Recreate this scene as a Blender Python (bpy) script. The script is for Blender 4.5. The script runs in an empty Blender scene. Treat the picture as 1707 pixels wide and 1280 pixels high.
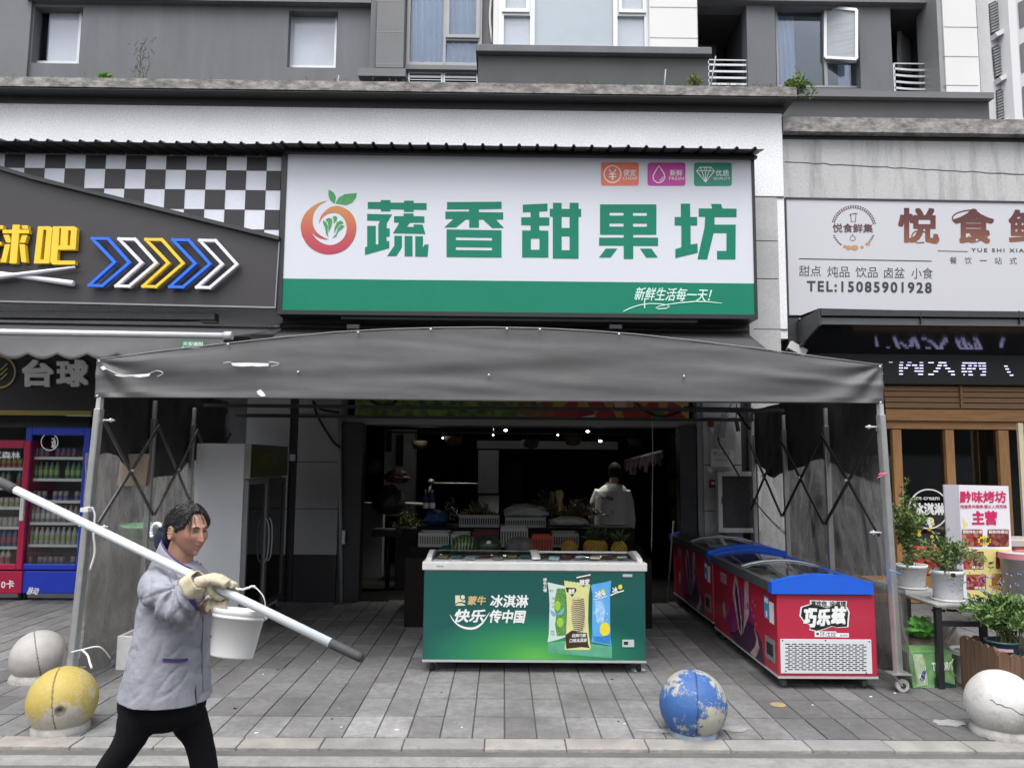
import bpy, bmesh, math, random
from mathutils import Vector, Matrix, noise
from mathutils.geometry import tessellate_polygon
random.seed(7)
rad = math.radians
SC = bpy.context.scene
COL = SC.collection

# ------------------------------------------------------------------ camera
CAM_H = 1.71
F_PX, PITCH, YAW, ROLL = 1280.0, 0.100425, 0.010383, 0.008245   # focal length for a 1707 px wide frame
def _basis():
    cp, sp, cy, sy = math.cos(PITCH), math.sin(PITCH), math.cos(YAW), math.sin(YAW)
    fwd = Vector((sy*cp, cy*cp, sp)); right = Vector((cy, -sy, 0)); up = right.cross(fwd)
    cr, sr = math.cos(ROLL), math.sin(ROLL)
    return right*cr + up*sr, up*cr - right*sr, fwd
CR, CU, CF = _basis()
CAM = Vector((0, 0, CAM_H))
cd = bpy.data.cameras.new('camera'); cam = bpy.data.objects.new('camera', cd); COL.objects.link(cam)
cd.sensor_width = 36; cd.sensor_fit = 'HORIZONTAL'; cd.lens = F_PX/1707*36
cd.clip_start = 0.05; cd.clip_end = 500
cam.matrix_world = Matrix(((CR.x, CU.x, -CF.x, 0), (CR.y, CU.y, -CF.y, 0), (CR.z, CU.z, -CF.z, CAM_H), (0, 0, 0, 1)))
SC.camera = cam

# ------------------------------------------------------------------ daylight (overcast)
SUN_EL, SUN_ROT = rad(66), rad(195)
w = bpy.data.worlds.new('World'); SC.world = w; w.use_nodes = True
nt = w.node_tree; nt.nodes.clear()
sky = nt.nodes.new('ShaderNodeTexSky'); sky.sky_type = 'NISHITA'; sky.sun_disc = False
sky.sun_elevation = SUN_EL; sky.sun_rotation = SUN_ROT; sky.air_density = 1.0; sky.dust_density = 4.0; sky.ozone_density = 1.0
hs = nt.nodes.new('ShaderNodeHueSaturation'); hs.inputs['Saturation'].default_value = 0.30
bg = nt.nodes.new('ShaderNodeBackground'); bg.inputs['Strength'].default_value = 0.15
wo = nt.nodes.new('ShaderNodeOutputWorld')
nt.links.new(sky.outputs[0], hs.inputs['Color']); nt.links.new(hs.outputs[0], bg.inputs[0]); nt.links.new(bg.outputs[0], wo.inputs[0])
sl = bpy.data.lights.new('sun', 'SUN'); sl.energy = 1.1; sl.angle = rad(50); sl.color = (1.0, 0.985, 0.96)
so = bpy.data.objects.new('sun', sl); COL.objects.link(so)
# sun direction: behind the camera, high; sky sun_rotation is measured from +Y clockwise
sd = Vector((math.sin(SUN_ROT)*math.cos(SUN_EL), math.cos(SUN_ROT)*math.cos(SUN_EL), math.sin(SUN_EL)))
so.rotation_euler = sd.to_track_quat('Z', 'Y').to_euler()
SC.view_settings.view_transform = 'Standard'; SC.view_settings.look = 'None'
SC.view_settings.exposure = 0.98; SC.view_settings.gamma = 1.0
SC.cycles.use_denoising = True
SC.cycles.max_bounces = 8; SC.cycles.transparent_max_bounces = 24
SC.cycles.sample_clamp_indirect = 6.0

# ------------------------------------------------------------------ measuring helpers: a point of the photo (1707 px wide) on a plane of the place
def ray(px, py):
    return CR*((px-853.5)/F_PX) - CU*((py-640)/F_PX) + CF
def P(px, py, Y):
    d = ray(px, py); return CAM + d*(Y/d.y)
def PX(px, py, X):
    d = ray(px, py); return CAM + d*(X/d.x)
def G(px, py, z=0.0):
    d = ray(px, py); return CAM + d*((z-CAM_H)/d.z)
V = Vector
XA, YA, ZA = V((1,0,0)), V((0,1,0)), V((0,0,1))

# ------------------------------------------------------------------ materials
def _n(t, kind, **kw):
    n = t.nodes.new(kind)
    for k, v in kw.items(): setattr(n, k, v)
    return n
def mat(name, col, rough=0.6, metal=0.0, var=0.0, vscale=6.0, bump=0.0, bscale=80.0, dirt=None, damt=0.5, dscale=3.0, spec=0.5,
        emit=None, estr=1.0, coat=0.0, attr=None, stretch=None, dpos=0.5, dsoft=0.12):
    """var = lightness variation, dirt = a second colour in patches, attr = a face colour attribute that multiplies the base"""
    m = bpy.data.materials.new(name); m.use_nodes = True
    t = m.node_tree; b = t.nodes['Principled BSDF']; L = t.links.new
    b.inputs['Roughness'].default_value = rough; b.inputs['Metallic'].default_value = metal
    b.inputs['Specular IOR Level'].default_value = spec
    b.inputs['Coat Weight'].default_value = coat
    c4 = (*col, 1); b.inputs['Base Color'].default_value = c4
    out = None
    if var or bump or dirt:
        tc = _n(t, 'ShaderNodeTexCoord'); src = tc.outputs['Object']
        if stretch:
            mp = _n(t, 'ShaderNodeMapping'); mp.inputs['Scale'].default_value = stretch; L(src, mp.inputs[0]); src = mp.outputs[0]
    if var:
        nz = _n(t, 'ShaderNodeTexNoise'); nz.inputs['Scale'].default_value = vscale; nz.inputs['Detail'].default_value = 6; nz.inputs['Roughness'].default_value = 0.65
        L(src, nz.inputs['Vector'])
        mr = _n(t, 'ShaderNodeMapRange'); mr.inputs[1].default_value = 0.25; mr.inputs[2].default_value = 0.75
        mr.inputs[3].default_value = 1-var; mr.inputs[4].default_value = 1+var; L(nz.outputs[0], mr.inputs[0])
        mx = _n(t, 'ShaderNodeMix', data_type='RGBA', blend_type='MULTIPLY'); mx.inputs[0].default_value = 1
        mx.inputs[6].default_value = c4; L(mr.outputs[0], mx.inputs[7]); out = mx.outputs[2]
    if attr:
        at = _n(t, 'ShaderNodeAttribute', attribute_name=attr)
        mx = _n(t, 'ShaderNodeMix', data_type='RGBA', blend_type='MULTIPLY'); mx.inputs[0].default_value = 1
        if out is None: mx.inputs[6].default_value = c4
        else: L(out, mx.inputs[6])
        L(at.outputs['Color'], mx.inputs[7]); out = mx.outputs[2]
    if dirt:
        nz = _n(t, 'ShaderNodeTexNoise'); nz.inputs['Scale'].default_value = dscale; nz.inputs['Detail'].default_value = 9; nz.inputs['Roughness'].default_value = 0.7
        L(src, nz.inputs['Vector'])
        mr = _n(t, 'ShaderNodeMapRange'); mr.inputs[1].default_value = dpos-dsoft; mr.inputs[2].default_value = dpos+dsoft
        mr.inputs[3].default_value = 0; mr.inputs[4].default_value = damt; L(nz.outputs[0], mr.inputs[0])
        mx = _n(t, 'ShaderNodeMix', data_type='RGBA'); L(mr.outputs[0], mx.inputs[0])
        if out is None: mx.inputs[6].default_value = c4
        else: L(out, mx.inputs[6])
        mx.inputs[7].default_value = (*dirt, 1); out = mx.outputs[2]
    if out is not None: L(out, b.inputs['Base Color'])
    if bump:
        nz = _n(t, 'ShaderNodeTexNoise'); nz.inputs['Scale'].default_value = bscale; nz.inputs['Detail'].default_value = 4
        L(src, nz.inputs['Vector'])
        bp = _n(t, 'ShaderNodeBump'); bp.inputs['Strength'].default_value = bump; bp.inputs['Distance'].default_value = 0.01
        L(nz.outputs[0], bp.inputs['Height']); L(bp.outputs[0], b.inputs['Normal'])
    if emit:
        b.inputs['Emission Color'].default_value = (*emit, 1); b.inputs['Emission Strength'].default_value = estr
    return m
def glass(name, tint=(1,1,1), alpha=0.35, rough=0.03, refl=(0.9,0.9,0.9), fres=1.5):
    """a thin pane: clear tinted sheet plus its mirror reflection"""
    m = bpy.data.materials.new(name); m.use_nodes = True; t = m.node_tree; t.nodes.clear(); L = t.links.new
    o = _n(t, 'ShaderNodeOutputMaterial'); tr = _n(t, 'ShaderNodeBsdfTransparent'); tr.inputs[0].default_value = (*[c*(1-alpha) for c in tint], 1)
    gl = _n(t, 'ShaderNodeBsdfGlossy'); gl.inputs['Roughness'].default_value = rough; gl.inputs[0].default_value = (*refl, 1)
    fr = _n(t, 'ShaderNodeFresnel'); fr.inputs[0].default_value = fres
    mx = _n(t, 'ShaderNodeMixShader'); L(fr.outputs[0], mx.inputs[0]); L(tr.outputs[0], mx.inputs[1]); L(gl.outputs[0], mx.inputs[2]); L(mx.outputs[0], o.inputs[0])
    return m
def film(name, col, clear=0.55, rough=0.25, scale=3.0, lo=0.25):
    """cloudy soft PVC: see-through in places, dusty in others"""
    m = bpy.data.materials.new(name); m.use_nodes = True; t = m.node_tree; L = t.links.new
    b = t.nodes['Principled BSDF']; o = t.nodes['Material Output']
    b.inputs['Base Color'].default_value = (*col, 1); b.inputs['Roughness'].default_value = rough
    tr = _n(t, 'ShaderNodeBsdfTransparent'); tr.inputs[0].default_value = (0.85, 0.86, 0.85, 1)
    tc = _n(t, 'ShaderNodeTexCoord'); mp = _n(t, 'ShaderNodeMapping'); mp.inputs['Scale'].default_value = (1, 2.2, 0.8)
    nz = _n(t, 'ShaderNodeTexNoise'); nz.inputs['Scale'].default_value = scale; nz.inputs['Detail'].default_value = 7; nz.inputs['Roughness'].default_value = 0.62
    nz.inputs['Distortion'].default_value = 1.0
    L(tc.outputs['Object'], mp.inputs[0]); L(mp.outputs[0], nz.inputs['Vector'])
    mr = _n(t, 'ShaderNodeMapRange'); mr.inputs[1].default_value = 0.3; mr.inputs[2].default_value = 0.7; mr.inputs[3].default_value = 1-clear-lo; mr.inputs[4].default_value = 1-clear+lo
    L(nz.outputs[0], mr.inputs[0])
    tl_ = _n(t, 'ShaderNodeBsdfTranslucent'); tl_.inputs[0].default_value = (*[min(1,c*1.5) for c in col],1); mt = _n(t, 'ShaderNodeMixShader'); mt.inputs[0].default_value = 0.5; L(b.outputs[0], mt.inputs[1]); L(tl_.outputs[0], mt.inputs[2])
    mx = _n(t, 'ShaderNodeMixShader'); L(mr.outputs[0], mx.inputs[0]); L(tr.outputs[0], mx.inputs[1]); L(mt.outputs[0], mx.inputs[2]); L(mx.outputs[0], o.inputs[0])
    bp = _n(t, 'ShaderNodeBump'); bp.inputs['Strength'].default_value = 0.5; bp.inputs['Distance'].default_value = 0.03
    L(nz.outputs[0], bp.inputs['Height']); L(bp.outputs[0], b.inputs['Normal'])
    return m
def s(r, g, b):
    """an sRGB picture value 0-255 as a linear colour"""
    f = lambda c: (c/12.92 if c <= 0.04045 else ((c+0.055)/1.055)**2.4)
    return tuple(f(c/255) for c in (r, g, b))

# ------------------------------------------------------------------ mesh builder
class MB:
    def __init__(self): self.v = []; self.f = []; self.mi = []; self.cur = 0; self.sm = []; self.smooth = False; self.tint = {}
    def add(self, vs, fs, smooth=None):
        o = len(self.v); self.v += [V(p) for p in vs]
        for f in fs:
            self.f.append([i+o for i in f]); self.mi.append(self.cur); self.sm.append(self.smooth if smooth is None else smooth)
        return self
    def box(self, a, b):
        x0, y0, z0 = [min(a[i], b[i]) for i in range(3)]; x1, y1, z1 = [max(a[i], b[i]) for i in range(3)]
        return self.add([(x0,y0,z0),(x1,y0,z0),(x1,y1,z0),(x0,y1,z0),(x0,y0,z1),(x1,y0,z1),(x1,y1,z1),(x0,y1,z1)],
                        [(0,3,2,1),(4,5,6,7),(0,1,5,4),(1,2,6,5),(2,3,7,6),(3,0,4,7)], False)
    def obox(self, c, ax, ay, az):
        c, ax, ay, az = V(c), V(ax), V(ay), V(az)
        vs = [c+ax*i+ay*j+az*k for k in (-1,1) for i, j in ((-1,-1),(1,-1),(1,1),(-1,1))]
        return self.add(vs, [(0,3,2,1),(4,5,6,7),(0,1,5,4),(1,2,6,5),(2,3,7,6),(3,0,4,7)], False)
    def bar(self, p, q, w, h, up=ZA):
        p, q = V(p), V(q); d = (q-p); l = d.length; d.normalize()
        u = V(up); u = u - d*u.dot(d)
        if u.length < 1e-4: u = XA - d*XA.dot(d)
        u.normalize(); r = d.cross(u)
        return self.obox((p+q)/2, d*(l/2), r*(w/2), u*(h/2))
    def tube(self, pts, r, n=10, caps=True, smooth=True, flat=None):
        pts = [V(p) for p in pts]; m = len(pts); rr = r if isinstance(r, (list, tuple)) else [r]*m
        vs = []; ref = None
        for i in range(m):
            t = (pts[min(i+1, m-1)]-pts[max(i-1, 0)])
            if t.length < 1e-9: t = ZA.copy()
            t.normalize()
            if ref is None:
                ref = ZA if abs(t.z) < 0.9 else XA
            u = ref - t*ref.dot(t)
            if u.length < 1e-5: u = t.orthogonal()
            u.normalize(); ref = u; w_ = t.cross(u)
            a, b_ = (rr[i], rr[i]) if not isinstance(rr[i], tuple) else rr[i]
            for k in range(n):
                th = 2*math.pi*k/n; vs.append(pts[i]+u*(a*math.cos(th))+w_*(b_*math.sin(th)))
        fs = [(i*n+k, i*n+(k+1)%n, (i+1)*n+(k+1)%n, (i+1)*n+k) for i in range(m-1) for k in range(n)]
        self.add(vs, fs, smooth)
        if caps:
            o = len(self.v)-len(vs)
            self.f.append([o+k for k in range(n)][::-1]); self.mi.append(self.cur); self.sm.append(False)
            self.f.append([o+(m-1)*n+k for k in range(n)]); self.mi.append(self.cur); self.sm.append(False)
        return self
    def cyl(self, p, q, r, r2=None, n=16, caps=True): return self.tube([p, q], [r, r if r2 is None else r2], n, caps)
    def lathe(self, prof, c, n=24, axis=ZA, smooth=True, squash=1.0):
        c = V(c); a = V(axis).normalized(); u = a.orthogonal().normalized(); w_ = a.cross(u)
        vs = [c+a*z+(u*math.cos(2*math.pi*k/n)+w_*math.sin(2*math.pi*k/n))*r for r, z in prof for k in range(n)]
        fs = [(i*n+k, i*n+(k+1)%n, (i+1)*n+(k+1)%n, (i+1)*n+k) for i in range(len(prof)-1) for k in range(n)]
        return self.add(vs, fs, smooth)
    def poly(self, pts, holes=(), depth=None, smooth=False):
        """a flat polygon (with holes) given as 3-D points, extruded by the vector depth"""
        loops = [[V(p) for p in pts]]+[[V(p) for p in h] for h in holes]
        flat = [p for l in loops for p in l]; tris = tessellate_polygon(loops)
        nn = V((0,0,0))
        L0 = loops[0]
        for i in range(len(L0)): nn += L0[i].cross(L0[(i+1) % len(L0)])
        tt = []
        for a, b, c in tris:
            g = (flat[b]-flat[a]).cross(flat[c]-flat[a])
            tt.append((a, b, c) if g.dot(nn) >= 0 else (a, c, b))
        self.add(flat, tt, smooth)
        if depth is not None:
            d = V(depth); k = len(flat)
            self.add([p+d for p in flat], [t[::-1] for t in tt], smooth)
            o = len(self.v)-2*k; i0 = 0
            for l in loops:
                m = len(l)
                for i in range(m):
                    self.f.append([o+i0+i, o+i0+(i+1) % m, o+k+i0+(i+1) % m, o+k+i0+i]); self.mi.append(self.cur); self.sm.append(smooth)
                i0 += m
        return self
    def ell(self, c, rx, ry, rz, n=16, m=10, rot=None):
        c = V(c); vs = []; fs = []
        for i in range(m+1):
            ph = math.pi*i/m
            for k in range(n):
                th = 2*math.pi*k/n
                p = V((rx*math.sin(ph)*math.cos(th), ry*math.sin(ph)*math.sin(th), rz*math.cos(ph)))
                if rot is not None: p = rot @ p
                vs.append(c+p)
        fs = [(i*n+k, (i+1)*n+k, (i+1)*n+(k+1) % n, i*n+(k+1) % n) for i in range(m) for k in range(n)]
        return self.add(vs, fs, True)
    def grid(self, fn, nu, nv, smooth=True, wrap=False):
        vs = [fn(i/nu, j/nv) for j in range(nv+1) for i in range(nu+1)]
        fs = [(j*(nu+1)+i, j*(nu+1)+i+1, (j+1)*(nu+1)+i+1, (j+1)*(nu+1)+i) for j in range(nv) for i in range(nu)]
        return self.add(vs, fs, smooth)
    def quad(self, a, b, c, d): return self.add([a, b, c, d], [(0,1,2,3)], False)
    def build(self, name, m, parent=None, bevel=0.0, segs=2, solid=0.0, sub=0):
        if parent is not None: o0 = parent.get('_base') or None
        if parent is not None:
            org = V(parent['_org'])
        else:
            xs = [p.x for p in self.v]; ys = [p.y for p in self.v]; zs = [p.z for p in self.v]
            org = V(((min(xs)+max(xs))/2, (min(ys)+max(ys))/2, min(zs)))
        me = bpy.data.meshes.new(name)
        me.from_pydata([p-org for p in self.v], [], self.f)
        mats = m if isinstance(m, (list, tuple)) else [m]
        for k in mats: me.materials.append(k)
        me.polygons.foreach_set('material_index', [min(i, len(mats)-1) for i in self.mi])
        me.polygons.foreach_set('use_smooth', self.sm)
        me.validate(); me.update()
        o = bpy.data.objects.new(name, me); COL.objects.link(o)
        if parent is None: o.location = org
        else: o.parent = parent
        o['_org'] = tuple(org)
        if solid:
            md = o.modifiers.new('solid', 'SOLIDIFY'); md.thickness = solid; md.offset = 0
        if bevel:
            md = o.modifiers.new('bevel', 'BEVEL'); md.width = bevel; md.segments = segs; md.limit_method = 'ANGLE'; md.angle_limit = rad(40)
        if sub:
            md = o.modifiers.new('sub', 'SUBSURF'); md.levels = sub; md.render_levels = sub
        return o
def tag(o, label, cat, group=None, kind=None):
    o['label'] = label; o['category'] = cat
    if group: o['group'] = group
    if kind: o['kind'] = kind
    return o
def struct(o, kind='structure'): o['kind'] = kind; return o
def thing(name, label, cat, loc, group=None):
    o = bpy.data.objects.new(name, None); COL.objects.link(o); o.location = V(loc); o['_org'] = tuple(V(loc)); o.empty_display_size = 0.1
    return tag(o, label, cat, group)
def copy_thing(src, delta, label=None):
    r = src.copy(); COL.objects.link(r); r.location = src.location + V(delta)
    def rec(a, b):
        for ch in [c for c in COL.objects if c.parent == a]:
            d = ch.copy(); COL.objects.link(d); d.parent = b; rec(ch, d)
    rec(src, r)
    if label: r['label'] = label
    return r
def bake(o):
    """apply an object's modifiers into its mesh"""
    dg = bpy.context.evaluated_depsgraph_get(); dg.update()
    me = bpy.data.meshes.new_from_object(o.evaluated_get(dg)); old = o.data; o.modifiers.clear(); o.data = me
    return o
def setcol(o, fn, name='tint'):
    """a colour per face corner from a function of the local position"""
    me = o.data; at = me.color_attributes.new(name, 'FLOAT_COLOR', 'POINT')
    for i, v_ in enumerate(me.vertices): at.data[i].color = (*fn(v_.co), 1)
_tc = {}
def glyphs(txt, bold=0.0, shear=0.0, space=1.0, res=3):
    """the outline of a line of writing as flat triangles in the unit box"""
    key = (txt, shear, space, res)
    if key not in _tc:
        c = bpy.data.curves.new('t', 'FONT'); c.body = txt; c.size = 1; c.shear = shear; c.space_character = space; c.resolution_u = res
        o = bpy.data.objects.new('t', c); COL.objects.link(o)
        dg = bpy.context.evaluated_depsgraph_get(); dg.update()
        me = bpy.data.meshes.new_from_object(o.evaluated_get(dg))
        vs = [(v_.co.x, v_.co.y) for v_ in me.vertices]; fs = [list(p.vertices) for p in me.polygons]
        bpy.data.objects.remove(o); bpy.data.curves.remove(c); bpy.data.meshes.remove(me)
        _tc[key] = (vs, fs)
    return _tc[key]
def write(mb, txt, tl, tr, br, bl, off=0.003, bold=0.0, depth=0.0, shear=0.0, space=1.0, out=None):
    """lay a line of writing into the quadrilateral tl-tr-br-bl, standing off it by off along its normal; bold in units of the box height"""
    vs, fs = glyphs(txt, 0, shear, space)
    if not vs: return mb
    tl, tr, br, bl = V(tl), V(tr), V(br), V(bl)
    x0 = min(p[0] for p in vs); x1 = max(p[0] for p in vs); y0 = min(p[1] for p in vs); y1 = max(p[1] for p in vs)
    nrm = (tr-bl).cross(tl-br).normalized() if out is None else V(out).normalized()
    h = (tl-bl).length; wd = (tr-tl).length
    shifts = [(0,0)] if not bold else [(0,0),(1,1),(-1,1),(1,-1),(-1,-1),(1,0),(-1,0),(0,1),(0,-1)]
    for k, (sx, sy) in enumerate(shifts):
        bu = bold*h/wd; bv = bold
        def mp(p):
            u = (p[0]-x0)/(x1-x0 or 1); v_ = (p[1]-y0)/(y1-y0 or 1)
            u = bu + u*(1-2*bu) + sx*bu; v_ = bv + v_*(1-2*bv) + sy*bv
            return (bl*(1-u)+br*u)*(1-v_)+(tl*(1-u)+tr*u)*v_ + nrm*(off+depth+0.00025*k)
        pts = [mp(p) for p in vs]
        ff = []
        for f in fs:
            a, b, c = pts[f[0]], pts[f[1]], pts[f[2]]
            ff.append(f if (b-a).cross(c-a).dot(nrm) >= 0 else f[::-1])
        mb.add(pts, ff, False)
        if depth:
            ed = {}
            for f in ff:
                for i in range(len(f)):
                    e = (f[i], f[(i+1) % len(f)]); ed[e] = 1
            rim = [e for e in ed if (e[1], e[0]) not in ed]
            o = len(mb.v); mb.v += [p-nrm*depth for p in pts]
            for a, b in rim:
                mb.f.append([o-len(pts)+b, o-len(pts)+a, o+a, o+b]); mb.mi.append(mb.cur); mb.sm.append(False)
    return mb
def writepx(mb, txt, x0, y0, x1, y1, Y, off=0.003, tilt=0.011, **kw):
    """writing that fills a photo rectangle on the plane at depth Y (tilt = how far the line falls to the right)"""
    d = (x1-x0)*tilt/2
    return write(mb, txt, P(x0, y0-d, Y), P(x1, y0+d, Y), P(x1, y1+d, Y), P(x0, y1-d, Y), off, **kw)
def smooth_path(pts, k=6):
    """Catmull-Rom through the points"""
    pts = [V(p) for p in pts]; out = []
    for i in range(len(pts)-1):
        a, b, c, d = pts[max(i-1,0)], pts[i], pts[i+1], pts[min(i+2, len(pts)-1)]
        for j in range(k):
            t = j/k; out.append(0.5*((2*b)+(c-a)*t+(2*a-5*b+4*c-d)*t*t+(3*b-a-3*c+d)*t**3))
    return out+[pts[-1]]
def RC(px0, py0, px1, py1, Y):
    """world x0, x1, z0, z1 of a photo rectangle on the plane at depth Y"""
    ym, xm = (py0+py1)/2, (px0+px1)/2
    return P(px0, ym, Y).x, P(px1, ym, Y).x, P(xm, py1, Y).z, P(xm, py0, Y).z
def rbox(mb, px0, py0, px1, py1, Y, d):
    """a box whose front face fills the photo rectangle at depth Y and that goes back by d"""
    x0, x1, z0, z1 = RC(px0, py0, px1, py1, Y); mb.box((x0, Y, z0), (x1, Y+d, z1)); return mb

# ------------------------------------------------------------------ shared materials
M_granite = mat('granite', (0.80,0.81,0.825), 0.75, var=0.30, vscale=50, bump=0.25, bscale=90, dirt=(0.66,0.66,0.67), damt=0.35, dscale=1.2)
M_granite_old = mat('granite_old', (0.46,0.46,0.46), 0.8, var=0.28, vscale=70, bump=0.25, bscale=120, dirt=(0.07,0.07,0.07), damt=0.75, dscale=1.6, stretch=(2.2,1,0.35), dpos=0.62, dsoft=0.14)
M_concrete = mat('weathered_concrete', (0.33,0.31,0.30), 0.9, var=0.4, vscale=9, bump=0.5, bscale=40, dirt=(0.07,0.07,0.065), damt=0.8, dscale=5, stretch=(1.2,1,2.5), dpos=0.5)
M_paint_dark = mat('dark_grey_paint', (0.125,0.130,0.142), 0.7, var=0.16, vscale=2.0, bump=0.08, bscale=200, stretch=(1.5,1,0.3), dirt=(0.075,0.078,0.085), damt=0.35, dscale=1.4, dpos=0.58)
M_frieze = mat('frieze_paint', (0.06,0.061,0.064), 0.7, var=0.12, vscale=3)
M_paint_mid = mat('mid_grey_tile', (0.135,0.138,0.145), 0.6, var=0.10, vscale=2.0)
M_white_tile = mat('white_wall_tile', (0.66,0.655,0.65), 0.5, var=0.05, vscale=4, dirt=(0.5,0.47,0.44), damt=0.25, dscale=2, stretch=(1,1,0.4))
M_joint = mat('joint', (0.10,0.10,0.10), 0.9)
M_black = mat('black_metal', (0.018,0.018,0.02), 0.45, var=0.2, vscale=5)
M_dkmetal = mat('dark_metal', (0.045,0.047,0.05), 0.45, metal=0.3, var=0.2, vscale=8)
M_alu = mat('aluminium_frame', (0.55,0.56,0.58), 0.4, metal=0.4, var=0.06)
M_alu_grey = mat('grey_frame', (0.26,0.265,0.27), 0.45, metal=0.3, var=0.08)
M_steel = mat('galvanised_steel', (0.50,0.51,0.51), 0.34, metal=0.7, var=0.12, vscale=14, dirt=(0.33,0.32,0.30), damt=0.35, dscale=9)
M_window = glass('window_glass', (0.93,0.96,1.0), 0.08, 0.02, (0.8,0.85,0.9), 1.6)
M_shopglass = glass('shop_glass', (0.6,0.62,0.6), 0.4, 0.03, (0.9,0.9,0.9), 1.9)
M_curtain = mat('blue_curtain', (0.78,0.88,1.0), 0.8, var=0.08, vscale=5)
M_room = mat('dim_room', (0.10,0.11,0.12), 0.9)
M_blind = mat('blind_pane', (0.33,0.35,0.38), 0.5, var=0.15, vscale=6, spec=0.25, stretch=(0.2,1,4))
M_pane_solid = mat('sky_reflection_pane', (0.42,0.46,0.52), 0.12, var=0.14, vscale=1.5, spec=0.8)  # opaque pane, pale cloudy sky reflection put into its colour

# ------------------------------------------------------------------ ground
M_ground = mat('ground_earth', (0.09,0.09,0.088), 0.95, var=0.2)
M_road = mat('asphalt', (0.13,0.127,0.123), 0.92, var=0.35, vscale=160, bump=0.6, bscale=220, dirt=(0.075,0.075,0.072), damt=0.6, dscale=2.5)
M_line = mat('road_paint', (0.27,0.265,0.26), 0.8, var=0.18, vscale=60, dirt=(0.16,0.155,0.15), damt=0.7, dscale=7, dpos=0.52, bump=0.2, bscale=150)
M_kerb = mat('kerb_stone', (0.285,0.278,0.268), 0.85, var=0.34, vscale=14, bump=0.7, bscale=45, dirt=(0.17,0.165,0.16), damt=0.8, dscale=7, dpos=0.53, attr='tint')
M_tile = mat('paving_tile', (0.210,0.208,0.210), 0.78, var=0.30, vscale=16, bump=0.35, bscale=90, dirt=(0.075,0.073,0.07), damt=0.8, dscale=1.7, attr='tint', dpos=0.56, dsoft=0.16)
ROADZ = -0.02
struct(MB().quad((-200,-200,-0.2),(200,-200,-0.2),(200,200,-0.2),(-200,200,-0.2)).build('ground', M_ground))
struct(MB().quad((-60,-12,ROADZ),(60,-12,ROADZ),(60,4.80,ROADZ),(-60,4.80,ROADZ)).build('road', M_road))
ya, yb = G(700,1262,ROADZ).y, G(700,1277,ROADZ).y
mb = MB(); yb = ya-0.15
mb.box((-30,yb,ROADZ+0.0005),(30,ya,ROADZ+0.004))
struct(mb.build('edge_line', M_line))
mb = MB(); tints = []
x = -16.0+0.094
rng = random.Random(3)
mb.box((-60,4.80,-0.19),(60,4.968,-0.012))
nb = len(mb.v); k = 0
while x < 16:
    g = 0.006; j = rng.uniform(-0.002,0.002)
    mb.box((x+g/2,4.794+j,-0.10),(x+0.494-g/2,4.965,0.001+rng.uniform(-0.002,0.002)))
    x += 0.494
kerb = struct(mb.build('kerb', M_kerb, bevel=0.007))
kt = [rng.choice([(1,1,1),(1.1,1.08,1.02),(0.9,0.9,0.92),(1.12,1.05,1.0),(1.02,1,0.95)]) for _ in range(200)]
me = kerb.data; at = me.color_attributes.new('tint','FLOAT_COLOR','POINT')
for i in range(len(me.vertices)): at.data[i].color = (*((0.35,0.35,0.35) if i < 8 else kt[(i-8)//8]), 1)
mb = MB(); tl = []
TX0 = 0.024
rows = [4.972]+[4.972+0.394*i for i in range(1,13)]
mb.box((-30,4.966,-0.19),(30,9.60,-0.008))
for i in range(len(rows)-1):
    y0, y1 = rows[i], rows[i+1]
    for kx in range(-60, 60):
        x0 = TX0+kx*0.202; g = 0.0028; dz = rng.uniform(-0.0022,0.0022)
        a, b = x0+g, x0+0.202-g; c, d = y0+g*1.5, y1-g*1.5
        s1, s2 = rng.uniform(-0.001,0.001), rng.uniform(-0.001,0.001)
        e = 0.003
        mb.add([(a,c,-0.012),(b,c,-0.012),(b,d,-0.012),(a,d,-0.012),(a+e,c+e,dz+s1),(b-e,c+e,dz-s1),(b-e,d-e,dz+s2),(a+e,d-e,dz-s2)],
               [(0,1,5,4),(1,2,6,5),(2,3,7,6),(3,0,4,7),(4,5,6,7)], False)
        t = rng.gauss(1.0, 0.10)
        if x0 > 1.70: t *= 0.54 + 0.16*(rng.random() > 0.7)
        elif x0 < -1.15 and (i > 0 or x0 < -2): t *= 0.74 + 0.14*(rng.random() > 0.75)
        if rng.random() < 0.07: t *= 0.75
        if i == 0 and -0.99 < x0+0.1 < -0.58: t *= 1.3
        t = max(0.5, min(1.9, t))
        wob = rng.uniform(-0.02,0.02)
        tl.append((t*(1+wob*0.5), t, t*(1-wob*0.5)))
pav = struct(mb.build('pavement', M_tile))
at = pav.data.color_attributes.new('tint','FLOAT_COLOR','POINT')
for i in range(len(pav.data.vertices)): at.data[i].color = (0.30,0.29,0.28,1) if i < 8 else (*tl[(i-8)//8],1)

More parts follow.
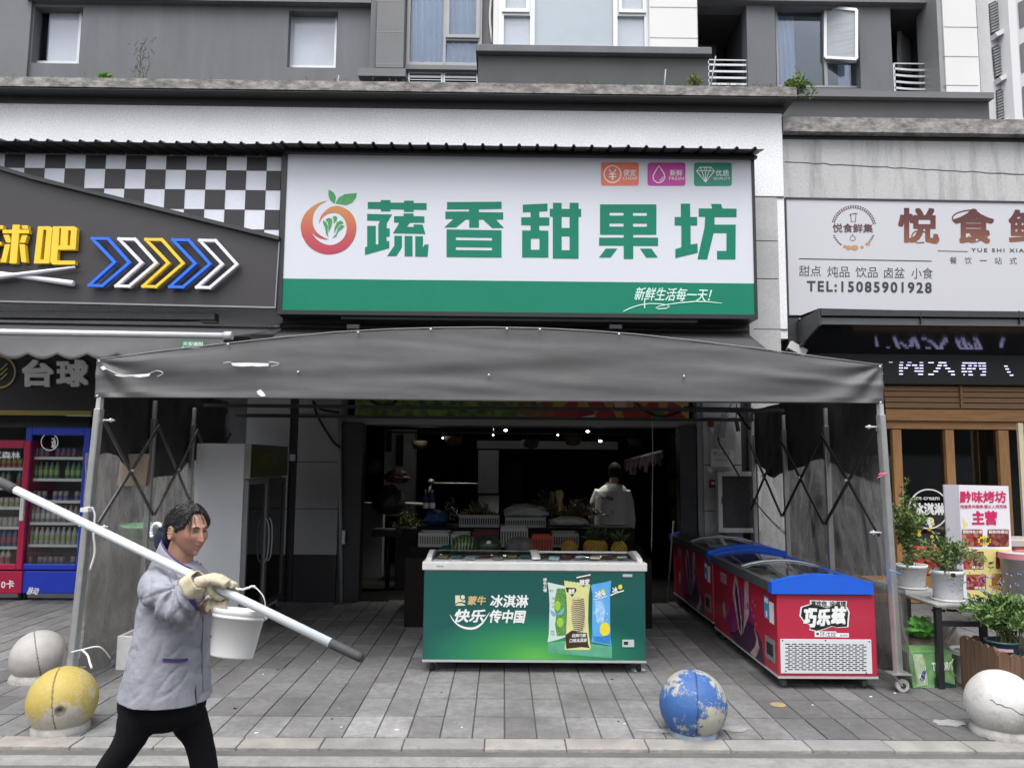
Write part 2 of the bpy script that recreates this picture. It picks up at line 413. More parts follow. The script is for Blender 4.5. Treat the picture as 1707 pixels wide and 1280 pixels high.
# ------------------------------------------------------------------ the shop block: fascia, ledge, pillars
YW = 9.5                       # face of the pillars
XR = P(1306, 300, YW-0.1).x     # right end of the taller block
YF = YW-0.1                    # face of the granite fascia
blk = thing('shop_building', 'pale granite shop block with a dark weathered ledge, behind the white and green sign', 'building', (0.2, YW, 0))
ZPT = P(1280,328,YF).z
zf0, zf1 = P(850,560,YF).z, P(650,181,YF).z
mb = MB(); mb.box((-12, YF, zf0), (XR, YF+0.5, zf1)); fas = mb.build('fascia_wall', M_granite, blk)
zfr = P(650,163,YF-0.02).z
MB().box((-12, YF-0.02, zf1), (XR+0.02, YF+0.5, P(650,150,YF-0.02).z+0.1)).build('frieze', M_frieze, blk)
YL = YF-0.26
zl0, zl1 = P(650,152,YL).z, P(650,136.5,YL).z
mb = MB()
def ledge(u, v_):
    x = -12+(XR+0.10+12)*u
    zz = [zl0, zl0, zl1, zl1][int(round(v_*3))]; yy = [YF+0.3, YL, YL, YF+0.3][int(round(v_*3))]
    n_ = noise.noise(V((x*2.5, v_*3, 0)))*0.012
    return V((x, yy+n_*(yy < YF), zz+n_*(v_ > 0.5)))
mb.grid(ledge, 160, 3, smooth=False); mb.quad((XR+0.10,YL,zl0),(XR+0.10,YF+0.3,zl0),(XR+0.10,YF+0.3,zl1),(XR+0.10,YL,zl1))
mb.build('ledge', M_concrete, blk)
MB().box((-12, YL+0.012, zl0-0.022), (XR+0.09, YF+0.3, zl0-0.014)).build('ledge_shade', M_black, blk)  # black sheet: the shadow under the ledge is put into its colour
# the two pillars of the shop front, tiled, with joints
def pillar(px0, px1, Y, joints, dark_from=None, m=M_granite, edge=None):
    x0, x1 = P(px0,850,Y).x, P(px1,850,Y).x
    mb = MB(); zs = sorted([P((px0+px1)/2,j,Y).z for j in joints]); lo = dark_from if dark_from else 0.0
    zz = [lo]+[z for z in zs if z > lo]+[ZPT if px0 == 1256 else zf0]
    for a, b in zip(zz[:-1], zz[1:]): mb.box((x0, Y, a+0.005), (x1, Y+0.45, b-0.005))
    mb.build('pillar', m, blk, bevel=0.003)
    MB().box((x0+0.01, Y+0.012, lo), (x1-0.01, Y+0.44, (ZPT if px0 == 1256 else zf0)-0.01)).build('pillar_joint', M_joint, blk)
    if dark_from: MB().box((x0, Y-0.006, 0), (x1, Y+0.45, dark_from)).build('pillar_base', M_black, blk)
M_pillar_l = mat('pillar_stone', (0.33,0.33,0.34), 0.7, var=0.15, vscale=50, bump=0.15, bscale=90)
pillar(492, 563, YW, [690, 770, 848], P(530,925,YW).z, M_pillar_l)
pillar(405, 478, YW, [690, 770, 848], P(440,925,YW).z, M_pillar_l)
MB().box((P(478,800,YW).x, YW+0.02, 0), (P(492,800,YW).x, YW+0.3, zf0)).build('pillar_recess', M_black, blk)
M_granite_mid = mat('granite_mid', (0.46,0.46,0.465), 0.75, var=0.25, vscale=60, bump=0.25, bscale=90, dirt=(0.33,0.33,0.33), damt=0.5, dscale=2)
pillar(1174, 1238, YW, [697, 775, 852], None, M_granite_mid)
MB().box((P(1238,800,YW).x+0.002, YW+0.03, 0), (P(1256,800,YW).x, YW+0.4, zf0)).build('pillar_recess', M_dkmetal, blk)
pillar(1256, 1309.5, YF-0.012, [465, 402], None, M_granite_mid)
# left end wall between the neighbouring shop and the pillar
MB().box((P(150,800,YW).x, YW+0.15, 0), (P(404,800,YW).x, YW+0.5, zf0)).build('side_wall', mat('side_wall_paint',(0.10,0.10,0.105),0.8,var=0.2), blk)
# granite joints above the right pillar
for px0, py0, px1, py1 in ((1256,327,1307,329),(1256,548,1313,549)): mb = MB(); rbox(mb, px0, py0, px1, py1, YF-0.015, 0.02); mb.build('joint_line', M_joint, blk)
# roller shutter: guides, box behind the header, header with the fruit banner
YS = YW+0.12
xs0, xs1 = P(604,850,YS).x, P(1132,850,YS).x
sh = thing('roller_shutter', 'raised roller shutter with dark guide channels either side of the open shop front', 'shutter', (0.2,YS,0))
zb0 = P(850,708,YS).z
mb = MB(); mb.box((P(563,850,YS).x+0.01, YS-0.08, 0), (xs0, YS+0.14, zb0)); mb.build('guide', M_dkmetal, sh, bevel=0.01)
mb = MB(); mb.box((xs1, YS-0.08, 0), (P(1160,850,YS).x, YS+0.14, zb0)); mb.build('guide', M_dkmetal, sh, bevel=0.01)
mb = MB(); mb.box((P(1160,850,YS).x+0.005, YS-0.1, 0), (P(1174,850,YS).x-0.005, YS+0.1, zb0+0.6)); mb.build('door_jamb', M_alu_grey, sh)
mb = MB(); mb.box((xs0-0.3, YS+0.02, zb0-0.01), (xs1+0.3, YS+0.4, zb0+0.09)); mb.build('shutter_box', M_alu_grey, sh, bevel=0.01)
# printed fruit banner above the opening
M_ban = bpy.data.materials.new('fruit_banner'); M_ban.use_nodes = True
t = M_ban.node_tree; L = t.links.new; bs = t.nodes['Principled BSDF']; bs.inputs['Roughness'].default_value = 0.5
tc = _n(t,'ShaderNodeTexCoord'); nz = _n(t,'ShaderNodeTexVoronoi'); nz.inputs['Scale'].default_value = 7; L(tc.outputs['Object'], nz.inputs['Vector'])
sx = _n(t,'ShaderNodeSeparateXYZ'); L(tc.outputs['Object'], sx.inputs[0])
n2 = _n(t,'ShaderNodeTexNoise'); n2.inputs['Scale'].default_value = 9; n2.inputs['Detail'].default_value = 8; L(tc.outputs['Object'], n2.inputs['Vector'])
cr = _n(t,'ShaderNodeValToRGB'); e = cr.color_ramp; e.elements[0].position = 0.35; e.elements[0].color = (0.03,0.09,0.02,1); e.elements[1].position = 0.65; e.elements[1].color = (0.22,0.36,0.05,1)
L(n2.outputs[0], cr.inputs[0])
sc_ = _n(t,'ShaderNodeSeparateColor'); L(nz.outputs['Color'], sc_.inputs[0])
c2 = _n(t,'ShaderNodeValToRGB'); e = c2.color_ramp; e.interpolation = 'CONSTANT'; e.elements[0].color = (0.42,0.03,0.04,1); e.elements[1].position = 0.35; e.elements[1].color = (0.55,0.30,0.06,1)
for pos_, c_ in ((0.55,(0.30,0.02,0.06,1)),(0.72,(0.70,0.55,0.45,1)),(0.85,(0.12,0.25,0.04,1))): el = e.elements.new(pos_); el.color = c_
L(sc_.outputs[0], c2.inputs[0])
mr = _n(t,'ShaderNodeMapRange'); mr.inputs[1].default_value = -0.2; mr.inputs[2].default_value = 0.5; L(sx.outputs[0], mr.inputs[0])
mx = _n(t,'ShaderNodeMix',data_type='RGBA'); L(mr.outputs[0], mx.inputs[0]); L(cr.outputs[0], mx.inputs[6]); L(c2.outputs[0], mx.inputs[7]); L(mx.outputs[2], bs.inputs['Base Color'])
mb = MB(); rbox(mb, 592, 640, 1148, 697, YS-0.12, 0.03)
tag(mb.build('fruit_banner', M_ban), 'long printed banner of green leaves and red fruit over the shop opening', 'banner')

# ------------------------------------------------------------------ inside the shop
YB = 15.5
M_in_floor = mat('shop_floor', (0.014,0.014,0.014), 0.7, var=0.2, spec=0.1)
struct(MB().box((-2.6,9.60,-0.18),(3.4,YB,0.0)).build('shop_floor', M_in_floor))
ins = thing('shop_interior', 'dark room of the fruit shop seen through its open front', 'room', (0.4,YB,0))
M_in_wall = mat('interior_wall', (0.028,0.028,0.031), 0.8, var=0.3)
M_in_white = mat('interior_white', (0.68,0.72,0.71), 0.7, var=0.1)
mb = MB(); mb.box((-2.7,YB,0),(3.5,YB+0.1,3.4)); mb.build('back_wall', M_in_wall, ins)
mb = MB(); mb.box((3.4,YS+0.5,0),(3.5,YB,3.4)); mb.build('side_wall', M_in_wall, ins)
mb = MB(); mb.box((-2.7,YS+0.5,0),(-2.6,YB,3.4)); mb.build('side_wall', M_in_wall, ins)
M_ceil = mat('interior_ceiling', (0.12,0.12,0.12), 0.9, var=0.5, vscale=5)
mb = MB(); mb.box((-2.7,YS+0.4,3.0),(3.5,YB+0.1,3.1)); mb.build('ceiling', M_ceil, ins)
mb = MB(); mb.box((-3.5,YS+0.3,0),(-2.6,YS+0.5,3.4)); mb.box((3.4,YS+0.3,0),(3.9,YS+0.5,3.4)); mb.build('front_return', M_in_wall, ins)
# the white column with its beam, the pale side wall
mb = MB(); rbox(mb, 797, 750, 831, 822, 13.5, 0.5); rbox(mb, 797, 826, 831, 960, 13.5, 0.5); mb.build('column', mat('column_tile',(0.78,0.80,0.82),0.5,var=0.1), ins)
mb = MB(); rbox(mb, 795, 735, 1030, 748, 13.3, 0.4); mb.build('beam', mat('beam_paint',(0.55,0.56,0.57),0.6,var=0.1), ins)
mb = MB(); rbox(mb, 640, 716, 692, 860, 13.0, 0.2); mb.build('pale_wall', M_in_white, ins)
mb = MB(); rbox(mb, 600, 838, 637, 1000, 11.5, 0.2); mb.build('cabinet_wall', mat('cabinet_wall_paint',(0.25,0.255,0.26),0.7,var=0.1), ins)
mb = MB(); rbox(mb, 840, 770, 870, 900, 14, 0.2); mb.build('column', M_in_wall, ins)
for i_,(sx_,sy_) in enumerate(((-0.6,10.6),(0.6,10.2),(1.5,10.4),(-1.2,11.6),(0.0,12.2))):
    ld = bpy.data.lights.new('spot_lamp','SPOT'); ld.energy = 55; ld.spot_size = rad(75); ld.spot_blend = 0.8; ld.shadow_soft_size = 0.05; ld.color = (1,0.96,0.88)
    lo_ = bpy.data.objects.new('spot_lamp', ld); COL.objects.link(lo_); lo_.location = (sx_,sy_,2.85)
M_spot = mat('spot_glow', (1,1,1), 0.5, emit=(1,0.97,0.9), estr=9)
for i,(px,py) in enumerate(((843,717),(980,719),(822,725),(930,725),(738,730),(1001,735))):
    big = i in (0,1,5)
    c = P(px,py,12.0); l = thing('spot_light', ['white ceiling spotlight just left of the middle of the shop ceiling','brightest ceiling spotlight to the right in the dark shop','small dim spotlight left of the middle one','small dim spotlight between the two bright ones','faint small spotlight above the side wall','oval spotlight low near the right end of the white beam'][i], 'spotlight', c, 'spotlights under the shop ceiling')
    r = 0.026 if big else 0.014
    mb = MB(); mb.cyl(c+V((0,0.04,0.01)), c+V((0,0.06,0.10)), r*1.3, r, 12); mb.bar(c+V((0,0.06,0.10)), V((c.x,c.y+0.06,3.0)), 0.012, 0.012); mb.build('housing', M_black, l)
    mb = MB(); mb.ell(c+V((0,0.02,0)), r, r*0.5, r*0.6, 12, 8); mb.build('lamp', M_spot, l)
# track rails and hanging hooks below the ceiling
mb = MB()
for Y_, py in ((11.0,704),(12.0,712),(13.0,722)): z = P(850,py,Y_).z; mb.box((-1.9,Y_,z-0.015),(2.6,Y_+0.03,z+0.015))
for k in range(9): mb.box((-1.7+k*0.5,10.2,2.92),(-1.66+k*0.5,15,2.98))
mb.build('ceiling_rail', M_dkmetal, ins)
# plastic vine leaves trailing along the ceiling
def leaf_cloud(mb, pts, n, size, rng, flat=0.3, spread=0.05):
    for _ in range(n):
        p = V(rng.choice(pts)) + V((rng.gauss(0,spread), rng.gauss(0,spread), rng.gauss(0,spread)))
        leaf(mb, p, V((rng.gauss(0,1), rng.gauss(0,1), rng.gauss(0,0.6)-flat)), size*rng.uniform(0.6,1.3), rng)
def leaf(mb, p, d, ln, rng, wd=0.42):
    d = V(d).normalized(); sd_ = d.cross(V((rng.gauss(0,1), rng.gauss(0,1), rng.gauss(0,1))))
    if sd_.length < 1e-4: sd_ = d.orthogonal()
    sd_.normalize(); up = sd_.cross(d)*0.12*ln
    a = p; b = p+d*ln*0.5+sd_*ln*wd*0.5-up; c = p+d*ln; e = p+d*ln*0.5-sd_*ln*wd*0.5-up
    mb.add([a,b,c,e,p+d*ln*0.5],[(0,1,4),(1,2,4),(2,3,4),(3,0,4)], False)
rng = random.Random(5)
mb = MB(); pts = [(-1.9+0.05*i, 10.9+0.3*math.sin(i*1.3), 2.55+0.10*math.sin(i*0.7)) for i in range(95)]
leaf_cloud(mb, pts, 520, 0.09, rng, 0.5, 0.07)
tag(mb.build('hanging_vine', mat('vine_leaf',(0.035,0.05,0.025),0.7,var=0.3)), 'dark artificial vine strung below the shop ceiling', 'vine')

# ------------------------------------------------------------------ apartment block above (set back behind the ledge)
YU = 10.6
apt = thing('apartment_block', 'dark grey apartment block with windows and balconies rising behind the shop ledge', 'building', (-0.5,YU,5.6))
ZT = P(850,-260,YU).z
def wallrect(name, px0, px1, m, Y=YU, top=None, bot=5.6, d=0.3):
    x0, x1 = P(px0,70,Y).x, P(px1,70,Y).x
    return MB().box((x0,Y,bot),(x1,Y+d,ZT if top is None else top)).build(name, m, apt)
def holed(name, px0, px1, holes, m, Y=YU, d=0.25, bot=5.6, top=None):
    """a wall with rectangular openings (photo rectangles)"""
    x0, x1 = P(px0,70,Y).x, P(px1,70,Y).x; top = ZT if top is None else top
    hs = []
    for h in holes:
        a, b, c, e = RC(*h, Y); hs.append([(a,Y,c),(a,Y,e),(b,Y,e),(b,Y,c)])
    mb = MB(); mb.poly([(x0,Y,bot),(x1,Y,bot),(x1,Y,top),(x0,Y,top)], hs, (0,d,0))
    return mb.build(name, m, apt)
def frame(mb, px0, py0, px1, py1, Y, w_, d=0.06):
    x0, x1, z0, z1 = RC(px0,py0,px1,py1,Y)
    mb.box((x0,Y,z0),(x0+w_,Y+d,z1)); mb.box((x1-w_,Y,z0),(x1,Y+d,z1)); mb.box((x0+w_,Y,z0),(x1-w_,Y+d,z0+w_)); mb.box((x0+w_,Y,z1-w_),(x1-w_,Y+d,z1))
def pane(px0, py0, px1, py1, Y, par, m=None):
    x0, x1, z0, z1 = RC(px0,py0,px1,py1,Y)
    return MB().box((x0,Y,z0),(x1,Y+0.008,z1)).build('pane', m or M_window, par)
def curtain(px0, py0, px1, py1, Y, par, waves=7):
    x0, x1, z0, z1 = RC(px0,py0,px1,py1,Y)
    mb = MB(); mb.grid(lambda u,v_: V((x0+(x1-x0)*u, Y+0.03*math.sin(u*waves*6.283+1.5*math.sin(v_*2)), z0+(z1-z0)*v_)), waves*8, 4)
    return mb.build('curtain', M_curtain, par)
wallrect('rib_wall', -120, 48, M_paint_mid, YU-0.05)
holed('wall', 40, 620, [(55,12,136,106),(480,19,562,113)], M_paint_dark)
MB().box((P(50,5,YU).x, YU-0.12, P(330,9,YU).z), (P(622,5,YU).x, YU, P(330,3,YU).z+0.02)).build('string_course', M_paint_mid, apt)
MB().box((P(150,2,YU).x, YU-0.05, P(330,3,YU).z+0.02), (P(618,2,YU).x, YU, ZT)).build('white_band', M_white_tile, apt)
def win(label_parts, rect, Y, fr=0.035, m=M_alu_grey):
    mb = MB(); frame(mb, *rect, Y, fr); return mb.build('window', m, apt)
w1 = win(None, (57,15,134,106), YU+0.13, 0.035, M_alu)
pane(80,17,134,104,YU+0.16,w1,M_pane_solid); pane(62,17,82,104,YU+0.16,w1)
MB().box((P(50,60,YU+0.5).x,YU+0.5,P(90,110,YU+0.5).z),(P(140,60,YU+0.5).x,YU+0.52,P(90,8,YU+0.5).z)).build('dark_room', M_room, w1)
w2 = win(None, (482,20,561,113), YU+0.13, 0.03, M_alu)
pane(486,24,560,112,YU+0.16,w2,M_pane_solid)
# tiled pilaster with a slab and plinth
YP = YU-0.22
wallrect('pilaster', 627, 673, M_paint_mid, YP, bot=P(650,113,YP).z, d=0.5)
M_pj = mat('pale_joint',(0.25,0.255,0.26),0.8)
for py in (2,53,107): mb = MB(); rbox(mb, 627, py, 672, py+1, YP-0.002, 0.01); mb.build('tile_joint', M_pj, apt)
wallrect('pilaster_side', 617, 626.5, M_paint_dark, YP+0.1, bot=P(650,113,YP).z)
mb = MB(); rbox(mb, 597, 114, 676, 127, YP-0.3, 0.5); mb.build('slab', M_paint_mid, apt)
mb = MB(); rbox(mb, 603, 127, 642, 160, YP-0.1, 0.3); mb.build('plinth', M_paint_dark, apt)
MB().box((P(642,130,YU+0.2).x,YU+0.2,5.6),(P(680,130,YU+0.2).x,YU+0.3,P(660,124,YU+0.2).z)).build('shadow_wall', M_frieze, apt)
# tall curtained window with louvres below
YV = YU-0.05
w3 = MB(); frame(w3, 679, -60, 803, 109, YV, 0.045)
for px in (741.5,): rbox(w3, px-2, -60, px+2.5, 107, YV-0.005, 0.06)
rbox(w3, 744, 63, 800, 68, YV-0.004, 0.06)
frame(w3, 744, -60, 800, 63, YV-0.03, 0.05)
w3 = w3.build('window', M_alu_grey, apt)
pane(683,-58,740,106,YV+0.05,w3); pane(748,-58,797,58,YV+0.02,w3); pane(745,69,800,106,YV+0.04,w3)
curtain(684,-60,742,110,YV+0.12,w3,6); curtain(744,-60,802,112,YV+0.13,w3,5)
mb = MB(); rbox(mb, 676, 109, 802, 116, YV-0.08, 0.3); mb.build('sill', M_paint_mid, apt)
mb = MB(); x0,x1,z0,z1 = RC(680,120,796,150,YV); frame(mb, 680,120,738,152,YV,0.025); frame(mb,739,120,797,152,YV,0.025)
for py in (128.5,139,): rbox(mb, 682, py-1.6, 795, py+1.8, YV+0.01, 0.03)
mb.build('louvre', M_alu, apt)
MB().box((x0-0.1,YV+0.25,5.6),(x1+0.1,YV+0.3,z1)).build('louvre_back', M_black, apt)
wallrect('gap_wall', 803, 823, M_paint_dark, YU+0.05)
mb = MB(); mb.tube([P(818+1.5*math.sin(k*1.1),-40+16*k,YU+0.0) for k in range(8)], 0.016, 8); mb.build('downpipe', M_white_tile, apt)
# wide centre window over the boxed-out balcony
YC = YU-0.15
mb = MB(); frame(mb, 832,-60,1082,84,YC,0.07); rbox(mb, 884,-60,891,80,YC-0.002,0.08); rbox(mb,1022,-60,1029,80,YC-0.002,0.08)
rbox(mb, 835,20,884,26,YC-0.001,0.08); rbox(mb,1029,21,1078,27,YC-0.001,0.08)
frame(mb, 837,-50,883,20,YC-0.03,0.05); frame(mb,1031,-50,1077,21,YC-0.03,0.05)
w4 = mb.build('window', M_alu, apt)
pane(892,-58,1021,82,YC+0.05,w4,mat('silver_pane',(0.36,0.41,0.45),0.08,var=0.10,vscale=0.8,spec=0.9)); pane(836,27,884,82,YC+0.05,w4,M_pane_solid); pane(1030,28,1077,82,YC+0.05,w4,M_pane_solid); pane(841,-46,880,16,YC+0.02,w4,M_pane_solid); pane(1035,-46,1073,17,YC+0.02,w4,M_pane_solid)
rbox(MB(),0,0,1,1,YC,1)
wallrect('pilaster', 822, 832, M_white_tile, YC+0.02)
wallrect('white_pilaster', 1083, 1163, M_white_tile, YC-0.08)
for py in (12,63): mb = MB(); rbox(mb, 1083, py, 1163, py+1.2, YC-0.083, 0.01); mb.build('tile_joint', M_alu_grey, apt)
YBX = 9.75
mb = MB(); rbox(mb, 797, 95, 1181, 175, YBX, 0.7); mb.build('balcony_box', mat('balcony_paint',(0.068,0.071,0.074),0.75,var=0.15,vscale=2), apt)
mb = MB(); rbox(mb, 793, 76, 1187, 88, YBX-0.09, 0.85); mb.build('balcony_cap', M_paint_dark, apt, bevel=0.01)
mb = MB(); rbox(mb, 801, 88, 1178, 95, YBX+0.03, 0.5); mb.build('balcony_neck', M_black, apt)
# recessed balcony with door and rail
def recess(px0, px1, py0, Y):
    x0, x1 = P(px0,80,Y).x, P(px1,80,Y).x; zt = P(px0,py0,Y).z
    mb = MB(); mb.box((x0,Y+1.2,5.6),(x1+0.4,Y+1.25,zt+0.1)); mb.box((x0-0.05,Y+0.02,5.6),(x0,Y+1.2,zt+0.1)); mb.box((x1,Y+0.02,5.6),(x1+0.05,Y+1.2,zt+0.1)); mb.box((x0-0.05,Y+0.02,zt),(x1+0.05,Y+1.2,zt+0.1))
    return mb.build('recess', mat('recess_paint',(0.05,0.05,0.056),0.8,var=0.15), apt)
recess(1163,1246,7,YU); recess(1487,1570,15,YU)
holed('wall', 1163.5, 1573, [(1164.5,9,1246,175),(1293,12,1433,147),(1487,14,1568,175)], M_paint_dark)
MB().box((P(1163,3,YU).x,YU-0.1,P(1350,9,YU).z),(P(1573,3,YU).x,YU,P(1350,3,YU).z+0.04)).build('string_course', M_paint_mid, apt)
def rail(px0, px1, pys, Y, sag, pyb):
    mb = MB(); x0, x1 = P(px0,120,Y).x, P(px1,120,Y).x
    for i, py in enumerate(pys):
        z = P((px0+px1)/2,py,Y).z; n_ = 8
        pts = [V((x0+(x1-x0)*k/n_, Y, z - (sag if i else 0)*math.sin(math.pi*k/n_))) for k in range(n_+1)]
        for a, b in zip(pts[:-1], pts[1:]): mb.bar(a, b, 0.02, 0.016 if i == 0 else 0.03)
    for x_ in (x0, x1): mb.box((x_-0.015,Y-0.01,5.6),(x_+0.015,Y+0.02,P((px0+px1)/2,pys[0],Y).z))
    return mb.build('balcony_rail', M_alu, apt)
rail(1180,1246,(101,109,120,130.5,141),YU+0.06,0.0,145); rail(1490,1568,(107,115.5,126,137,147.5),YU+0.06,0.02,150)
mb = MB(); frame(mb, 1164,48,1194,160,YU+1.1,0.06); dr = mb.build('balcony_door', M_alu_grey, apt); pane(1168,52,1190,150,YU+1.13,dr,M_pane_solid)
# window with blue curtain and the casement standing open
mb = MB(); frame(mb, 1294,16,1433,146,YU+0.12,0.03); rbox(mb,1373,18,1378,144,YU+0.118,0.05); rbox(mb,1378,101,1432,105,YU+0.117,0.05)
w5 = mb.build('window', M_alu_grey, apt)
pane(1297,20,1373,143,YU+0.15,w5); pane(1379,106,1430,143,YU+0.15,w5)
curtain(1294,20,1326,146,YU+0.3,w5,4); curtain(1398,108,1416,146,YU+0.3,w5,3)
MB().box((P(1285,80,YU+0.8).x,YU+0.8,5.6),(P(1440,80,YU+0.8).x,YU+0.82,P(1360,6,YU+0.8).z)).build('dim_room', mat('room_haze',(0.22,0.235,0.25),0.9), w5)
hx = P(1376,58,YU+0.10)
def casement(px0, px1, pyt0, pyt1, pyb0, pyb1, Y0, dY, par, name='casement'):
    a, b, c, d = P(px0,pyt0,Y0), P(px1,pyt1,Y0-dY), P(px1,pyb1,Y0-dY), P(px0,pyb0,Y0)
    mb = MB(); th = 0.05
    for p, q in ((a,b),(b,c),(c,d),(d,a)): mb.bar(p, q, 0.04, th, up=(b-a).cross(d-a))
    f = mb.build(name, M_alu, par); mb = MB(); mb.quad(a, b, c, d); mb.build('pane', M_blind, par); return f
casement(1376,1428,13,18,97,100,YU+0.10,0.18,w5)
mb = MB(); frame(mb, 1496,40,1530,160,YU+0.9,0.05); dr2 = mb.build('balcony_door', M_alu_grey, apt)
casement(1499,1528,40,60,118,124,YU+0.6,-0.35,dr2)
# white end pilaster, grey return
wallrect('white_pilaster', 1574, 1630, M_white_tile, YU-0.35, d=0.6)
MB().box((P(1566,80,YU-0.35).x,YU-0.33,5.6),(P(1574,80,YU-0.35).x-0.002,YU+0.2,ZT)).build('pilaster_side', M_alu_grey, apt)
for py in (45,94,142): mb = MB(); rbox(mb, 1574, py, 1631, py+1.2, YU-0.353, 0.01); mb.build('tile_joint', M_alu_grey, apt)
wallrect('grey_return', 1631, 1651, mat('pale_grey_render',(0.46,0.46,0.47),0.8,var=0.08), YU-0.25, d=2.5)
# low parapet box right of the ledge
YQ = 10.0
mb = MB(); rbox(mb, 1300, 168, 1650, 240, YQ, 0.5); mb.build('parapet', mat('parapet_paint',(0.085,0.086,0.09),0.75,var=0.12,vscale=2), apt)
mb = MB(); rbox(mb, 1300, 152, 1657, 162, YQ-0.1, 0.7); mb.build('parapet_cap', M_paint_mid, apt)
# far tower
YT = 20.0
tw = thing('far_tower', 'pale high-rise with dark louvred openings farther away at the top right corner', 'building', P(1690,200,YT))
xt0 = P(1640,100,YT).x
mb = MB(); mb.box((xt0,YT,2),(xt0+8,YT+6,22)); mb.build('wall', mat('tower_render',(0.55,0.55,0.56),0.8,var=0.08,vscale=1), tw)
mb = MB(); mb.box((P(1686,100,YT-0.5).x,YT-0.5,2),(P(1699,100,YT-0.5).x,YT,22)); mb.build('rib', mat('tower_rib',(0.62,0.62,0.63),0.8), tw)
def slant(px0,py0,px1,py1,px2,py2,px3,py3,Y):
    return [P(px0,py0,Y),P(px1,py1,Y),P(px2,py2,Y),P(px3,py3,Y)]
for k,(q) in enumerate(((1647,8,1675,-6,1679,48,1651,60),(1653,80,1680,68,1684,122,1658,133),(1660,152,1686,140,1690,194,1662,205))):
    a,b,c,d = slant(*q,YT-0.02)
    mb = MB(); mb.quad(d,c,b,a); lo = mb.build('louvre_opening', M_black, tw)
    mb = MB()
    for j in range(1,11):
        t_ = j/11; mb.bar(a.lerp(d,t_)+V((0,-0.05,0)), b.lerp(c,t_)+V((0,-0.05,0)), 0.06, 0.05)
    mb.build('louvre', M_alu_grey, lo)
    mb = MB(); mb.bar(d+V((0,-0.1,-0.1)), c+V((0,-0.1,-0.1)), 0.3, 0.12); mb.build('sill', mat('tower_rib',(0.62,0.62,0.63),0.8), tw)
for q in ((1697,5,1712,-2,1715,40,1700,48),(1700,75,1715,66,1718,115,1703,122),(1704,145,1720,138,1722,185,1706,195)):
    a,b,c,d = slant(*q,YT-0.02); mb = MB(); mb.quad(d,c,b,a); mb.build('window', M_paint_dark, tw)

# ------------------------------------------------------------------ right-hand building: stained granite, lower ledge
YR = YW+0.02
rb = thing('annex_building', 'lower stained granite shop block on the right with a weathered ledge and a cracked wall', 'building', (5,YR,0))
zr0, zr1 = P(1500,340,YR).z, P(1500,232,YR).z
MB().box((XR+0.004,YR,P(1500,520,YR).z),(12,YR+0.5,zr1)).build('fascia_wall', M_granite_old, rb)
YRL = YR-0.14
mb = MB(); zc0, zc1 = P(1500,221,YRL).z, P(1500,197,YRL).z
mb.grid(lambda u,v_: V((XR+0.006+(12-XR)*u, YRL+noise.noise(V((u*30,v_*3,5)))*0.008 if 0 < round(v_*3) < 3 else YR+0.3, [zc0,zc0,zc1,zc1][int(round(v_*3))])), 80, 3, smooth=False)
mb.build('ledge', M_concrete, rb)
MB().box((XR+0.006,YR-0.02,zr1-0.02),(12,YR+0.3,zc0+0.05)).build('frieze', M_black, rb)
mb = MB()
pts = [P(1308+k*13, 270+k*0.7+1.6*noise.noise(V((k*0.9,0,3)))*1.5, YR) for k in range(36)]
for a,b in zip(pts[:-1],pts[1:]): mb.bar(a+V((0,-0.001,0)), b+V((0,-0.001,0)), 0.006, 0.010+0.008*max(0,noise.noise(a*3)))
mb.build('crack', M_joint, rb)

# ------------------------------------------------------------------ unseen block added across the street to cut low light and feed glass reflections
ob = thing('opposite_building', 'long grey block across the street, out of view, added to cut the low light and for glass reflections', 'building', (0,-20,0))
MB().box((-45,-26,-0.1),(45,-20,8.5)).build('wall', mat('opposite_render',(0.20,0.20,0.20),0.8,var=0.1,vscale=0.3), ob)
for k in range(2):
    MB().box((-45,-19.99,2.2+k*3.1),(45,-19.95,3.9+k*3.1)).build('window_band', M_black, ob)
# ------------------------------------------------------------------ the white and green shop sign
YSG = 8.9
M_sign_white = mat('sign_white_film', (0.60,0.62,0.67), 0.35, var=0.02, vscale=1)
M_sign_green = mat('sign_green_film', (0.006,0.185,0.112), 0.5, var=0.05, vscale=3, spec=0.25)
M_sign_frame = mat('sign_frame', (0.03,0.032,0.035), 0.4, metal=0.3)
M_ink_white = mat('white_ink', (0.8,0.8,0.8), 0.5)
M_leaf_ink = mat('leaf_ink', (0.05,0.27,0.08), 0.5, var=0.25, vscale=12)
def grad_mat(name, stops, lo, hi, axis=2, rough=0.5):
    """a printed colour run along one axis of the object"""
    m = bpy.data.materials.new(name); m.use_nodes = True; t = m.node_tree; L = t.links.new; b = t.nodes['Principled BSDF']; b.inputs['Roughness'].default_value = rough
    tc = _n(t,'ShaderNodeTexCoord'); sx = _n(t,'ShaderNodeSeparateXYZ'); L(tc.outputs['Object'], sx.inputs[0])
    mr = _n(t,'ShaderNodeMapRange'); mr.inputs[1].default_value = lo; mr.inputs[2].default_value = hi; L(sx.outputs[axis], mr.inputs[0])
    cr = _n(t,'ShaderNodeValToRGB'); e = cr.color_ramp
    e.elements[0].position, e.elements[0].color = stops[0][0], (*stops[0][1],1); e.elements[1].position, e.elements[1].color = stops[-1][0], (*stops[-1][1],1)
    for p_, c_ in stops[1:-1]: el = e.elements.new(p_); el.color = (*c_,1)
    L(mr.outputs[0], cr.inputs[0]); L(cr.outputs[0], b.inputs['Base Color']); return m
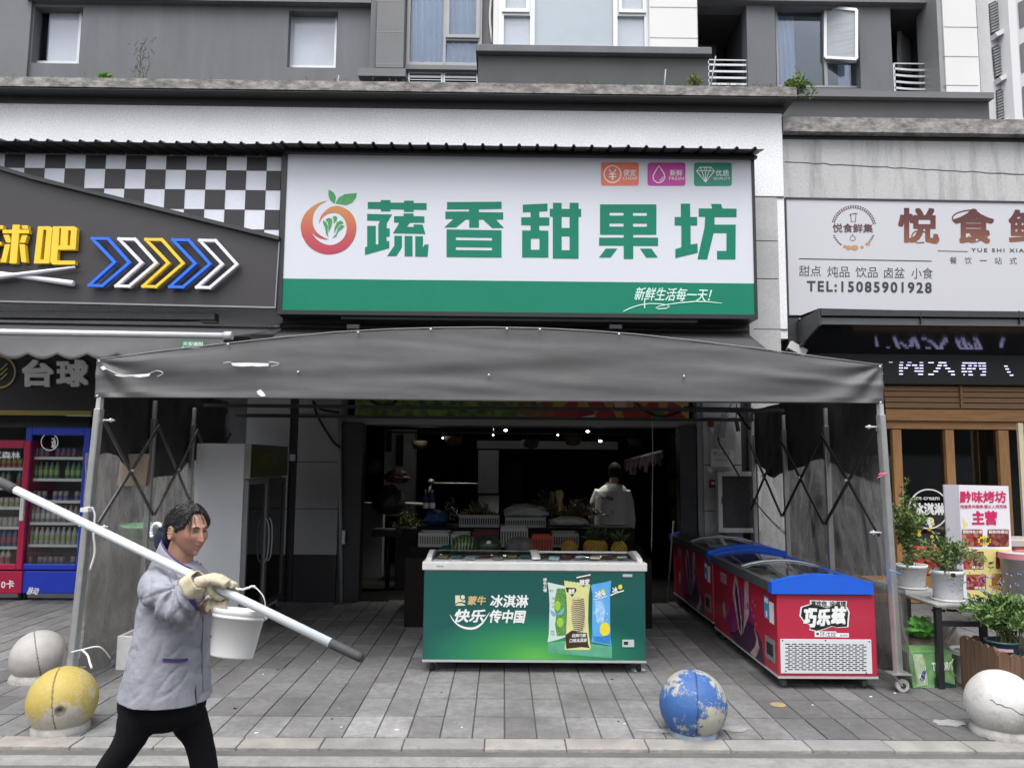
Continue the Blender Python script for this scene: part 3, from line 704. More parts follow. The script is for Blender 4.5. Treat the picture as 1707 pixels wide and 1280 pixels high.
# corners of the face follow the photo (the box hangs a touch out of level with the camera)
xl = P(475,385,YSG).x; xr = P(1255,393,YSG).x; zt = P(865,257,YSG).z; zb = P(865,521,YSG).z; zg = P(865,468.5,YSG).z
sg = thing('shop_sign', 'large white sign box with green Chinese characters and a green bottom band', 'sign', ((xl+xr)/2,YSG,zb))
MB().box((xl,YSG,zg),(xr,YSG+0.02,zt)).build('white_panel', M_sign_white, sg)
MB().box((xl,YSG,zb),(xr,YSG+0.02,zg-0.0005)).build('green_panel', M_sign_green, sg)
mb = MB(); e_ = 0.05; d_ = YF+0.001
for a, b in (((xl-e_,YSG-0.012,zb-e_),(xl,d_,zt+e_)),((xr,YSG-0.012,zb-e_),(xr+e_*0.7,d_,zt+e_)),((xl,YSG-0.012,zb-e_),(xr,d_,zb)),((xl,YSG-0.012,zt),(xr,d_,zt+0.03))): mb.box(a, b)
mb.build('frame', M_sign_frame, sg)
def zp(x0, y0, sc, pts, Y): return [P(x0+a/sc, y0+b/sc, Y) for a, b in pts]
K = 7.1125
CH = {
 'shu': (490,300,7.1125,[([(875,262),(1030,262),(1030,240),(1143,240),(1143,270),(1305,270),(1305,247),(1420,247),(1420,275),(1573,275),(1573,355),(1420,352),(1420,378),(1305,378),(1305,350),(1143,348),(1143,372),(1030,372),(1030,345),(875,342)],[]),
  ([(868,402),(1162,410),(1100,515),(1100,575),(1135,575),(1135,672),(1098,672),(1098,725),(1130,725),(1130,808),(842,888),(842,800),(868,790),(868,545),(970,545),(970,765),(1000,765),(1000,530),(1022,485),(868,480)],[]),
  ([(1187,430),(1300,430),(1300,398),(1418,398),(1418,430),(1547,433),(1547,507),(1375,507),(1340,555),(1418,558),(1418,528),(1525,530),(1558,640),(1175,632),(1250,507),(1187,503)],[]),
  ([(1190,663),(1280,663),(1280,800),(1215,902),(1105,902),(1190,780)],[]),([(1312,665),(1405,665),(1405,905),(1312,905)],[]),([(1438,668),(1530,668),(1530,808),(1550,765),(1597,765),(1583,910),(1438,908)],[])]),
 'xiang': (720,320,6.565,[([(165,112),(762,108),(762,185),(515,190),(515,222),(780,225),(780,300),(700,302),(787,393),(660,395),(560,302),(515,302),(515,390),(408,390),(408,302),(370,302),(265,388),(135,388),(238,295),(147,295),(147,215),(408,215),(408,190),(165,190)],[]),
  ([(160,410),(762,420),(762,718),(160,712)],[[(262,495),(658,502),(658,532),(262,527)],[(262,603),(658,608),(658,640),(262,635)]])]),
 'tian': (720,320,6.565,[([(995,140),(1265,128),(1265,210),(1175,215),(1175,278),(1285,280),(1285,367),(1175,367),(1175,422),(1275,425),(1275,718),(987,716),(987,422),(1080,422),(1080,365),(977,362),(977,278),(1080,278),(1080,220),(995,222)],[[(1083,510),(1177,510),(1177,633),(1083,633)]]),
  ([(1325,120),(1420,120),(1420,187),(1507,187),(1507,120),(1605,120),(1605,187),(1633,187),(1633,272),(1605,272),(1605,730),(1323,727),(1323,272),(1290,270),(1290,185),(1325,185)],[[(1420,272),(1507,272),(1507,395),(1420,395)],[(1420,485),(1507,485),(1507,638),(1420,638)]])]),
 'guo': (980,320,6.322,[([(128,132),(722,132),(722,450),(478,450),(478,480),(740,482),(740,568),(478,568),(478,705),(378,705),(378,566),(118,565),(118,482),(378,482),(378,450),(128,450)],[[(228,218),(375,218),(375,250),(228,250)],[(475,220),(622,220),(622,252),(475,252)],[(228,332),(375,332),(375,365),(228,365)],[(475,333),(622,333),(622,367),(475,367)]]),
  ([(190,597),(310,597),(240,690),(118,690)],[]),([(550,597),(670,597),(735,690),(615,692)],[])]),
 'fang': (980,320,6.322,[([(980,125),(1077,125),(1080,265),(1152,265),(1152,353),(1083,353),(1083,555),(1155,543),(1158,640),(922,697),(922,603),(985,585),(985,353),(915,353),(915,265),(980,265)],[]),
  ([(1298,127),(1405,127),(1418,175),(1567,178),(1567,265),(1335,265),(1335,345),(1558,345),(1556,710),(1362,710),(1360,622),(1460,622),(1462,433),(1325,433),(1258,710),(1155,708),(1230,375),(1237,262),(1168,260),(1168,175),(1312,175)],[])]),
}
YI = YSG-0.004
for k, (x0, y0, sc, polys) in CH.items():
    mb = MB()
    for pts, holes in polys: mb.poly(zp(x0,y0,sc,pts,YI)[::-1], [zp(x0,y0,sc,h,YI) for h in holes], (0,0.003,0))
    mb.build('character', M_sign_green, sg)
ring = [(390,247),(300,270),(200,330),(120,420),(80,540),(95,660),(160,770),(270,850),(400,882),(540,860),(650,790),(720,680),(740,560),(715,450),(650,365),(560,318),(500,308),(420,330),(350,390),(310,450),(298,520),(330,455),(390,407),(460,388),(540,405),(600,470),(625,560),(610,650),(560,720),(480,765),(400,770),(310,735),(240,670),(195,585),(215,622),(270,672),(340,700),(412,706),(350,678),(270,620),(228,540),(222,460),(245,370),(300,300)]
def smooth2(pts, k=4):
    """round the outline between its four pointed tips"""
    tips = [i for i,q in enumerate(pts) if q in ((390,247),(298,520),(195,585),(412,706))]+[len(pts)]; out = []
    pts = pts+[pts[0]]
    for i0, i1 in zip(tips[:-1], tips[1:]): out += [(q.x,q.y) for q in smooth_path([(x,y,0) for x,y in pts[i0:i1+1]],k)[:-1]]
    return out
mb = MB()
i_a, i_b, i_c = ring.index((95,660)), ring.index((195,585)), ring.index((412,706))
rnd = lambda q, k=4: [(v_.x,v_.y) for v_ in smooth_path([(x,y,0) for x,y in q],k)]
crescent = rnd(ring[:i_a+1])+rnd(ring[i_b:i_c+1])+rnd(ring[i_c:]+[ring[0]])[1:-1]
i_s = ring.index((298,520))
main_ring = rnd(ring[i_a:i_s+1])+rnd(ring[i_s:i_b+1])[1:]
for lp in (crescent, main_ring): mb.poly(zp(490,300,7.1125,lp,YI)[::-1], (), (0,0.003,0))
zl_ = P(550,424,YI).z-zb; zh_ = P(550,334,YI).z-zb
mb.build('fruit_emblem', grad_mat('emblem_print', [(0,(0.40,0.030,0.075)),(0.35,(0.44,0.065,0.065)),(0.75,(0.52,0.18,0.06)),(1,(0.54,0.26,0.07))], zl_, zh_), sg)
for nm_, l in zip(('leaf_emblem',)*2+('petal_emblem',)*5, ([(412,115),(470,150),(497,200),(490,260),(470,280),(430,240),(408,180)],[(492,278),(530,210),(600,170),(745,155),(735,210),(690,270),(620,298),(560,290)],
          [(345,480),(380,500),(400,540),(400,620),(405,680),(380,640),(370,570),(345,510)],[(375,470),(410,450),(450,460),(455,500),(440,560),(410,620),(407,550),(402,510)],[(460,440),(485,425),(515,445),(505,480),(470,520),(470,480)],
          [(480,640),(480,570),(510,500),(560,480),(590,515),(540,530),(500,580)],[(455,690),(500,640),(520,570),(560,535),(600,545),(570,580),(530,610),(500,670)])):
    mb = MB(); mb.poly(zp(490,300,7.1125,l,YI)[::-1], (), (0,0.003,0)); mb.build(nm_, M_leaf_ink, sg)
def rrect(x0,y0,x1,y1,r,Y,n=4):
    pts = []
    for cx,cy,a0 in ((x1-r,y0+r,-90),(x1-r,y1-r,0),(x0+r,y1-r,90),(x0+r,y0+r,180)):
        for i in range(n+1):
            a = rad(a0+90*i/n); pts.append(P(cx+r*math.cos(a), cy+r*math.sin(a), Y))
    return pts
def stroke(mb, pts, w_, Y, closed=False):
    """a drawn line of even width on the plane Y (points and width in photo pixels)"""
    ps = [V((*p,0)) for p in pts]; n_ = len(ps); L_, R_ = [], []
    for i in range(n_):
        a = ps[(i-1) % n_] if (closed or i > 0) else ps[i]; b = ps[(i+1) % n_] if (closed or i < n_-1) else ps[i]
        d = (b-a).normalized(); nn = V((-d.y,d.x,0)); ww = w_[i] if isinstance(w_, (list,tuple)) else w_
        L_.append(ps[i]+nn*ww/2); R_.append(ps[i]-nn*ww/2)
    o = [P(p.x,p.y,Y) for p in L_]+[P(p.x,p.y,Y) for p in R_]
    m_ = n_ if closed else n_-1
    mb.add(o, [(i,(i+1) % n_,n_+(i+1) % n_,n_+i) for i in range(m_)], False)
def circ(cx,cy,r,n=28,a0=0,a1=360,ry=None): return [(cx+r*math.cos(rad(a0+(a1-a0)*i/n)), cy+(ry or r)*math.sin(rad(a0+(a1-a0)*i/n))) for i in range(n+ (0 if a1-a0 == 360 else 1))]
YJ = YI-0.0015
for i,(x0,c_,t1,t2) in enumerate(((1002,s(222,116,92),'便宜','CHEAP'),(1079.5,s(187,58,150),'新鲜','FRESH'),(1157,s(38,135,110),'优质','QUALITY'))):
    y0 = 271+i*0.3; mb = MB(); mb.poly(rrect(x0,y0,x0+63,y0+38.5,4,YI), (), (0,0.003,0)); bd = mb.build('badge', mat('badge_ink', c_, 0.5), sg)
    mb = MB(); cx, cy = x0+19, y0+19.5
    if i == 0:
        stroke(mb, circ(cx,cy,14), 1.7, YJ, True); stroke(mb,[(cx-6,cy-8),(cx,cy-0.5),(cx+6,cy-8)],2,YJ); stroke(mb,[(cx,cy-1),(cx,cy+10)],2,YJ-0.0003); stroke(mb,[(cx-6,cy),(cx+6,cy)],1.7,YJ-0.0006); stroke(mb,[(cx-6,cy+4.5),(cx+6,cy+4.5)],1.7,YJ-0.0006)
    elif i == 1:
        stroke(mb, [(cx,cy-14.5),(cx-6,cy-5),(cx-10,cy+3),(cx-9,cy+9),(cx-4,cy+13.5),(cx+1,cy+14),(cx+7,cy+11),(cx+10,cy+5),(cx+8,cy-2),(cx+4,cy-8)],1.6,YJ,True); stroke(mb,[(cx+1,cy+10.5),(cx+5,cy+8),(cx+7,cy+4)],1.4,YJ)
    else:
        g = [(-15,-6),(-9,-12),(9,-12),(15,-6),(0,13)]
        stroke(mb,[(cx+a,cy+b) for a,b in g],1.6,YJ,True)
        for q in (((-15,-6),(15,-6)),((-9,-12),(-6,-6),(0,13)),((9,-12),(6,-6),(0,13)),((-2,-12),(-2,-6)),((2,-12),(2,-6)),((0,-6),(0,13))): stroke(mb,[(cx+a,cy+b) for a,b in q],1.2,YJ-0.0003)
    x_ = x0+37 if i < 2 else x0+36
    writepx(mb, t1, x_, y0+12, x0+58, y0+22.5, YI, 0.0015, bold=0.01); writepx(mb, t2, x_-1 if i < 2 else x_-4, y0+24, x0+60.5, y0+29, YI, 0.0015)
    mb.build('badge_print', M_ink_white, bd)
mb = MB()
writepx(mb, '新鲜生活每一天！', 1057, 480, 1187, 502, YI, 0.001, tilt=0.02, shear=0.35, bold=0.012)
stroke(mb, [(1039,519),(1052,513),(1066,508.5),(1083,506),(1100,506.5),(1113,508.5),(1116,511),(1110,514),(1098,515),(1093,513.5),(1100,510),(1116,507),(1135,504.5),(1160,502.5),(1180,503),(1204,505.5)], [1.4,1.8,1.6,1.5,1.5,1.5,1.5,1.6,1.8,1.6,1.4,1.5,1.7,1.8,1.6,0.8], YJ)
stroke(mb, [(1074.5,497),(1074.8,514)], 1.7, YJ-0.0002)
mb.build('script_lettering', mat('mint_ink',(0.55,0.78,0.70),0.5), sg)

# the corrugated rain hoods above the two signs
M_corr = mat('corrugated_steel', (0.055,0.057,0.06), 0.5, metal=0.2, var=0.25, vscale=10)
def hood(name, label, xa, xb, za, zb_, ya, yb_, n_ribs):
    mb = MB(); nu = n_ribs*18
    def fn(u, v_):
        ph = (u*n_ribs) % 1.0; bump_ = 0.030*max(0.0, math.cos((ph-0.5)*math.pi*4.5))**0.6 if abs(ph-0.5) < 0.11 else 0.0
        jag = 0.012*noise.noise(V((u*n_ribs*0.9,0,xa)))*v_
        return V((xa+(xb-xa)*u, ya+(yb_-ya)*v_+jag, za+(zb_-za)*v_+bump_))
    mb.grid(fn, nu, 3, smooth=False)
    o = mb.build(name, M_corr, solid=0.006); return tag(o, label, 'rain hood')
hA, hB = P(470,245,8.62), P(1274,249,8.62)
hood('rain_hood', 'dark corrugated steel rain hood over the white and green sign', xl-0.10, hB.x, zt+0.12, hB.z, YF-0.0, 8.62, 27)
hood('rain_hood', 'dark corrugated steel rain hood over the checkered sign', -9.0, xl-0.02, zt+0.14, P(250,238,8.68).z, YF-0.0, 8.68, 34)

mb = MB(); mb.box((xl-0.02,8.82,zt-0.045),(xr+0.05,8.885,zt-0.015)); tag(mb.build('flashing', M_black), 'black flashing strip along the top edge of the white and green sign', 'flashing')
# flat steel beams and brackets under the sign, in front of the fascia
mb = MB(); rbox(mb, 568, 523, 1163, 535, 8.95, 0.12); tag(mb.build('steel_beam', M_dkmetal, bevel=0.006), 'long grey steel beam right under the white and green sign', 'beam')
mb = MB(); rbox(mb, 470, 524, 1250, 600, 9.25, 0.1); tag(mb.build('dark_fascia', M_black), 'black fascia board between the sign and the awning', 'fascia')
mb = MB(); rbox(mb, -100, 519, 358, 531, 8.95, 0.14); tag(mb.build('steel_beam', M_dkmetal, bevel=0.006), 'grey steel beam below the checkered sign', 'beam')
mb = MB(); rbox(mb, 333, 531, 360, 537, 9.0, 0.1); tag(mb.build('bracket', M_alu_grey), 'small grey bracket at the end of the left beam', 'bracket')
for px in (578, 1016):
    mb = MB(); rbox(mb, px, 541, px+21, 548, 8.95, 0.12); tag(mb.build('bracket', M_dkmetal, bevel=0.004), 'dark bracket under the '+('left' if px < 800 else 'right')+' part of the long steel beam', 'bracket', 'brackets under the beam')

# ------------------------------------------------------------------ the checkered billiards sign on the left
YK = 8.95
ck = thing('checkered_sign', 'dark grey sign with black and white checks, yellow characters and coloured chevrons', 'sign', (-5,YK,3.5))
M_chk = mat('check_dark', (0.026,0.023,0.026), 0.45); M_chkw = mat('check_white', (0.74,0.76,0.84), 0.4, var=0.06, vscale=6)
x0c, x1c = P(-160,330,YK+0.06).x, P(467,330,YK+0.06).x; z1c, z0c = P(230,260,YK+0.06).z, P(230,408,YK+0.06).z
MB().box((x0c,YK+0.06,z0c-0.6),(x1c,YK+0.1,z1c)).build('white_panel', M_chkw, ck)
mb = MB(); sq = (P(433,330,YK+0.06).x-P(400,330,YK+0.06).x)*1.02
ph0 = P(3.5,330,YK+0.06).x
for r in range(6):
    zt_ = z1c - (0.0 if r == 0 else sq*0.70+sq*(r-1)); zb_ = z1c-(sq*0.70+sq*r)
    for c in range(-10, 18):
        if (c+r) % 2 == 0:
            a = ph0+c*sq; b = min(a+sq, x1c)
            if a < x1c: mb.box((max(a,x0c),YK+0.055,zb_),(b,YK+0.0599,zt_))
mb.build('check_pattern', M_chk, ck)
M_kpanel = mat('dark_sign_panel', (0.040,0.036,0.040), 0.42, var=0.06, vscale=2)
edge = [(-160,232),(0,284),(60,302),(467,402)]
poly = [P(x,y,YK-0.06) for x,y in edge]+[P(460,513,YK-0.06),P(-160,499,YK-0.06)]
MB().poly(poly[::-1], (), (0,0.11,0)).build('dark_panel', M_kpanel, ck)
mb = MB()
for (a,b) in zip(edge[:-1],edge[1:]): mb.bar(P(*a,YK-0.065)+V((0,0,0.02)), P(*b,YK-0.065)+V((0,0,0.02)), 0.13, 0.045)
mb.build('slanted_edge', M_dkmetal, ck)
mb = MB(); mb.bar(P(-160,499,YK-0.07),P(460,513,YK-0.07),0.03,0.02); mb.bar(P(459,513,YK-0.07),P(466,404,YK-0.07),0.03,0.012); mb.build('edge_strip', M_alu_grey, ck)
mb = MB(); rbox(mb, 465.5, 257, 474, 516, YK-0.05, 0.4); mb.build('end_post', M_sign_frame, ck)
M_yel = mat('yellow_letter', (0.80,0.55,0.035), 0.4, var=0.05); M_bluel = mat('blue_letter', (0.02,0.15,0.72), 0.4); M_whtl = mat('white_letter', (0.74,0.74,0.80), 0.4)
YLt = YK-0.13; dep = (0,0.06,0)
def chars(name, polys, m):
    mb = MB()
    for i,(pts,hs_) in enumerate(polys):
        Yi = YLt-0.0006*i
        mb.poly(zp(0,360,9.143,pts,Yi)[::-1], [zp(0,360,9.143,h,Yi) for h in hs_], dep)
    return mb.build(name, m, ck)
chars('character', [([(192,135),(300,135),(252,722),(142,722)],[]),([(40,212),(443,212),(440,265),(38,265)],[]),([(330,145),(420,145),(425,200),(345,200)],[]),([(50,290),(135,290),(162,390),(155,405),(95,405)],[]),([(75,432),(155,432),(90,705),(10,705)],[]),([(335,295),(415,295),(380,410),(300,405)],[]),([(295,432),(375,432),(400,705),(325,705)],[]),
  ([(-250,145),(45,145),(45,200),(-250,200)],[]),([(-250,395),(18,395),(18,445),(-250,445)],[]),([(-250,640),(-20,640),(-20,705),(-250,705)],[]),([(-150,150),(-70,150),(-70,700),(-150,700)],[])], M_yel)
chars('character', [([(578,160),(760,160),(795,190),(750,722),(515,722)],[[(662,205),(700,212),(707,225),(665,665),(612,665)]]),([(808,160),(1130,160),(1172,195),(1150,515),(880,515),(868,682),(1145,682),(1142,740),(800,740),(762,695)],[[(905,190),(930,190),(918,455),(888,455)],[(1040,222),(1062,215),(1080,230),(1065,455),(1025,455)]])], M_yel)
mb = MB(); mb.tube([P(-40,467,YLt-0.02),P(125,445.5,YLt-0.02)],[0.034,0.014],10); mb.build('cue', M_whtl, ck)
mb = MB(); mb.tube([P(-40,450,YLt+0.01),P(120,472.5,YLt+0.01),P(123,473,YLt+0.01)],[0.018,0.036,0.03],10); mb.build('cue', M_whtl, ck)
for i,m_ in enumerate((M_bluel,M_whtl,M_yel,M_bluel,M_whtl)):
    dx, dy = i*44.7, i*0.75
    ps = [P(x+dx,y+dy,YLt) for x,y in ((155,398.5),(181.5,399),(217,438.5),(172,477),(150,476.5),(192.5,438))]
    mb = MB()
    for a,b in zip(ps, ps[1:]+ps[:1]):
        d = (b-a).normalized()*0.016; mb.bar(a-d, b+d, 0.05-0.0007*(ps.index(a)), 0.033, up=ZA if abs((b-a).normalized().z) < 0.9 else XA)
    mb.build('chevron', m_, ck)

# ------------------------------------------------------------------ white sign of the food shop on the right
YW2 = YR-0.10
fs_ = thing('food_shop_sign', 'long white sign with brown Chinese characters and a round wreath emblem', 'sign', (4.5,YW2,3.3))
M_sw2 = mat('white_sign_film', (0.52,0.52,0.56), 0.4, var=0.05, vscale=1.5, dirt=(0.44,0.43,0.42), damt=0.3, dscale=1.5, stretch=(1,1,0.3))
poly = [(1309.5,331),(1900,341),(1900,526),(1365,514),(1335,525.5),(1314,525)]
MB().poly([P(x,y,YW2) for x,y in poly][::-1], (), (0,0.099,0)).build('white_panel', M_sw2, fs_)
mb = MB(); mb.bar(P(1309,330,YW2-0.004)+V((0,0.05,0)),P(1314,528,YW2-0.004)+V((0,0.05,0)),0.02,0.12,up=YA); mb.bar(P(1309,330.5,YW2-0.004)+V((0,0.05,0)),P(1900,340.5,YW2-0.004)+V((0,0.05,0)),0.12,0.02); mb.build('frame', M_dkmetal, fs_)
org = V(fs_['_org'])
M_brown = grad_mat('brown_print', [(0,(0.22,0.085,0.045)),(0.5,(0.115,0.032,0.027)),(1,(0.070,0.018,0.022))], P(1600,405,YW2).z-org.z, P(1600,346,YW2).z-org.z)
M_ink = mat('dark_ink', (0.035,0.037,0.042), 0.5)
def wchar(txt, x0,y0,x1,y1, m, bold=0.0, name='lettering', **kw):
    mb = MB(); writepx(mb, txt, x0,y0,x1,y1, YW2, 0.002, bold=bold, **kw); return mb.build(name, m, fs_)
wchar('悦',1497,347,1564,405,M_brown,0.030,'character'); wchar('食',1589,348,1657,406,M_brown,0.030,'character'); wchar('鲜',1681,350,1750,407,M_brown,0.030,'character')
mb = MB()
for pts in ([(1590,370),(1588,362),(1594,356),(1606,352),(1620,350)],[(1541,404),(1528,404),(1520,396),(1524,387),(1534,385),(1545,388)],[(1561,393),(1565,398),(1562,405),(1552,404)],[(1616,394),(1612,400),(1622,404),(1640,398),(1650,390)]):
    pp = smooth_path([(x,y,0) for x,y in pts],5); stroke(mb,[(q.x,q.y) for q in pp],1.8,YW2-0.0045)
mb.build('flourish', M_brown, fs_)
wchar('甜点',1332,443,1368.5,461,M_ink); wchar('炖品',1379,444,1416,462.5,M_ink); wchar('饮品',1426,445,1463,463,M_ink); wchar('卤盆',1473.5,446,1508,464,M_ink); wchar('小食',1519,446.5,1555,465,M_ink)
wchar('TEL:15085901928',1345,469.5,1553,487.5,M_ink,0.035,tilt=0.014,space=1.25)
wchar('YUE SHI XIAN JI',1619,414.5,1733,422.5,M_ink,0.012,space=1.3)
for i,c in enumerate('餐饮一站式服务'): wchar(c,1583+i*25,428.5+i*0.2+(5 if c=='一' else 0),1595+i*25,440+i*0.2-(5 if c=='一' else 0),M_ink)
mb = MB(); stroke(mb,[(1332,431.5),(1553,435.5)],1.6,YW2-0.002); stroke(mb,[(1563,418.5),(1613,419.5)],1.3,YW2-0.002); mb.build('rule_line', M_ink, fs_)
# wreath emblem
mb = MB(); ex, ey, er = 1423, 380, 35
for k in range(24):
    a = rad(195+k*150/23); c_ = V((ex+er*math.cos(a), ey+er*math.sin(a),0)); t_ = V((-math.sin(a),math.cos(a),0)); n_ = V((math.cos(a),math.sin(a),0))
    for sgn in (-1,1):
        b_ = c_+t_*2.5+n_*sgn*2.6; mid1 = c_+t_*0.6+n_*sgn*2.6; mid2 = c_+t_*2.2+n_*sgn*0.6
        mb.poly([P(q.x,q.y,YW2-0.002) for q in (c_,mid1,b_+t_*1.2,mid2)])
writepx(mb, '悦食鲜集', 1388, 373, 1455, 388, YW2, 0.002, bold=0.015)
stroke(mb,[(1418,357),(1419,370),(1426,370),(1427,357)],1.3,YW2-0.002,True); stroke(mb,[(1419,362),(1416,358),(1424,356),(1430,356)],1.0,YW2-0.0024)
stroke(mb, circ(1421.5,397.5,4.5,14,ry=4), 0.9, YW2-0.002, True); stroke(mb,[(1420,393),(1422,390)],0.9,YW2-0.0022)
for k in range(6):
    for side in (-1,1):
        a = rad(90+side*(38+k*6)); c_ = V((ex+er*math.cos(a), ey+er*math.sin(a),0)); mb.poly([P(c_.x+dx,c_.y+dy,YW2-0.002) for dx,dy in ((-2.4,0),(0,-1.3),(2.4,0.2),(0,1.3))])
mb.build('wreath_emblem', mat('plum_ink',(0.10,0.04,0.045),0.5), fs_)
mb = MB()
for cx_,cy_,r_ in ((1409,411,3.6),(1415,413,5),(1425,413,6),(1437,412,3),(1447,406.5,3.8)): mb.poly([P(x,y,YW2-0.0025-0.0002*r_) for x,y in circ(cx_,cy_,r_,14,ry=r_*0.72)][::-1])
mb.build('food_emblem', mat('ochre_ink',(0.45,0.25,0.10),0.5), fs_)
# ------------------------------------------------------------------ push-pull canopy
YCN = 5.95
M_tarp = mat('grey_tarpaulin', (0.132,0.130,0.134), 0.50, var=0.07, vscale=3, spec=0.28, bump=0.12, bscale=350, dirt=(0.065,0.064,0.064), damt=0.5, dscale=1.6, stretch=(0.5,1,2.2))
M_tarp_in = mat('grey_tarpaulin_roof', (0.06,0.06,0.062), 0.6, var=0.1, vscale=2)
M_tear = mat('white_backing', (0.75,0.75,0.75), 0.8)
M_film_r = film('clear_pvc_right', (0.36,0.35,0.33), 0.62, 0.18, 2.2, 0.32)
M_film = film('clear_pvc', (0.32,0.30,0.28), 0.52, 0.16, 2.6, 0.34)
M_film_dk = film('dusty_pvc', (0.16,0.155,0.15), 0.30, 0.4, 4.0, 0.2)
cp_l, cp_r = P(160,663,YCN), P(1471,673,YCN)
cn = thing('canopy', 'large grey tarpaulin push-pull canopy on wheeled steel posts in front of the fruit shop', 'canopy', (0,YCN,0))
top_px = [(164,600),(230,591),(300,582),(380,573),(480,562),(560,554.5),(650,549.5),(740,547),(820,546.5),(900,548),(980,552),(1060,558),(1150,568),(1250,580),(1360,595),(1467,609)]
tp = [P(x,y,YCN) for x,y in top_px]
def topz(x):
    for a,b in zip(tp[:-1],tp[1:]):
        if a.x <= x <= b.x: t_=(x-a.x)/(b.x-a.x); return a.z+(b.z-a.z)*t_
    return tp[0].z if x < tp[0].x else tp[-1].z
def folds(x, z, u, v_):
    """wrinkles of the hanging front sheet: long sagging folds, plus folds that fan out of the two top corners"""
    d = 0.011*noise.noise(V((x*0.55+3, z*7.0+0.5*noise.noise(V((x*0.8,0,1))), 0.3)))
    d += 0.004*noise.noise(V((x*1.3, z*14.0+1.2*math.sin(x*0.9), 4.0)))
    d += 0.012*math.exp(-((v_-0.52-0.06*math.sin(x*1.5))/0.10)**2)*(0.6+0.8*noise.noise(V((x*0.6,0,9))))
    for cx, cz, sgn in ((cp_l.x,tp[0].z,1),(cp_r.x,tp[-1].z,-1)):
        dx, dz = (x-cx)*sgn, cz-z
        r_ = math.hypot(dx,dz)
        if r_ > 0.02: d += 0.026*math.exp(-r_/0.8)*math.cos(math.atan2(dz,dx)*9.0)*min(1,r_/0.15)
    return d*min(1, v_*8)*min(1,(1-v_)*5+0.25)
def front(u, v_):
    x = cp_l.x+(cp_r.x-cp_l.x)*u; zb_ = cp_l.z+(cp_r.z-cp_l.z)*u + 0.004*math.sin(u*9) ; zt_ = topz(x)
    sc_ = 0.010*abs(math.sin(u*math.pi*13))
    z = zb_+(zt_-sc_-zb_)*v_
    return V((x, YCN-0.02-folds(x,z,u,v_), z))
mb = MB(); mb.grid(front, 260, 48); mb.build('front_sheet', M_tarp, cn, solid=0.003)
mb = MB()
def roof(u, v_):
    x = cp_l.x+(cp_r.x-cp_l.x)*u; return V((x, YCN+(9.25-YCN)*v_, topz(x)-0.012-0.05*math.sin(v_*math.pi*3)**2*0.6))
mb.grid(roof, 60, 24); mb.build('roof_sheet', M_tarp_in, cn)
# hem cord along the top edge and the snap studs
mb = MB(); mb.tube([t_+V((0,-0.025,0.0)) for t_ in tp], 0.005, 6); mb.build('edge_cord', mat('grey_cord',(0.20,0.20,0.20),0.6), cn)
mb = MB()
for px,py in ((497,620),(815,625),(1140,627),(165,602),(597,554),(1032,557),(1467,611),(162,660),(1468,671),(380,574),(718,549),(845,548),(900,549)): 
    c = P(px,py,YCN-0.045); mb = MB(); mb.ell(c, 0.010,0.010,0.010,8,6); mb.build('snap_stud', M_alu, cn)

# torn places where the white backing shows
def tear(pts):
    mb = MB(); mb.poly([P(x,y,YCN-0.062) for x,y in pts][::-1], (), (0,0.004,0)); return mb.build('torn_patch', M_tear, cn)
tear([(190,624),(205,625),(222,624.5),(245,623),(252,621),(248,627),(232,629),(220,627.5),(205,628),(195,627)])
tear([(385,605),(410,604.5),(448,605.5),(447,610),(430,611),(420,610),(404,611),(388,609.5)])
tear([(428,652),(434,649),(440,655),(443,660),(435,661),(429,656)])
tear([(167,612),(173,609.5),(178,615),(171,617)])
mb = MB()
for pts in ([(178,615),(200,624),(225,626)],[(250,622),(262,618),(272,622),(262,628)],[(372,605),(385,603)],[(448,603),(466,606),(452,611)]):
    pp = smooth_path([P(x,y,YCN-0.062) for x,y in pts],4); mb.tube(pp,0.003,5)
mb.build('frayed_thread', M_alu, cn)
# posts, casters
def post(top, bot, w_, stub, name='post'):
    top, bot = V(top), V(bot); d = (top-bot).normalized(); mb = MB()
    mb.bar(bot+V((0,0,0.14)), top-d*0.06, w_, w_); p_ = mb.build(name, M_steel, cn, bevel=0.008)
    mb = MB(); mb.bar(top-d*0.07, top+d*stub, w_*0.72, w_*0.72); mb.build('inner_tube', M_alu, p_, bevel=0.004)
    mb = MB(); mb.box(bot+V((-0.075,-0.06,0.135)), bot+V((0.075,0.06,0.143))); mb.bar(bot+V((-0.05,0,0.135)), bot+V((0.02,0,0.05)),0.05,0.01,up=XA); mb.build('caster_plate', M_steel, p_)
    mb = MB(); mb.cyl(bot+V((0.025,-0.018,0.05)), bot+V((0.025,0.018,0.05)), 0.05, n=20); mb.build('caster_wheel', mat('caster_rubber',(0.42,0.41,0.39),0.6,var=0.2,vscale=20), p_, bevel=0.006)
    mb = MB(); mb.cyl(bot+V((0.025,-0.024,0.05)), bot+V((0.025,0.024,0.05)), 0.02, n=12); mb.build('caster_hub', M_dkmetal, p_)
    return p_
gl, gr = G(112,1143), G(1500,1150)
YPl = [YCN, 6.84, 7.76, 8.70]; YPr = [YCN, 7.03, 8.07, 9.15]
tl0, tr0 = P(167,668,YCN), P(1467,678,YCN)
post(tl0, (gl.x+0.05, YCN+0.03, 0), 0.056, 0.05)
post(tr0, (gr.x-0.03, YCN+0.03, 0), 0.054, 0.05)
XLs, XRs = -3.16, 2.97
post_l = [(tl0.x, YCN)]+[(P(px,850,y).x, y) for px,y in ((249,6.84),(316,7.76),(372,8.70))]
post_r = [(tr0.x, YCN)]+[(P(px,850,y).x, y) for px,y in ((1381,7.03),(1310,8.07),(1257,9.15))]
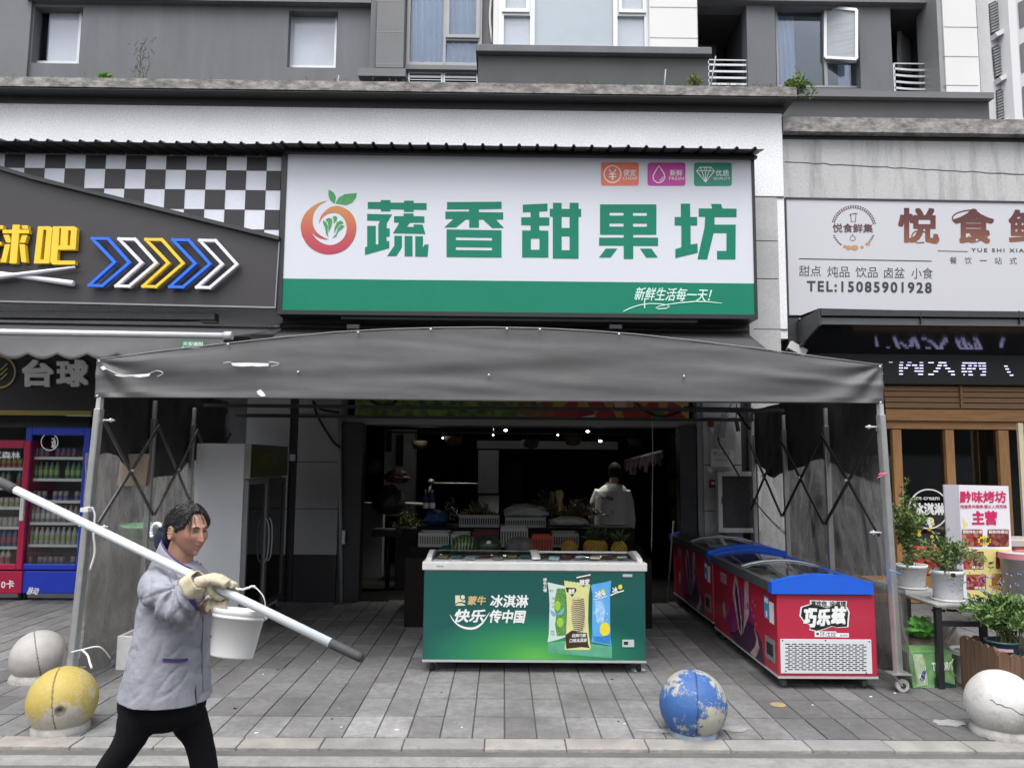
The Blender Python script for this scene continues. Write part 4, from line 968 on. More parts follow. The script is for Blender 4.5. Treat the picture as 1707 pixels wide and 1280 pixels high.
for x_,y_ in post_l[1:]+post_r[1:]: post((x_, y_, 2.12), (x_-(0.03 if x_ < 0 else -0.02), y_, 0), 0.046, 0.10)
# scissor lattices
def lattice(ps, zt_, zb_, m=M_dkmetal):
    for (xa,ya_),(xb,yb_) in zip(ps[:-1],ps[1:]):
        sgn = 1 if xa < 0 else -1
        for k,(za,zb2) in enumerate(((zt_,zb_),(zb_,zt_))):
            mb = MB(); o = V((sgn*(0.035+0.012*k),0,0))
            mb.bar(V((xa,ya_,za))+o, V((xb,yb_,zb2))+o, 0.010, 0.032, up=ZA); mb.build('scissor_bar', m, cn)
        mb = MB(); c = V(((xa+xb)/2+sgn*0.03,(ya_+yb_)/2,(zt_+zb_)/2)); mb.cyl(c, c+V((sgn*0.04,0,0)), 0.012, n=8); mb.build('pivot_bolt', M_alu, cn)
lattice(post_l, 2.0, 1.22, mat('lattice_steel',(0.22,0.22,0.22),0.4,metal=0.6,var=0.2)); lattice(post_r, 1.98, 1.17)
for (x_,y_,sgn) in ((tl0.x,YCN,1),(tr0.x,YCN,-1)):
    for z in (2.0,1.19):
        mb = MB(); mb.cyl((x_+sgn*0.03,y_,z),(x_+sgn*0.12,y_,z),0.008,n=8); mb.cyl((x_+sgn*0.085,y_,z),(x_+sgn*0.10,y_,z),0.017,n=8); mb.build('pivot_bolt', M_alu, cn)
# cross tubes under the roof
for k,(y_,z_) in enumerate(((6.9,2.33),(8.1,2.33),(9.1,2.28))):
    mb = MB(); mb.bar((XLs,y_,z_-0.06),(XRs,y_,z_-0.06),0.035,0.035); mb.build('cross_tube', M_dkmetal, cn)
mb = MB(); mb.bar(P(1140,682,9.15),P(1254,684,9.15),0.04,0.06); mb.bar(P(1229,685,9.15),P(1250,715,9.0),0.03,0.03); mb.build('cross_tube', M_black, cn)
# side sheets: an opaque upper drop and the cloudy clear film below it
def side(ps, zs0, zs1, sgn, m, name, seed, sag=0.05, off=0.05):
    Y0, Y1 = ps[0][1]-0.0, ps[-1][1]+0.2
    def fx(y):
        for a,b in zip(ps[:-1],ps[1:]):
            if y <= b[1]: return a[0]+(b[0]-a[0])*(y-a[1])/(b[1]-a[1])
        return ps[-1][0]
    def fn(u, v_):
        y = Y0+(Y1-Y0)*u; z1_ = zs1; z0_ = zs0+sag*math.sin(u*9+seed)+sag*0.6*noise.noise(V((u*6,seed,0)))
        z = z0_+(z1_-z0_)*v_
        d = 0.05*noise.noise(V((y*1.6+seed,z*0.9,seed)))+0.03*noise.noise(V((y*5+seed,z*1.4,seed+3)))+0.018*noise.noise(V((y*9+z*2,z*3-y*2,seed)))-0.012*max(0,1-abs(noise.noise(V((y*4+z*1.5,z*1.8-y,seed+5))))*6)
        return V((fx(y)+sgn*(off+d*(1-0.4*v_)) + sgn*0.10*(1-v_)**2*(zs0 < 0.5), y, z))
    mb = MB(); mb.grid(fn, 90, 30); return mb.build(name, m, cn)
M_drop = mat('dark_side_drop', (0.050,0.048,0.048), 0.55, var=0.2, vscale=4)
side(post_l, 1.62, 2.36, -1, M_drop, 'side_drop', 1.0, 0.10); side(post_r, 1.66, 2.36, 1, M_drop, 'side_drop', 4.2, 0.09)
side(post_l, 0.04, 1.75, -1, M_film, 'clear_side_sheet', 2.0, 0.02, 0.075); side(post_r, 0.05, 1.78, 1, M_film_r, 'clear_side_sheet', 7.0, 0.02, 0.075)
# dusty skirt gathered at the foot of the left side
mb = MB(); mb.grid(lambda u,v_: V((-3.30+0.10*math.sin(u*14+v_*3)*(1-v_*0.7)+0.08*noise.noise(V((u*5,v_*3,1))), 6.15+2.6*u, 0.02+0.95*v_+0.06*math.sin(u*8)*v_)), 70, 16)
mb.build('gathered_skirt', M_film_dk, cn)
mb = MB(); mb.grid(lambda u,v_: V((3.11+0.05*math.sin(u*16+v_*2)*(1-v_*0.6), 6.05+2.6*u, 0.03+0.72*v_)), 60, 12); mb.build('gathered_skirt', M_film_dk, cn)
# strings and ties on the posts
mb = MB()
a = P(135,1087,YCN-0.07)
mb.tube(smooth_path([P(119,1087,YCN-0.06),P(135,1083,YCN-0.06),P(166,1078,YCN),P(184,1097,YCN+0.1)],5),0.006,6)
mb.tube(smooth_path([P(137,1083,YCN-0.07),P(146,1092,YCN-0.12),P(150,1105,YCN-0.16),P(153,1113,YCN-0.2)],5),0.008,6)
mb.tube(smooth_path([P(152,845,YCN-0.06),P(158,858,YCN-0.05),P(156,890,YCN-0.05),P(158,920,YCN-0.03),P(150,950,YCN-0.03)],5),0.008,6)
mb.bar(P(139,849,YCN-0.06),P(152,849,YCN-0.06),0.09,0.03,up=ZA)
mb.bar(P(136,875,YCN-0.05),P(147,875,YCN-0.05),0.09,0.012,up=ZA)
tag(mb.build('tie_string', mat('white_cord',(0.62,0.62,0.62),0.7)), 'white cord and ties knotted round the left canopy post', 'cord')
mb = MB(); mb.tube(smooth_path([P(1464,792,YCN-0.05),P(1470,789,YCN-0.06),P(1480,790,YCN-0.06),P(1472,791,YCN-0.06),P(1463,797,YCN-0.05)],4),0.005,6)
tag(mb.build('pink_ribbon', mat('pink_plastic',(0.65,0.12,0.22),0.5)), 'pink plastic ribbon tied round the right canopy post', 'ribbon')
mb = MB(); mb.tube(smooth_path([P(1482,950,YCN-0.05),P(1492,953,YCN-0.06),P(1502,957,YCN-0.05)],4),0.005,6)
tag(mb.build('blue_tie', mat('blue_plastic',(0.10,0.25,0.55),0.5)), 'blue plastic tie on the right canopy post', 'tie')

# ------------------------------------------------------------------ awning fixed to the wall behind the canopy, and the neighbour's roll-out awning
M_awn = mat('awning_cloth', (0.050,0.049,0.052), 0.7, var=0.08, vscale=3)
aw = thing('wall_awning', 'dark grey awning sheet sloping from the wall under the shop sign down behind the canopy', 'awning', (0.2,9.2,3.2))
xa0, xa1 = P(470,546,9.2).x, P(1246,551,9.2).x
zA = P(850,549,9.2).z
MB().grid(lambda u,v_: V((xa0+(xa1-xa0)*u, 9.25-2.0*v_, zA-0.80*v_-0.03*math.sin(v_*3.1)+0.01*math.sin(u*40)*v_)), 50, 12).build('cloth', M_awn, aw, solid=0.004)
mb = MB(); mb.cyl((xa0-0.03,9.27,zA+0.02),(xa1+0.02,9.27,zA+0.02),0.04); mb.build('roller', M_dkmetal, aw)
mb = MB(); mb.cyl((xa0-0.10,9.25,zA+0.02),(xa0-0.03,9.25,zA+0.02),0.03); mb.cyl((xa0-0.15,9.25,zA+0.02),(xa0-0.10,9.25,zA+0.02),0.012); mb.build('roller_end', M_alu, aw)
na = thing('striped_awning', 'grey roll-out awning with a scalloped valance and white front tube over the drinks fridges', 'awning', (-5,8.0,2.9))
YNF = 8.0
tA, tB = P(-260,549,YNF), P(375,560,YNF)
rA, rB = P(-260,533,9.2), P(470,546,9.2)
mb = MB(); mb.grid(lambda u,v_: (rA.lerp(rB,u)).lerp(tA.lerp(tB+V((0.06,0,0)),u),v_)+V((0,0,-0.02*math.sin(v_*3.14))), 30, 8); mb.build('cloth', M_awn, na, solid=0.004)
mb = MB(); mb.cyl(tA+V((0,-0.02,0)), tB+V((0,-0.02,0)), 0.030); mb.build('front_tube', mat('white_tube',(0.62,0.62,0.64),0.4,var=0.08), na)
mb = MB(); mb.cyl(tB+V((0,-0.02,0)), tB+V((0.085,-0.02,0.0)), 0.044); mb.build('end_cap', M_alu, na)
zv = P(200,592,YNF).z
def val(u, v_):
    p_ = tA.lerp(tB,u); x_ = p_.x; ph = (x_/0.31) % 1.0
    lo = zv-0.055*abs(math.sin(ph*math.pi)); top_ = p_.z-0.025
    z = top_+(lo-top_)*v_; return V((x_, YNF-0.025-0.012*math.sin(x_*3+v_*2)*v_, z))
mb = MB(); mb.grid(val, 240, 6); mb.build('valance', mat('valance_cloth',(0.15,0.148,0.152),0.7,var=0.08,vscale=4), na, solid=0.003)
mb = MB(); a0,b0 = P(302,568,YNF-0.05),P(341,581,YNF-0.05); mb.box((a0.x,YNF-0.055,b0.z),(b0.x,YNF-0.05,a0.z)); lb = mb.build('maker_label', mat('green_tag',(0.02,0.20,0.10),0.5), na)
mb = MB(); writepx(mb,'天宏遮阳',305,570,338,576.5,YNF-0.056,0.001,bold=0.02); writepx(mb,'专业制作遮阳',302.5,577.5,333,580.5,YNF-0.056,0.001); mb.build('label_print', M_ink_white, lb)

# ------------------------------------------------------------------ neighbour on the left: black board, recess
ls = thing('billiards_shop', 'dark shop front with a black board and grey characters behind the drinks fridges', 'shop', (-6,9.6,0))
YLB = 9.62
M_board = mat('black_board', (0.010,0.010,0.012), 0.5)
mb = MB(); rbox(mb, -260, 560, 165, 683, YLB, 0.1); mb.build('board', M_board, ls)
mb = MB(); rbox(mb, -260, 683, 152, 691, YLB-0.02, 0.1); mb.build('yellow_strip', mat('yellow_strip_paint',(0.28,0.22,0.03),0.5), ls)
mb = MB(); rbox(mb, 110, 691, 152, 694, YLB-0.04, 0.03); mb.build('pale_strip', mat('pale_strip_paint',(0.40,0.37,0.22),0.5), ls)
mb = MB(); xq = P(152,800,YLB).x
mb.box((-12,10.5,0),(xq,10.6,4)); mb.build('back_wall', mat('dark_recess',(0.02,0.021,0.022),0.8), ls)
mb = MB(); mb.box((xq,9.66,0),(xq+0.1,10.5,4)); mb.build('side_wall', M_frieze, ls)
mb = MB(); rbox(mb, -260, 694, 150, 712, YLB+0.3, 0.2); mb.build('shelf_board', mat('dark_green_board',(0.012,0.022,0.016),0.5), ls)
M_ltr = mat('grey_letter', (0.70,0.70,0.72), 0.5)
mb = MB(); writepx(mb,'台',39,600,91,645,YLB,0.001,bold=0.045,depth=0.03); mb.build('character', M_ltr, ls)
mb = MB(); writepx(mb,'球',96,600,149,645,YLB,0.001,bold=0.045,depth=0.03); mb.build('character', M_ltr, ls)
mb = MB(); stroke(mb, circ(-1,620,26), 3, YLB-0.02, True)
for k in range(3): stroke(mb, [(-8,616+k*8),(2,616+k*8),(12,606+k*8)], 2.2, YLB-0.02)
mb.build('round_emblem', mat('gold_emblem',(0.42,0.32,0.10),0.4,metal=0.3), ls)
mb = MB(); writepx(mb,'欢迎光临本店',0,702,50,710,YLB+0.3,0.002); mb.build('faint_lettering', mat('faint_ink',(0.06,0.07,0.065),0.6), ls)

# ------------------------------------------------------------------ food shop on the right: black canopy, LED strip, timber front
YT2 = 9.75
fr_ = thing('timber_shop', 'timber and glass shop front with slats under a black canopy on the right', 'shop', (5,YT2,0))
M_wood = mat('pine_wood', (0.36,0.19,0.075), 0.5, var=0.22, vscale=5, stretch=(0.6,1,9), dirt=(0.20,0.09,0.03), damt=0.5, dscale=4)
M_woodv = mat('pine_post', (0.38,0.20,0.08), 0.5, var=0.22, vscale=5, stretch=(9,1,0.6), dirt=(0.20,0.09,0.03), damt=0.5, dscale=4)
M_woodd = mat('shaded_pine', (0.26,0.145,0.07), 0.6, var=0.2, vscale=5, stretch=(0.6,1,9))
zz = [644.5,654,663.5,672.5,682.5]
mb = MB()
for a,b in zip(zz[:-1],zz[1:]): rbox(mb, 1440, a+0.6, 1960, b-0.8, YT2-0.02, 0.03)
mb.build('slat', M_woodd, fr_, bevel=0.004)
mb = MB(); rbox(mb, 1420, 640, 1960, 690, YT2+0.012, 0.02); mb.build('slat_back', M_black, fr_)
mb = MB(); rbox(mb, 1601.5, 642, 1605, 681, YT2-0.05, 0.03); mb.build('batten', M_woodd, fr_)
mb = MB(); rbox(mb, 1430, 683.5, 1960, 702.5, YT2-0.06, 0.12); mb.build('beam', M_wood, fr_, bevel=0.005)
mb = MB(); rbox(mb, 1430, 702.5, 1960, 716, YT2, 0.1); mb.build('header', M_wood, fr_)
for a,b in ((1489.5,1504.5),(1578,1592.5),(1667,1684)):
    x0,x1 = P(a,800,YT2).x, P(b,800,YT2).x; MB().box((x0,YT2-0.02,0),(x1,YT2+0.08,P(1500,716,YT2).z)).build('post', M_woodv, fr_, bevel=0.004)
x0,x1 = P(1425,800,YT2).x, P(1667,800,YT2).x
MB().box((x0,YT2+0.04,0.05),(x1,YT2+0.05,P(1500,716,YT2).z)).build('glazing', M_shopglass, fr_)
MB().box((x0-0.3,YT2-0.01,0),(P(1760,800,YT2).x,YT2+0.07,0.32)).build('bottom_rail', M_woodv, fr_)
mb = MB(); mb.box((x0-0.5,12.0,0),(12,12.1,4)); mb.box((XR+0.1,YT2+0.1,2.6),(12,12.1,2.65)); mb.box((XR+0.1,YT2+0.1,-0.02),(12,12.1,0.0)); mb.box((XR+0.05,YT2+0.05,0),(XR+0.1,12.1,4)); mb.build('dark_room', mat('dark_room_paint',(0.03,0.032,0.03),0.8,var=0.4,vscale=2), fr_)
mb = MB()
for px in (1635,1648): c = P(px,790,YT2-0.0); mb.cyl(V((c.x,YT2+0.02,0.9)), V((c.x,YT2+0.02,1.45)), 0.014)
mb.build('door_handle', M_steel, fr_)
mb = MB(); a = P(1690,800,YT2-0.45).x; zd_ = P(1700,706,YT2-0.3).z; mb.box((a+0.10,YT2-0.44,0.02),(a+0.16,YT2-0.40,zd_)); mb.box((a+0.20,YT2-0.5,0.02),(a+0.30,YT2-0.44,zd_)); mb.build('open_door', mat('cream_door',(0.58,0.50,0.36),0.5,var=0.1), fr_)
# round window sticker
mb = MB(); stroke(mb, circ(1548,848,32.5,40), 2.2, YT2+0.035, True); writepx(mb,'Ice cream',1524,826,1566,833,YT2+0.037,0.001,bold=0.02); writepx(mb,'冰淇淋',1522,838,1575,858,YT2+0.037,0.001,bold=0.04)
mb.poly([P(x,y,YT2+0.034) for x,y in circ(1550,868,7,16,ry=6)][::-1]); mb.poly([P(x,y,YT2+0.034) for x,y in ((1543,872.5),(1557,872.5),(1553,879),(1547,879))][::-1])
mb.build('window_sticker', M_ink_white, fr_)
# black metal canopy
bc = thing('black_canopy', 'black metal canopy with a glossy underside over the timber shop front', 'canopy', (5,8.75,3.1))
YBF = 8.72
M_gl = mat('glossy_black_soffit', (0.008,0.009,0.013), 0.12, spec=0.6)
f0, f1 = P(1367,514.5,YBF), P(1378,541,YBF)
zt_, zm_ = P(1500,517,YBF).z, P(1500,541,YBF).z
xL = f0.x; zw = P(1330,588,9.6).z
MB().box((xL,YBF,P(1500,527,YBF).z),(12,YBF+0.03,zt_)).build('fascia_top', M_dkmetal, bc)
MB().box((xL+0.02,YBF+0.03,zm_),(12,YBF+0.06,P(1500,530,YBF).z)).build('fascia', mat('fascia_grey',(0.085,0.09,0.095),0.4,var=0.1), bc)
mb = MB(); mb.add([(xL+0.02,YBF+0.06,zm_),(12,YBF+0.06,zm_),(12,9.62,zw),(xL-0.05,9.62,zw)],[(0,1,2,3)]); mb.build('soffit', M_gl, bc, solid=0.01)
mb = MB(); mb.poly([(xL-0.02,YBF,zm_-0.02),(xL-0.02,YBF,zt_),(xL-0.02,9.6,zt_-0.05),(xL-0.02,9.6,zw-0.05)], (), (0.03,0,0)); mb.build('side_fascia', M_dkmetal, bc)
MB().box((xL,YBF+0.02,zt_-0.02),(12,9.42,zt_)).build('top', M_dkmetal, bc)
MB().box((xL-0.12,9.40,P(1325,700,9.4).z-0.8),(xL+0.02,9.62,P(1325,530,9.4).z)).build('side_post', M_dkmetal, bc)
for px in (1535,1700):
    mb = MB(); rbox(mb,px,518,px+1,540,YBF-0.002,0.04); mb.build('panel_seam', M_black, bc)
# LED message strip
led = thing('led_strip_sign', 'black LED message strip showing broken lines of white and violet characters', 'LED sign', (5,9.62,2.7))
mb = MB(); rbox(mb, 1330, 588, 1960, 641, 9.62, 0.12); mb.build('housing', mat('led_housing',(0.010,0.014,0.013),0.4), led)
M_led = mat('led_glow', (0.6,0.6,0.8), 0.5, emit=(0.58,0.55,1.0), estr=1.3)
mb = MB(); sc_ = 4.411
dash = [(640,387,22),(645,410,20),(652,432,14),(655,455,14)]
for y,xs in ((369,[(715,26,.3),(795,24,.4),(852,28,.4),(940,24,.5),(1005,38,.8),(1080,55,1),(1255,60,.9),(1310,50,.9),(1370,55,.9)]),
  (389,[(790,26,1),(843,28,1),(885,36,1),(940,26,1),(1072,30,1),(1118,22,1),(1250,24,1),(1300,22,1),(1340,20,1),(1375,16,1),(1403,24,1),(1563,22,1)]),
  (410,[(790,26,1),(826,26,1),(905,26,1),(940,26,1),(1060,32,1),(1130,34,1),(1250,24,1),(1290,32,1),(1330,20,1),(1380,18,1),(1403,24,1),(1572,24,1)]),
  (432,[(790,26,1),(903,64,1),(1043,32,1),(1150,44,1),(1250,38,1),(1300,24,1),(1403,24,1),(1585,22,1)]),
  (455,[(790,26,1),(930,34,1),(1005,38,1),(1172,26,1),(1263,8,1),(1300,30,1),(1390,34,1),(1604,24,1)])):
    for x,w_,a_ in xs:
        dy = 0.010*(x-640)
        x0_,x1_,z0_,z1_ = RC(1320+x/sc_,520+(y+dy-3.2*a_)/sc_,1320+(x+w_)/sc_,520+(y+dy+3.2*a_)/sc_,9.615); mb.box((x0_,9.612,z0_),(x1_,9.619,z1_))
for x,y,w_ in dash:
    x0_,x1_,z0_,z1_ = RC(1320+x/sc_,520+(y-3)/sc_,1320+(x+w_)/sc_,520+(y+3)/sc_,9.615); mb.box((x0_,9.612,z0_),(x1_,9.619,z1_))
mb.build('led_row', M_led, led)
# white floodlight between the two shops
fl = P(1329,582,9.35); mb = MB(); mb.obox(fl, V((0.10,0,-0.055)), V((0,0.03,0)), V((0.025,0,0.045))); mb.cyl(fl+V((-0.08,0.02,0.03)), fl+V((-0.10,0.1,0.0)), 0.012)
tag(mb.build('flood_lamp', mat('white_enamel',(0.6,0.6,0.6),0.4), bevel=0.006), 'small white flood lamp tilted on the wall edge above the canopy corner', 'lamp')
# ------------------------------------------------------------------ green ice-cream chest freezer
M_white_pl = mat('white_plastic', (0.62,0.62,0.61), 0.35, var=0.05, vscale=4, dirt=(0.42,0.41,0.39), damt=0.35, dscale=6)
M_frz_glass = glass('freezer_lid_glass', (0.85,0.9,0.9), 0.1, 0.03, (1,1,1), 1.55)
M_clear = glass('fridge_door_glass', (1,1,1), 0.06, 0.03, (0.9,0.9,0.9), 1.4)
M_inside = mat('freezer_liner', (0.75,0.78,0.78), 0.5, var=0.2)
M_rubber = mat('black_rubber', (0.02,0.02,0.02), 0.6)
YGF = 6.43
gx0, gx1 = P(705.5,1020,YGF).x, P(1076.5,1025,YGF).x
gzb = P(890,1101,YGF).z; gzt = P(890,951,YGF).z; gzr = P(890,937,YGF).z
GD = 0.66
gf = thing('chest_freezer', 'green ice cream freezer with a white rim standing in the middle of the entrance', 'freezer', ((gx0+gx1)/2,YGF,0))
# the printed front: dark teal that brightens to leaf green low in the middle
m = bpy.data.materials.new('green_print'); m.use_nodes = True; t = m.node_tree; L = t.links.new; b = t.nodes['Principled BSDF']; b.inputs['Roughness'].default_value = 0.28; b.inputs['Coat Weight'].default_value = 0.2
tc = _n(t,'ShaderNodeTexCoord'); mp = _n(t,'ShaderNodeMapping'); L(tc.outputs['Object'], mp.inputs[0])
mp.inputs['Location'].default_value = (0.0,0,-0.14/0.34); mp.inputs['Scale'].default_value = (1/0.95,0,1/0.34)
vl = _n(t,'ShaderNodeVectorMath',operation='LENGTH'); L(mp.outputs[0], vl.inputs[0])
cr = _n(t,'ShaderNodeValToRGB'); e = cr.color_ramp; e.elements[0].position=0.0; e.elements[0].color=(0.10,0.42,0.075,1); e.elements[1].position=1.0; e.elements[1].color=(0.008,0.085,0.075,1)
for p_,c_ in ((0.35,(0.035,0.27,0.075,1)),(0.7,(0.012,0.165,0.09,1))): el = e.elements.new(p_); el.color = c_
L(vl.outputs['Value'], cr.inputs[0]); L(cr.outputs[0], b.inputs['Base Color']); M_gprint = m
MB().box((gx0,YGF,gzb),(gx1,YGF+GD,gzt)).build('cabinet', M_gprint, gf, bevel=0.012)
MB().box((gx0-0.002,YGF-0.004,gzb-0.012),(gx1+0.002,YGF+GD,gzb+0.004)).build('base_trim', M_alu, gf)
# rim frame with raised curved ends, rails and two sliding panes
mb = MB()
zr_b = P(890,919.5,YGF+GD).z
r0 = 0.014
mb.box((gx0-r0,YGF-r0,gzt),(gx1+r0,YGF+0.09,gzr)); mb.box((gx0-r0,YGF+GD-0.06,gzt),(gx1+r0,YGF+GD+r0,zr_b-0.01))
mb.box((gx0-r0,YGF+0.09,gzt),(gx0+0.05,YGF+GD-0.06,gzr-0.004)); mb.box((gx1-0.05,YGF+0.09,gzt),(gx1+r0,YGF+GD-0.06,gzr-0.004))
mb.build('rim', M_white_pl, gf, bevel=0.008)
for xx,dx in ((gx0+0.012,1),(gx1-0.052,1)):
    mb = MB(); prof = [(YGF+0.05,gzr-0.004),(YGF+0.09,gzr+0.024),(YGF+0.20,gzr+0.043),(YGF+0.38,gzr+0.055),(YGF+GD-0.05,zr_b+0.012),(YGF+GD,zr_b),(YGF+GD,gzt+0.01),(YGF+0.05,gzt+0.01)]
    mb.poly([(xx,y_,z_) for y_,z_ in prof], (), (0.04,0,0)); mb.build('lid_end', M_white_pl, gf, bevel=0.005)
mb = MB(); mb.box((gx0+0.05,YGF+GD-0.05,zr_b-0.012),(gx1-0.05,YGF+GD-0.01,zr_b+0.012)); mb.build('back_rail', M_white_pl, gf, bevel=0.006)
def lidz(v_): return gzr+0.012+ (0.032*math.sin(min(1,v_*1.25)*math.pi*0.5)+ (zr_b-gzr-0.030)*v_)
xm = P(892,930,YGF+0.3).x
for k,(a,b_) in enumerate(((gx0+0.055,xm+0.03),(xm-0.03,gx1-0.055))):
    mb = MB(); mb.grid(lambda u,v_: V((a+(b_-a)*u, YGF+0.085+(GD-0.14)*v_, lidz(v_)-0.010*k)), 4, 14); mb.build('sliding_lid', M_frz_glass, gf)
mb = MB(); mb.grid(lambda u,v_: V((xm-0.035+0.07*u, YGF+0.08+(GD-0.14)*v_, lidz(v_)+0.006)), 2, 14); mb.build('lid_divider', M_white_pl, gf, solid=0.012)
mb = MB(); mb.box((gx0+0.055,YGF+0.085,gzr-0.02),(gx1-0.055,YGF+GD-0.06,gzr-0.012)); mb.build('inner_well', M_inside, gf)
rng = random.Random(11)
for i in range(14):
    c = V((gx0+0.14+i*0.118, YGF+0.20+rng.uniform(0,0.28), gzr+0.005)); mb = MB(); mb.obox(c, V((0.045,rng.uniform(-0.02,0.02),0)), V((0.01,0.07,0)), V((0,0,0.012)))
    tag(mb.build('ice_cream_pack', mat('pack_%d'%i, rng.choice([(0.35,0.36,0.30),(0.18,0.30,0.33),(0.35,0.15,0.12),(0.42,0.38,0.22),(0.45,0.47,0.5)]), 0.4), bevel=0.006), 'wrapped ice cream bar lying under the glass of the green freezer', 'ice cream', 'ice cream bars in the green freezer')
# casters
for i,(px,yy) in enumerate(((721,YGF+0.10),(1064,YGF+0.10),(735,YGF+GD-0.1),(1050,YGF+GD-0.1))):
    x_ = P(px,1105,yy).x; mb = MB(); mb.bar((x_,yy,gzb-0.01),(x_,yy,0.055),0.05,0.04); fk = mb.build('caster', M_alu_grey, gf)
    mb = MB(); mb.cyl((x_-0.016,yy-0.01,0.033),(x_+0.016,yy-0.01,0.033),0.033,n=18); mb.build('caster_wheel', M_rubber, fk)
mb = MB(); c = G(1064,1117); mb.obox(c+V((0,0,0.006)), V((0.05,0.02,0)), V((-0.01,0.03,0)), V((0,0,0.004))); tag(mb.build('paper_scrap', M_tear), 'scrap of white paper under the right wheel of the green freezer', 'litter')
mb = MB(); x0_,x1_,z0_,z1_ = RC(1037.5,1066,1057,1078,YGF-0.004); mb.box((x0_,YGF-0.006,z0_),(x1_,YGF-0.0005,z1_)); th = mb.build('thermostat', mat('thermostat_plate',(0.45,0.52,0.5),0.4), gf)
mb = MB(); x0_,x1_,z0_,z1_ = RC(1040,1069,1047,1074,YGF-0.007); mb.box((x0_,YGF-0.008,z0_),(x1_,YGF-0.0062,z1_)); mb.build('display', M_black, th)
mb = MB(); x0_,x1_,z0_,z1_ = RC(1038,957,1054,961.5,YGF-0.004); mb.box((x0_,YGF-0.008,z0_),(x1_,YGF-0.0005,z1_)); mb.build('lock', M_alu, gf, bevel=0.002)
mb = MB(); writepx(mb,'商用冷柜',728,942,739,945,YGF-r0-0.001,0.0012); mb.build('rim_badge', M_ink, gf)
# printed writing and packs
YG1 = YGF-0.0012
def gp(pts): return zp(900,940,7.528,pts,YG1)
ink_g = lambda n_,c_,**k: mat(n_,c_,0.35,**k)
M_gw = ink_g('print_white',(0.75,0.78,0.76)); M_gold = ink_g('print_gold',(0.55,0.42,0.18))
mb = MB(); writepx(mb,'冰淇淋',817,991,881,1012,YGF,0.0022,bold=0.025,shear=0.12); writepx(mb,'快乐',758,1015,809,1037,YGF,0.0022,bold=0.03,shear=0.25); writepx(mb,'传中国',816,1016,877,1038,YGF,0.0022,bold=0.03,shear=0.2)
sm_ = smooth_path([(750,1024,0),(757,1035,0),(767,1043,0),(780,1047,0),(792,1046,0),(802,1040,0),(810,1030,0),(816,1020,0)],4)
n_ = len(sm_); stroke(mb,[(q.x,q.y) for q in sm_],[0.6+3.2*math.sin(math.pi*i/(n_-1)) for i in range(n_)],YG1-0.0016)
stroke(mb,[(796,1024.5),(810,1025)],1.2,YG1-0.0018); mb.build('lettering', M_gw, gf)
mb = MB(); writepx(mb,'蒙牛',779.5,993,810,1008,YGF,0.0022,bold=0.03,shear=0.15); mb.build('lettering', M_gold, gf)
mb = MB(); mb.poly([P(x,y,YG1) for x,y in ((759,992),(767,992),(766,996),(768,999),(772,1000.5),(775.5,999.5),(775.5,1004),(770,1002.5),(764,1003),(759,1006))]); mb.poly([P(x,y,YG1) for x,y in circ(771.5,995,3.6,12)]); mb.poly([P(x,y,YG1) for x,y in ((759,1008),(764,1005),(770,1005),(775.5,1007.5),(775.5,1009),(760,1009))])
mb.build('square_emblem', ink_g('print_cream',(0.66,0.62,0.45)), gf)
mb = MB(); mb.poly([P(x,y,YG1) for x,y in ((893,1103),(893,1098),(914,1086),(1050,1084),(1068,1103))][::-1]); 
mb = MB(); mb.poly(gp([(100,985),(320,960),(325,1075),(640,1075),(640,1000),(905,1030),(905,1180),(100,1110)])); mb.build('print_reflection', ink_g('print_pale_green',(0.10,0.36,0.22),var=0.3,vscale=9), gf)
mb = MB(); mb.poly(gp([(95,225),(200,250),(320,275),(330,910),(215,950),(95,980),(112,880),(122,500),(112,340)])); mb.build('pack_print', ink_g('print_ice_white',(0.55,0.66,0.62),var=0.08,vscale=12), gf)
YG1 -= 0.0006
mb = MB(); mb.poly(gp([(215,305),(320,305),(328,890),(215,905),(190,760),(205,640),(180,560),(190,430)])); mb.build('pack_print', ink_g('print_lime_bits',(0.10,0.27,0.06),var=0.9,vscale=70), gf)
YG1 -= 0.0003
mb = MB(); mb.poly(gp(circ(220,520,40,18,ry=62))); mb.poly(gp(circ(255,730,42,18,ry=60))); mb.build('pack_print', ink_g('print_lime',(0.28,0.52,0.06),var=0.1), gf)
YG1 -= 0.0003
mb = MB(); mb.poly(gp([(128,570),(180,600),(212,618),(208,650),(165,655),(140,625)])); mb.poly(gp([(232,618),(270,580),(300,530),(302,580),(285,625),(245,640)])); mb.build('pack_print', ink_g('print_sky',(0.18,0.38,0.62)), gf)
mb = MB()
for k,(a,b_) in enumerate(((122,320),(150,415),(145,470),(150,520),(135,830),(135,865))): writepx(mb, ['蒙牛','绿色','心情','绿豆','雪糕','净含量'][k], 900+a/7.528, 940+b_/7.528, 900+(a+48)/7.528, 940+(b_+28)/7.528, YG1, 0.0002)
mb.build('pack_lettering', ink_g('print_grey_green',(0.16,0.22,0.18)), gf)
mb = MB(); mb.poly(gp([(305,200),(325,215),(345,205),(365,222),(385,212),(410,228),(430,218),(455,235),(475,225),(500,240),(525,232),(632,255),(612,400),(605,700),(615,900),(640,1050),(625,1075),(310,1075),(330,900),(338,600),(332,400),(310,280)])); mb.build('pack_print', ink_g('print_cream_yellow',(0.62,0.63,0.27),var=0.12,vscale=8), gf)
YG1 -= 0.0004
mb = MB(); mb.poly(gp([(400,440),(430,420),(480,415),(530,440),(555,520),(570,640),(575,760),(545,850),(480,870),(430,840),(405,740),(395,600)])); mb.build('pack_print', ink_g('print_cone_cream',(0.55,0.50,0.30),var=0.3,vscale=60), gf)
YG1 -= 0.0003
mb = MB()
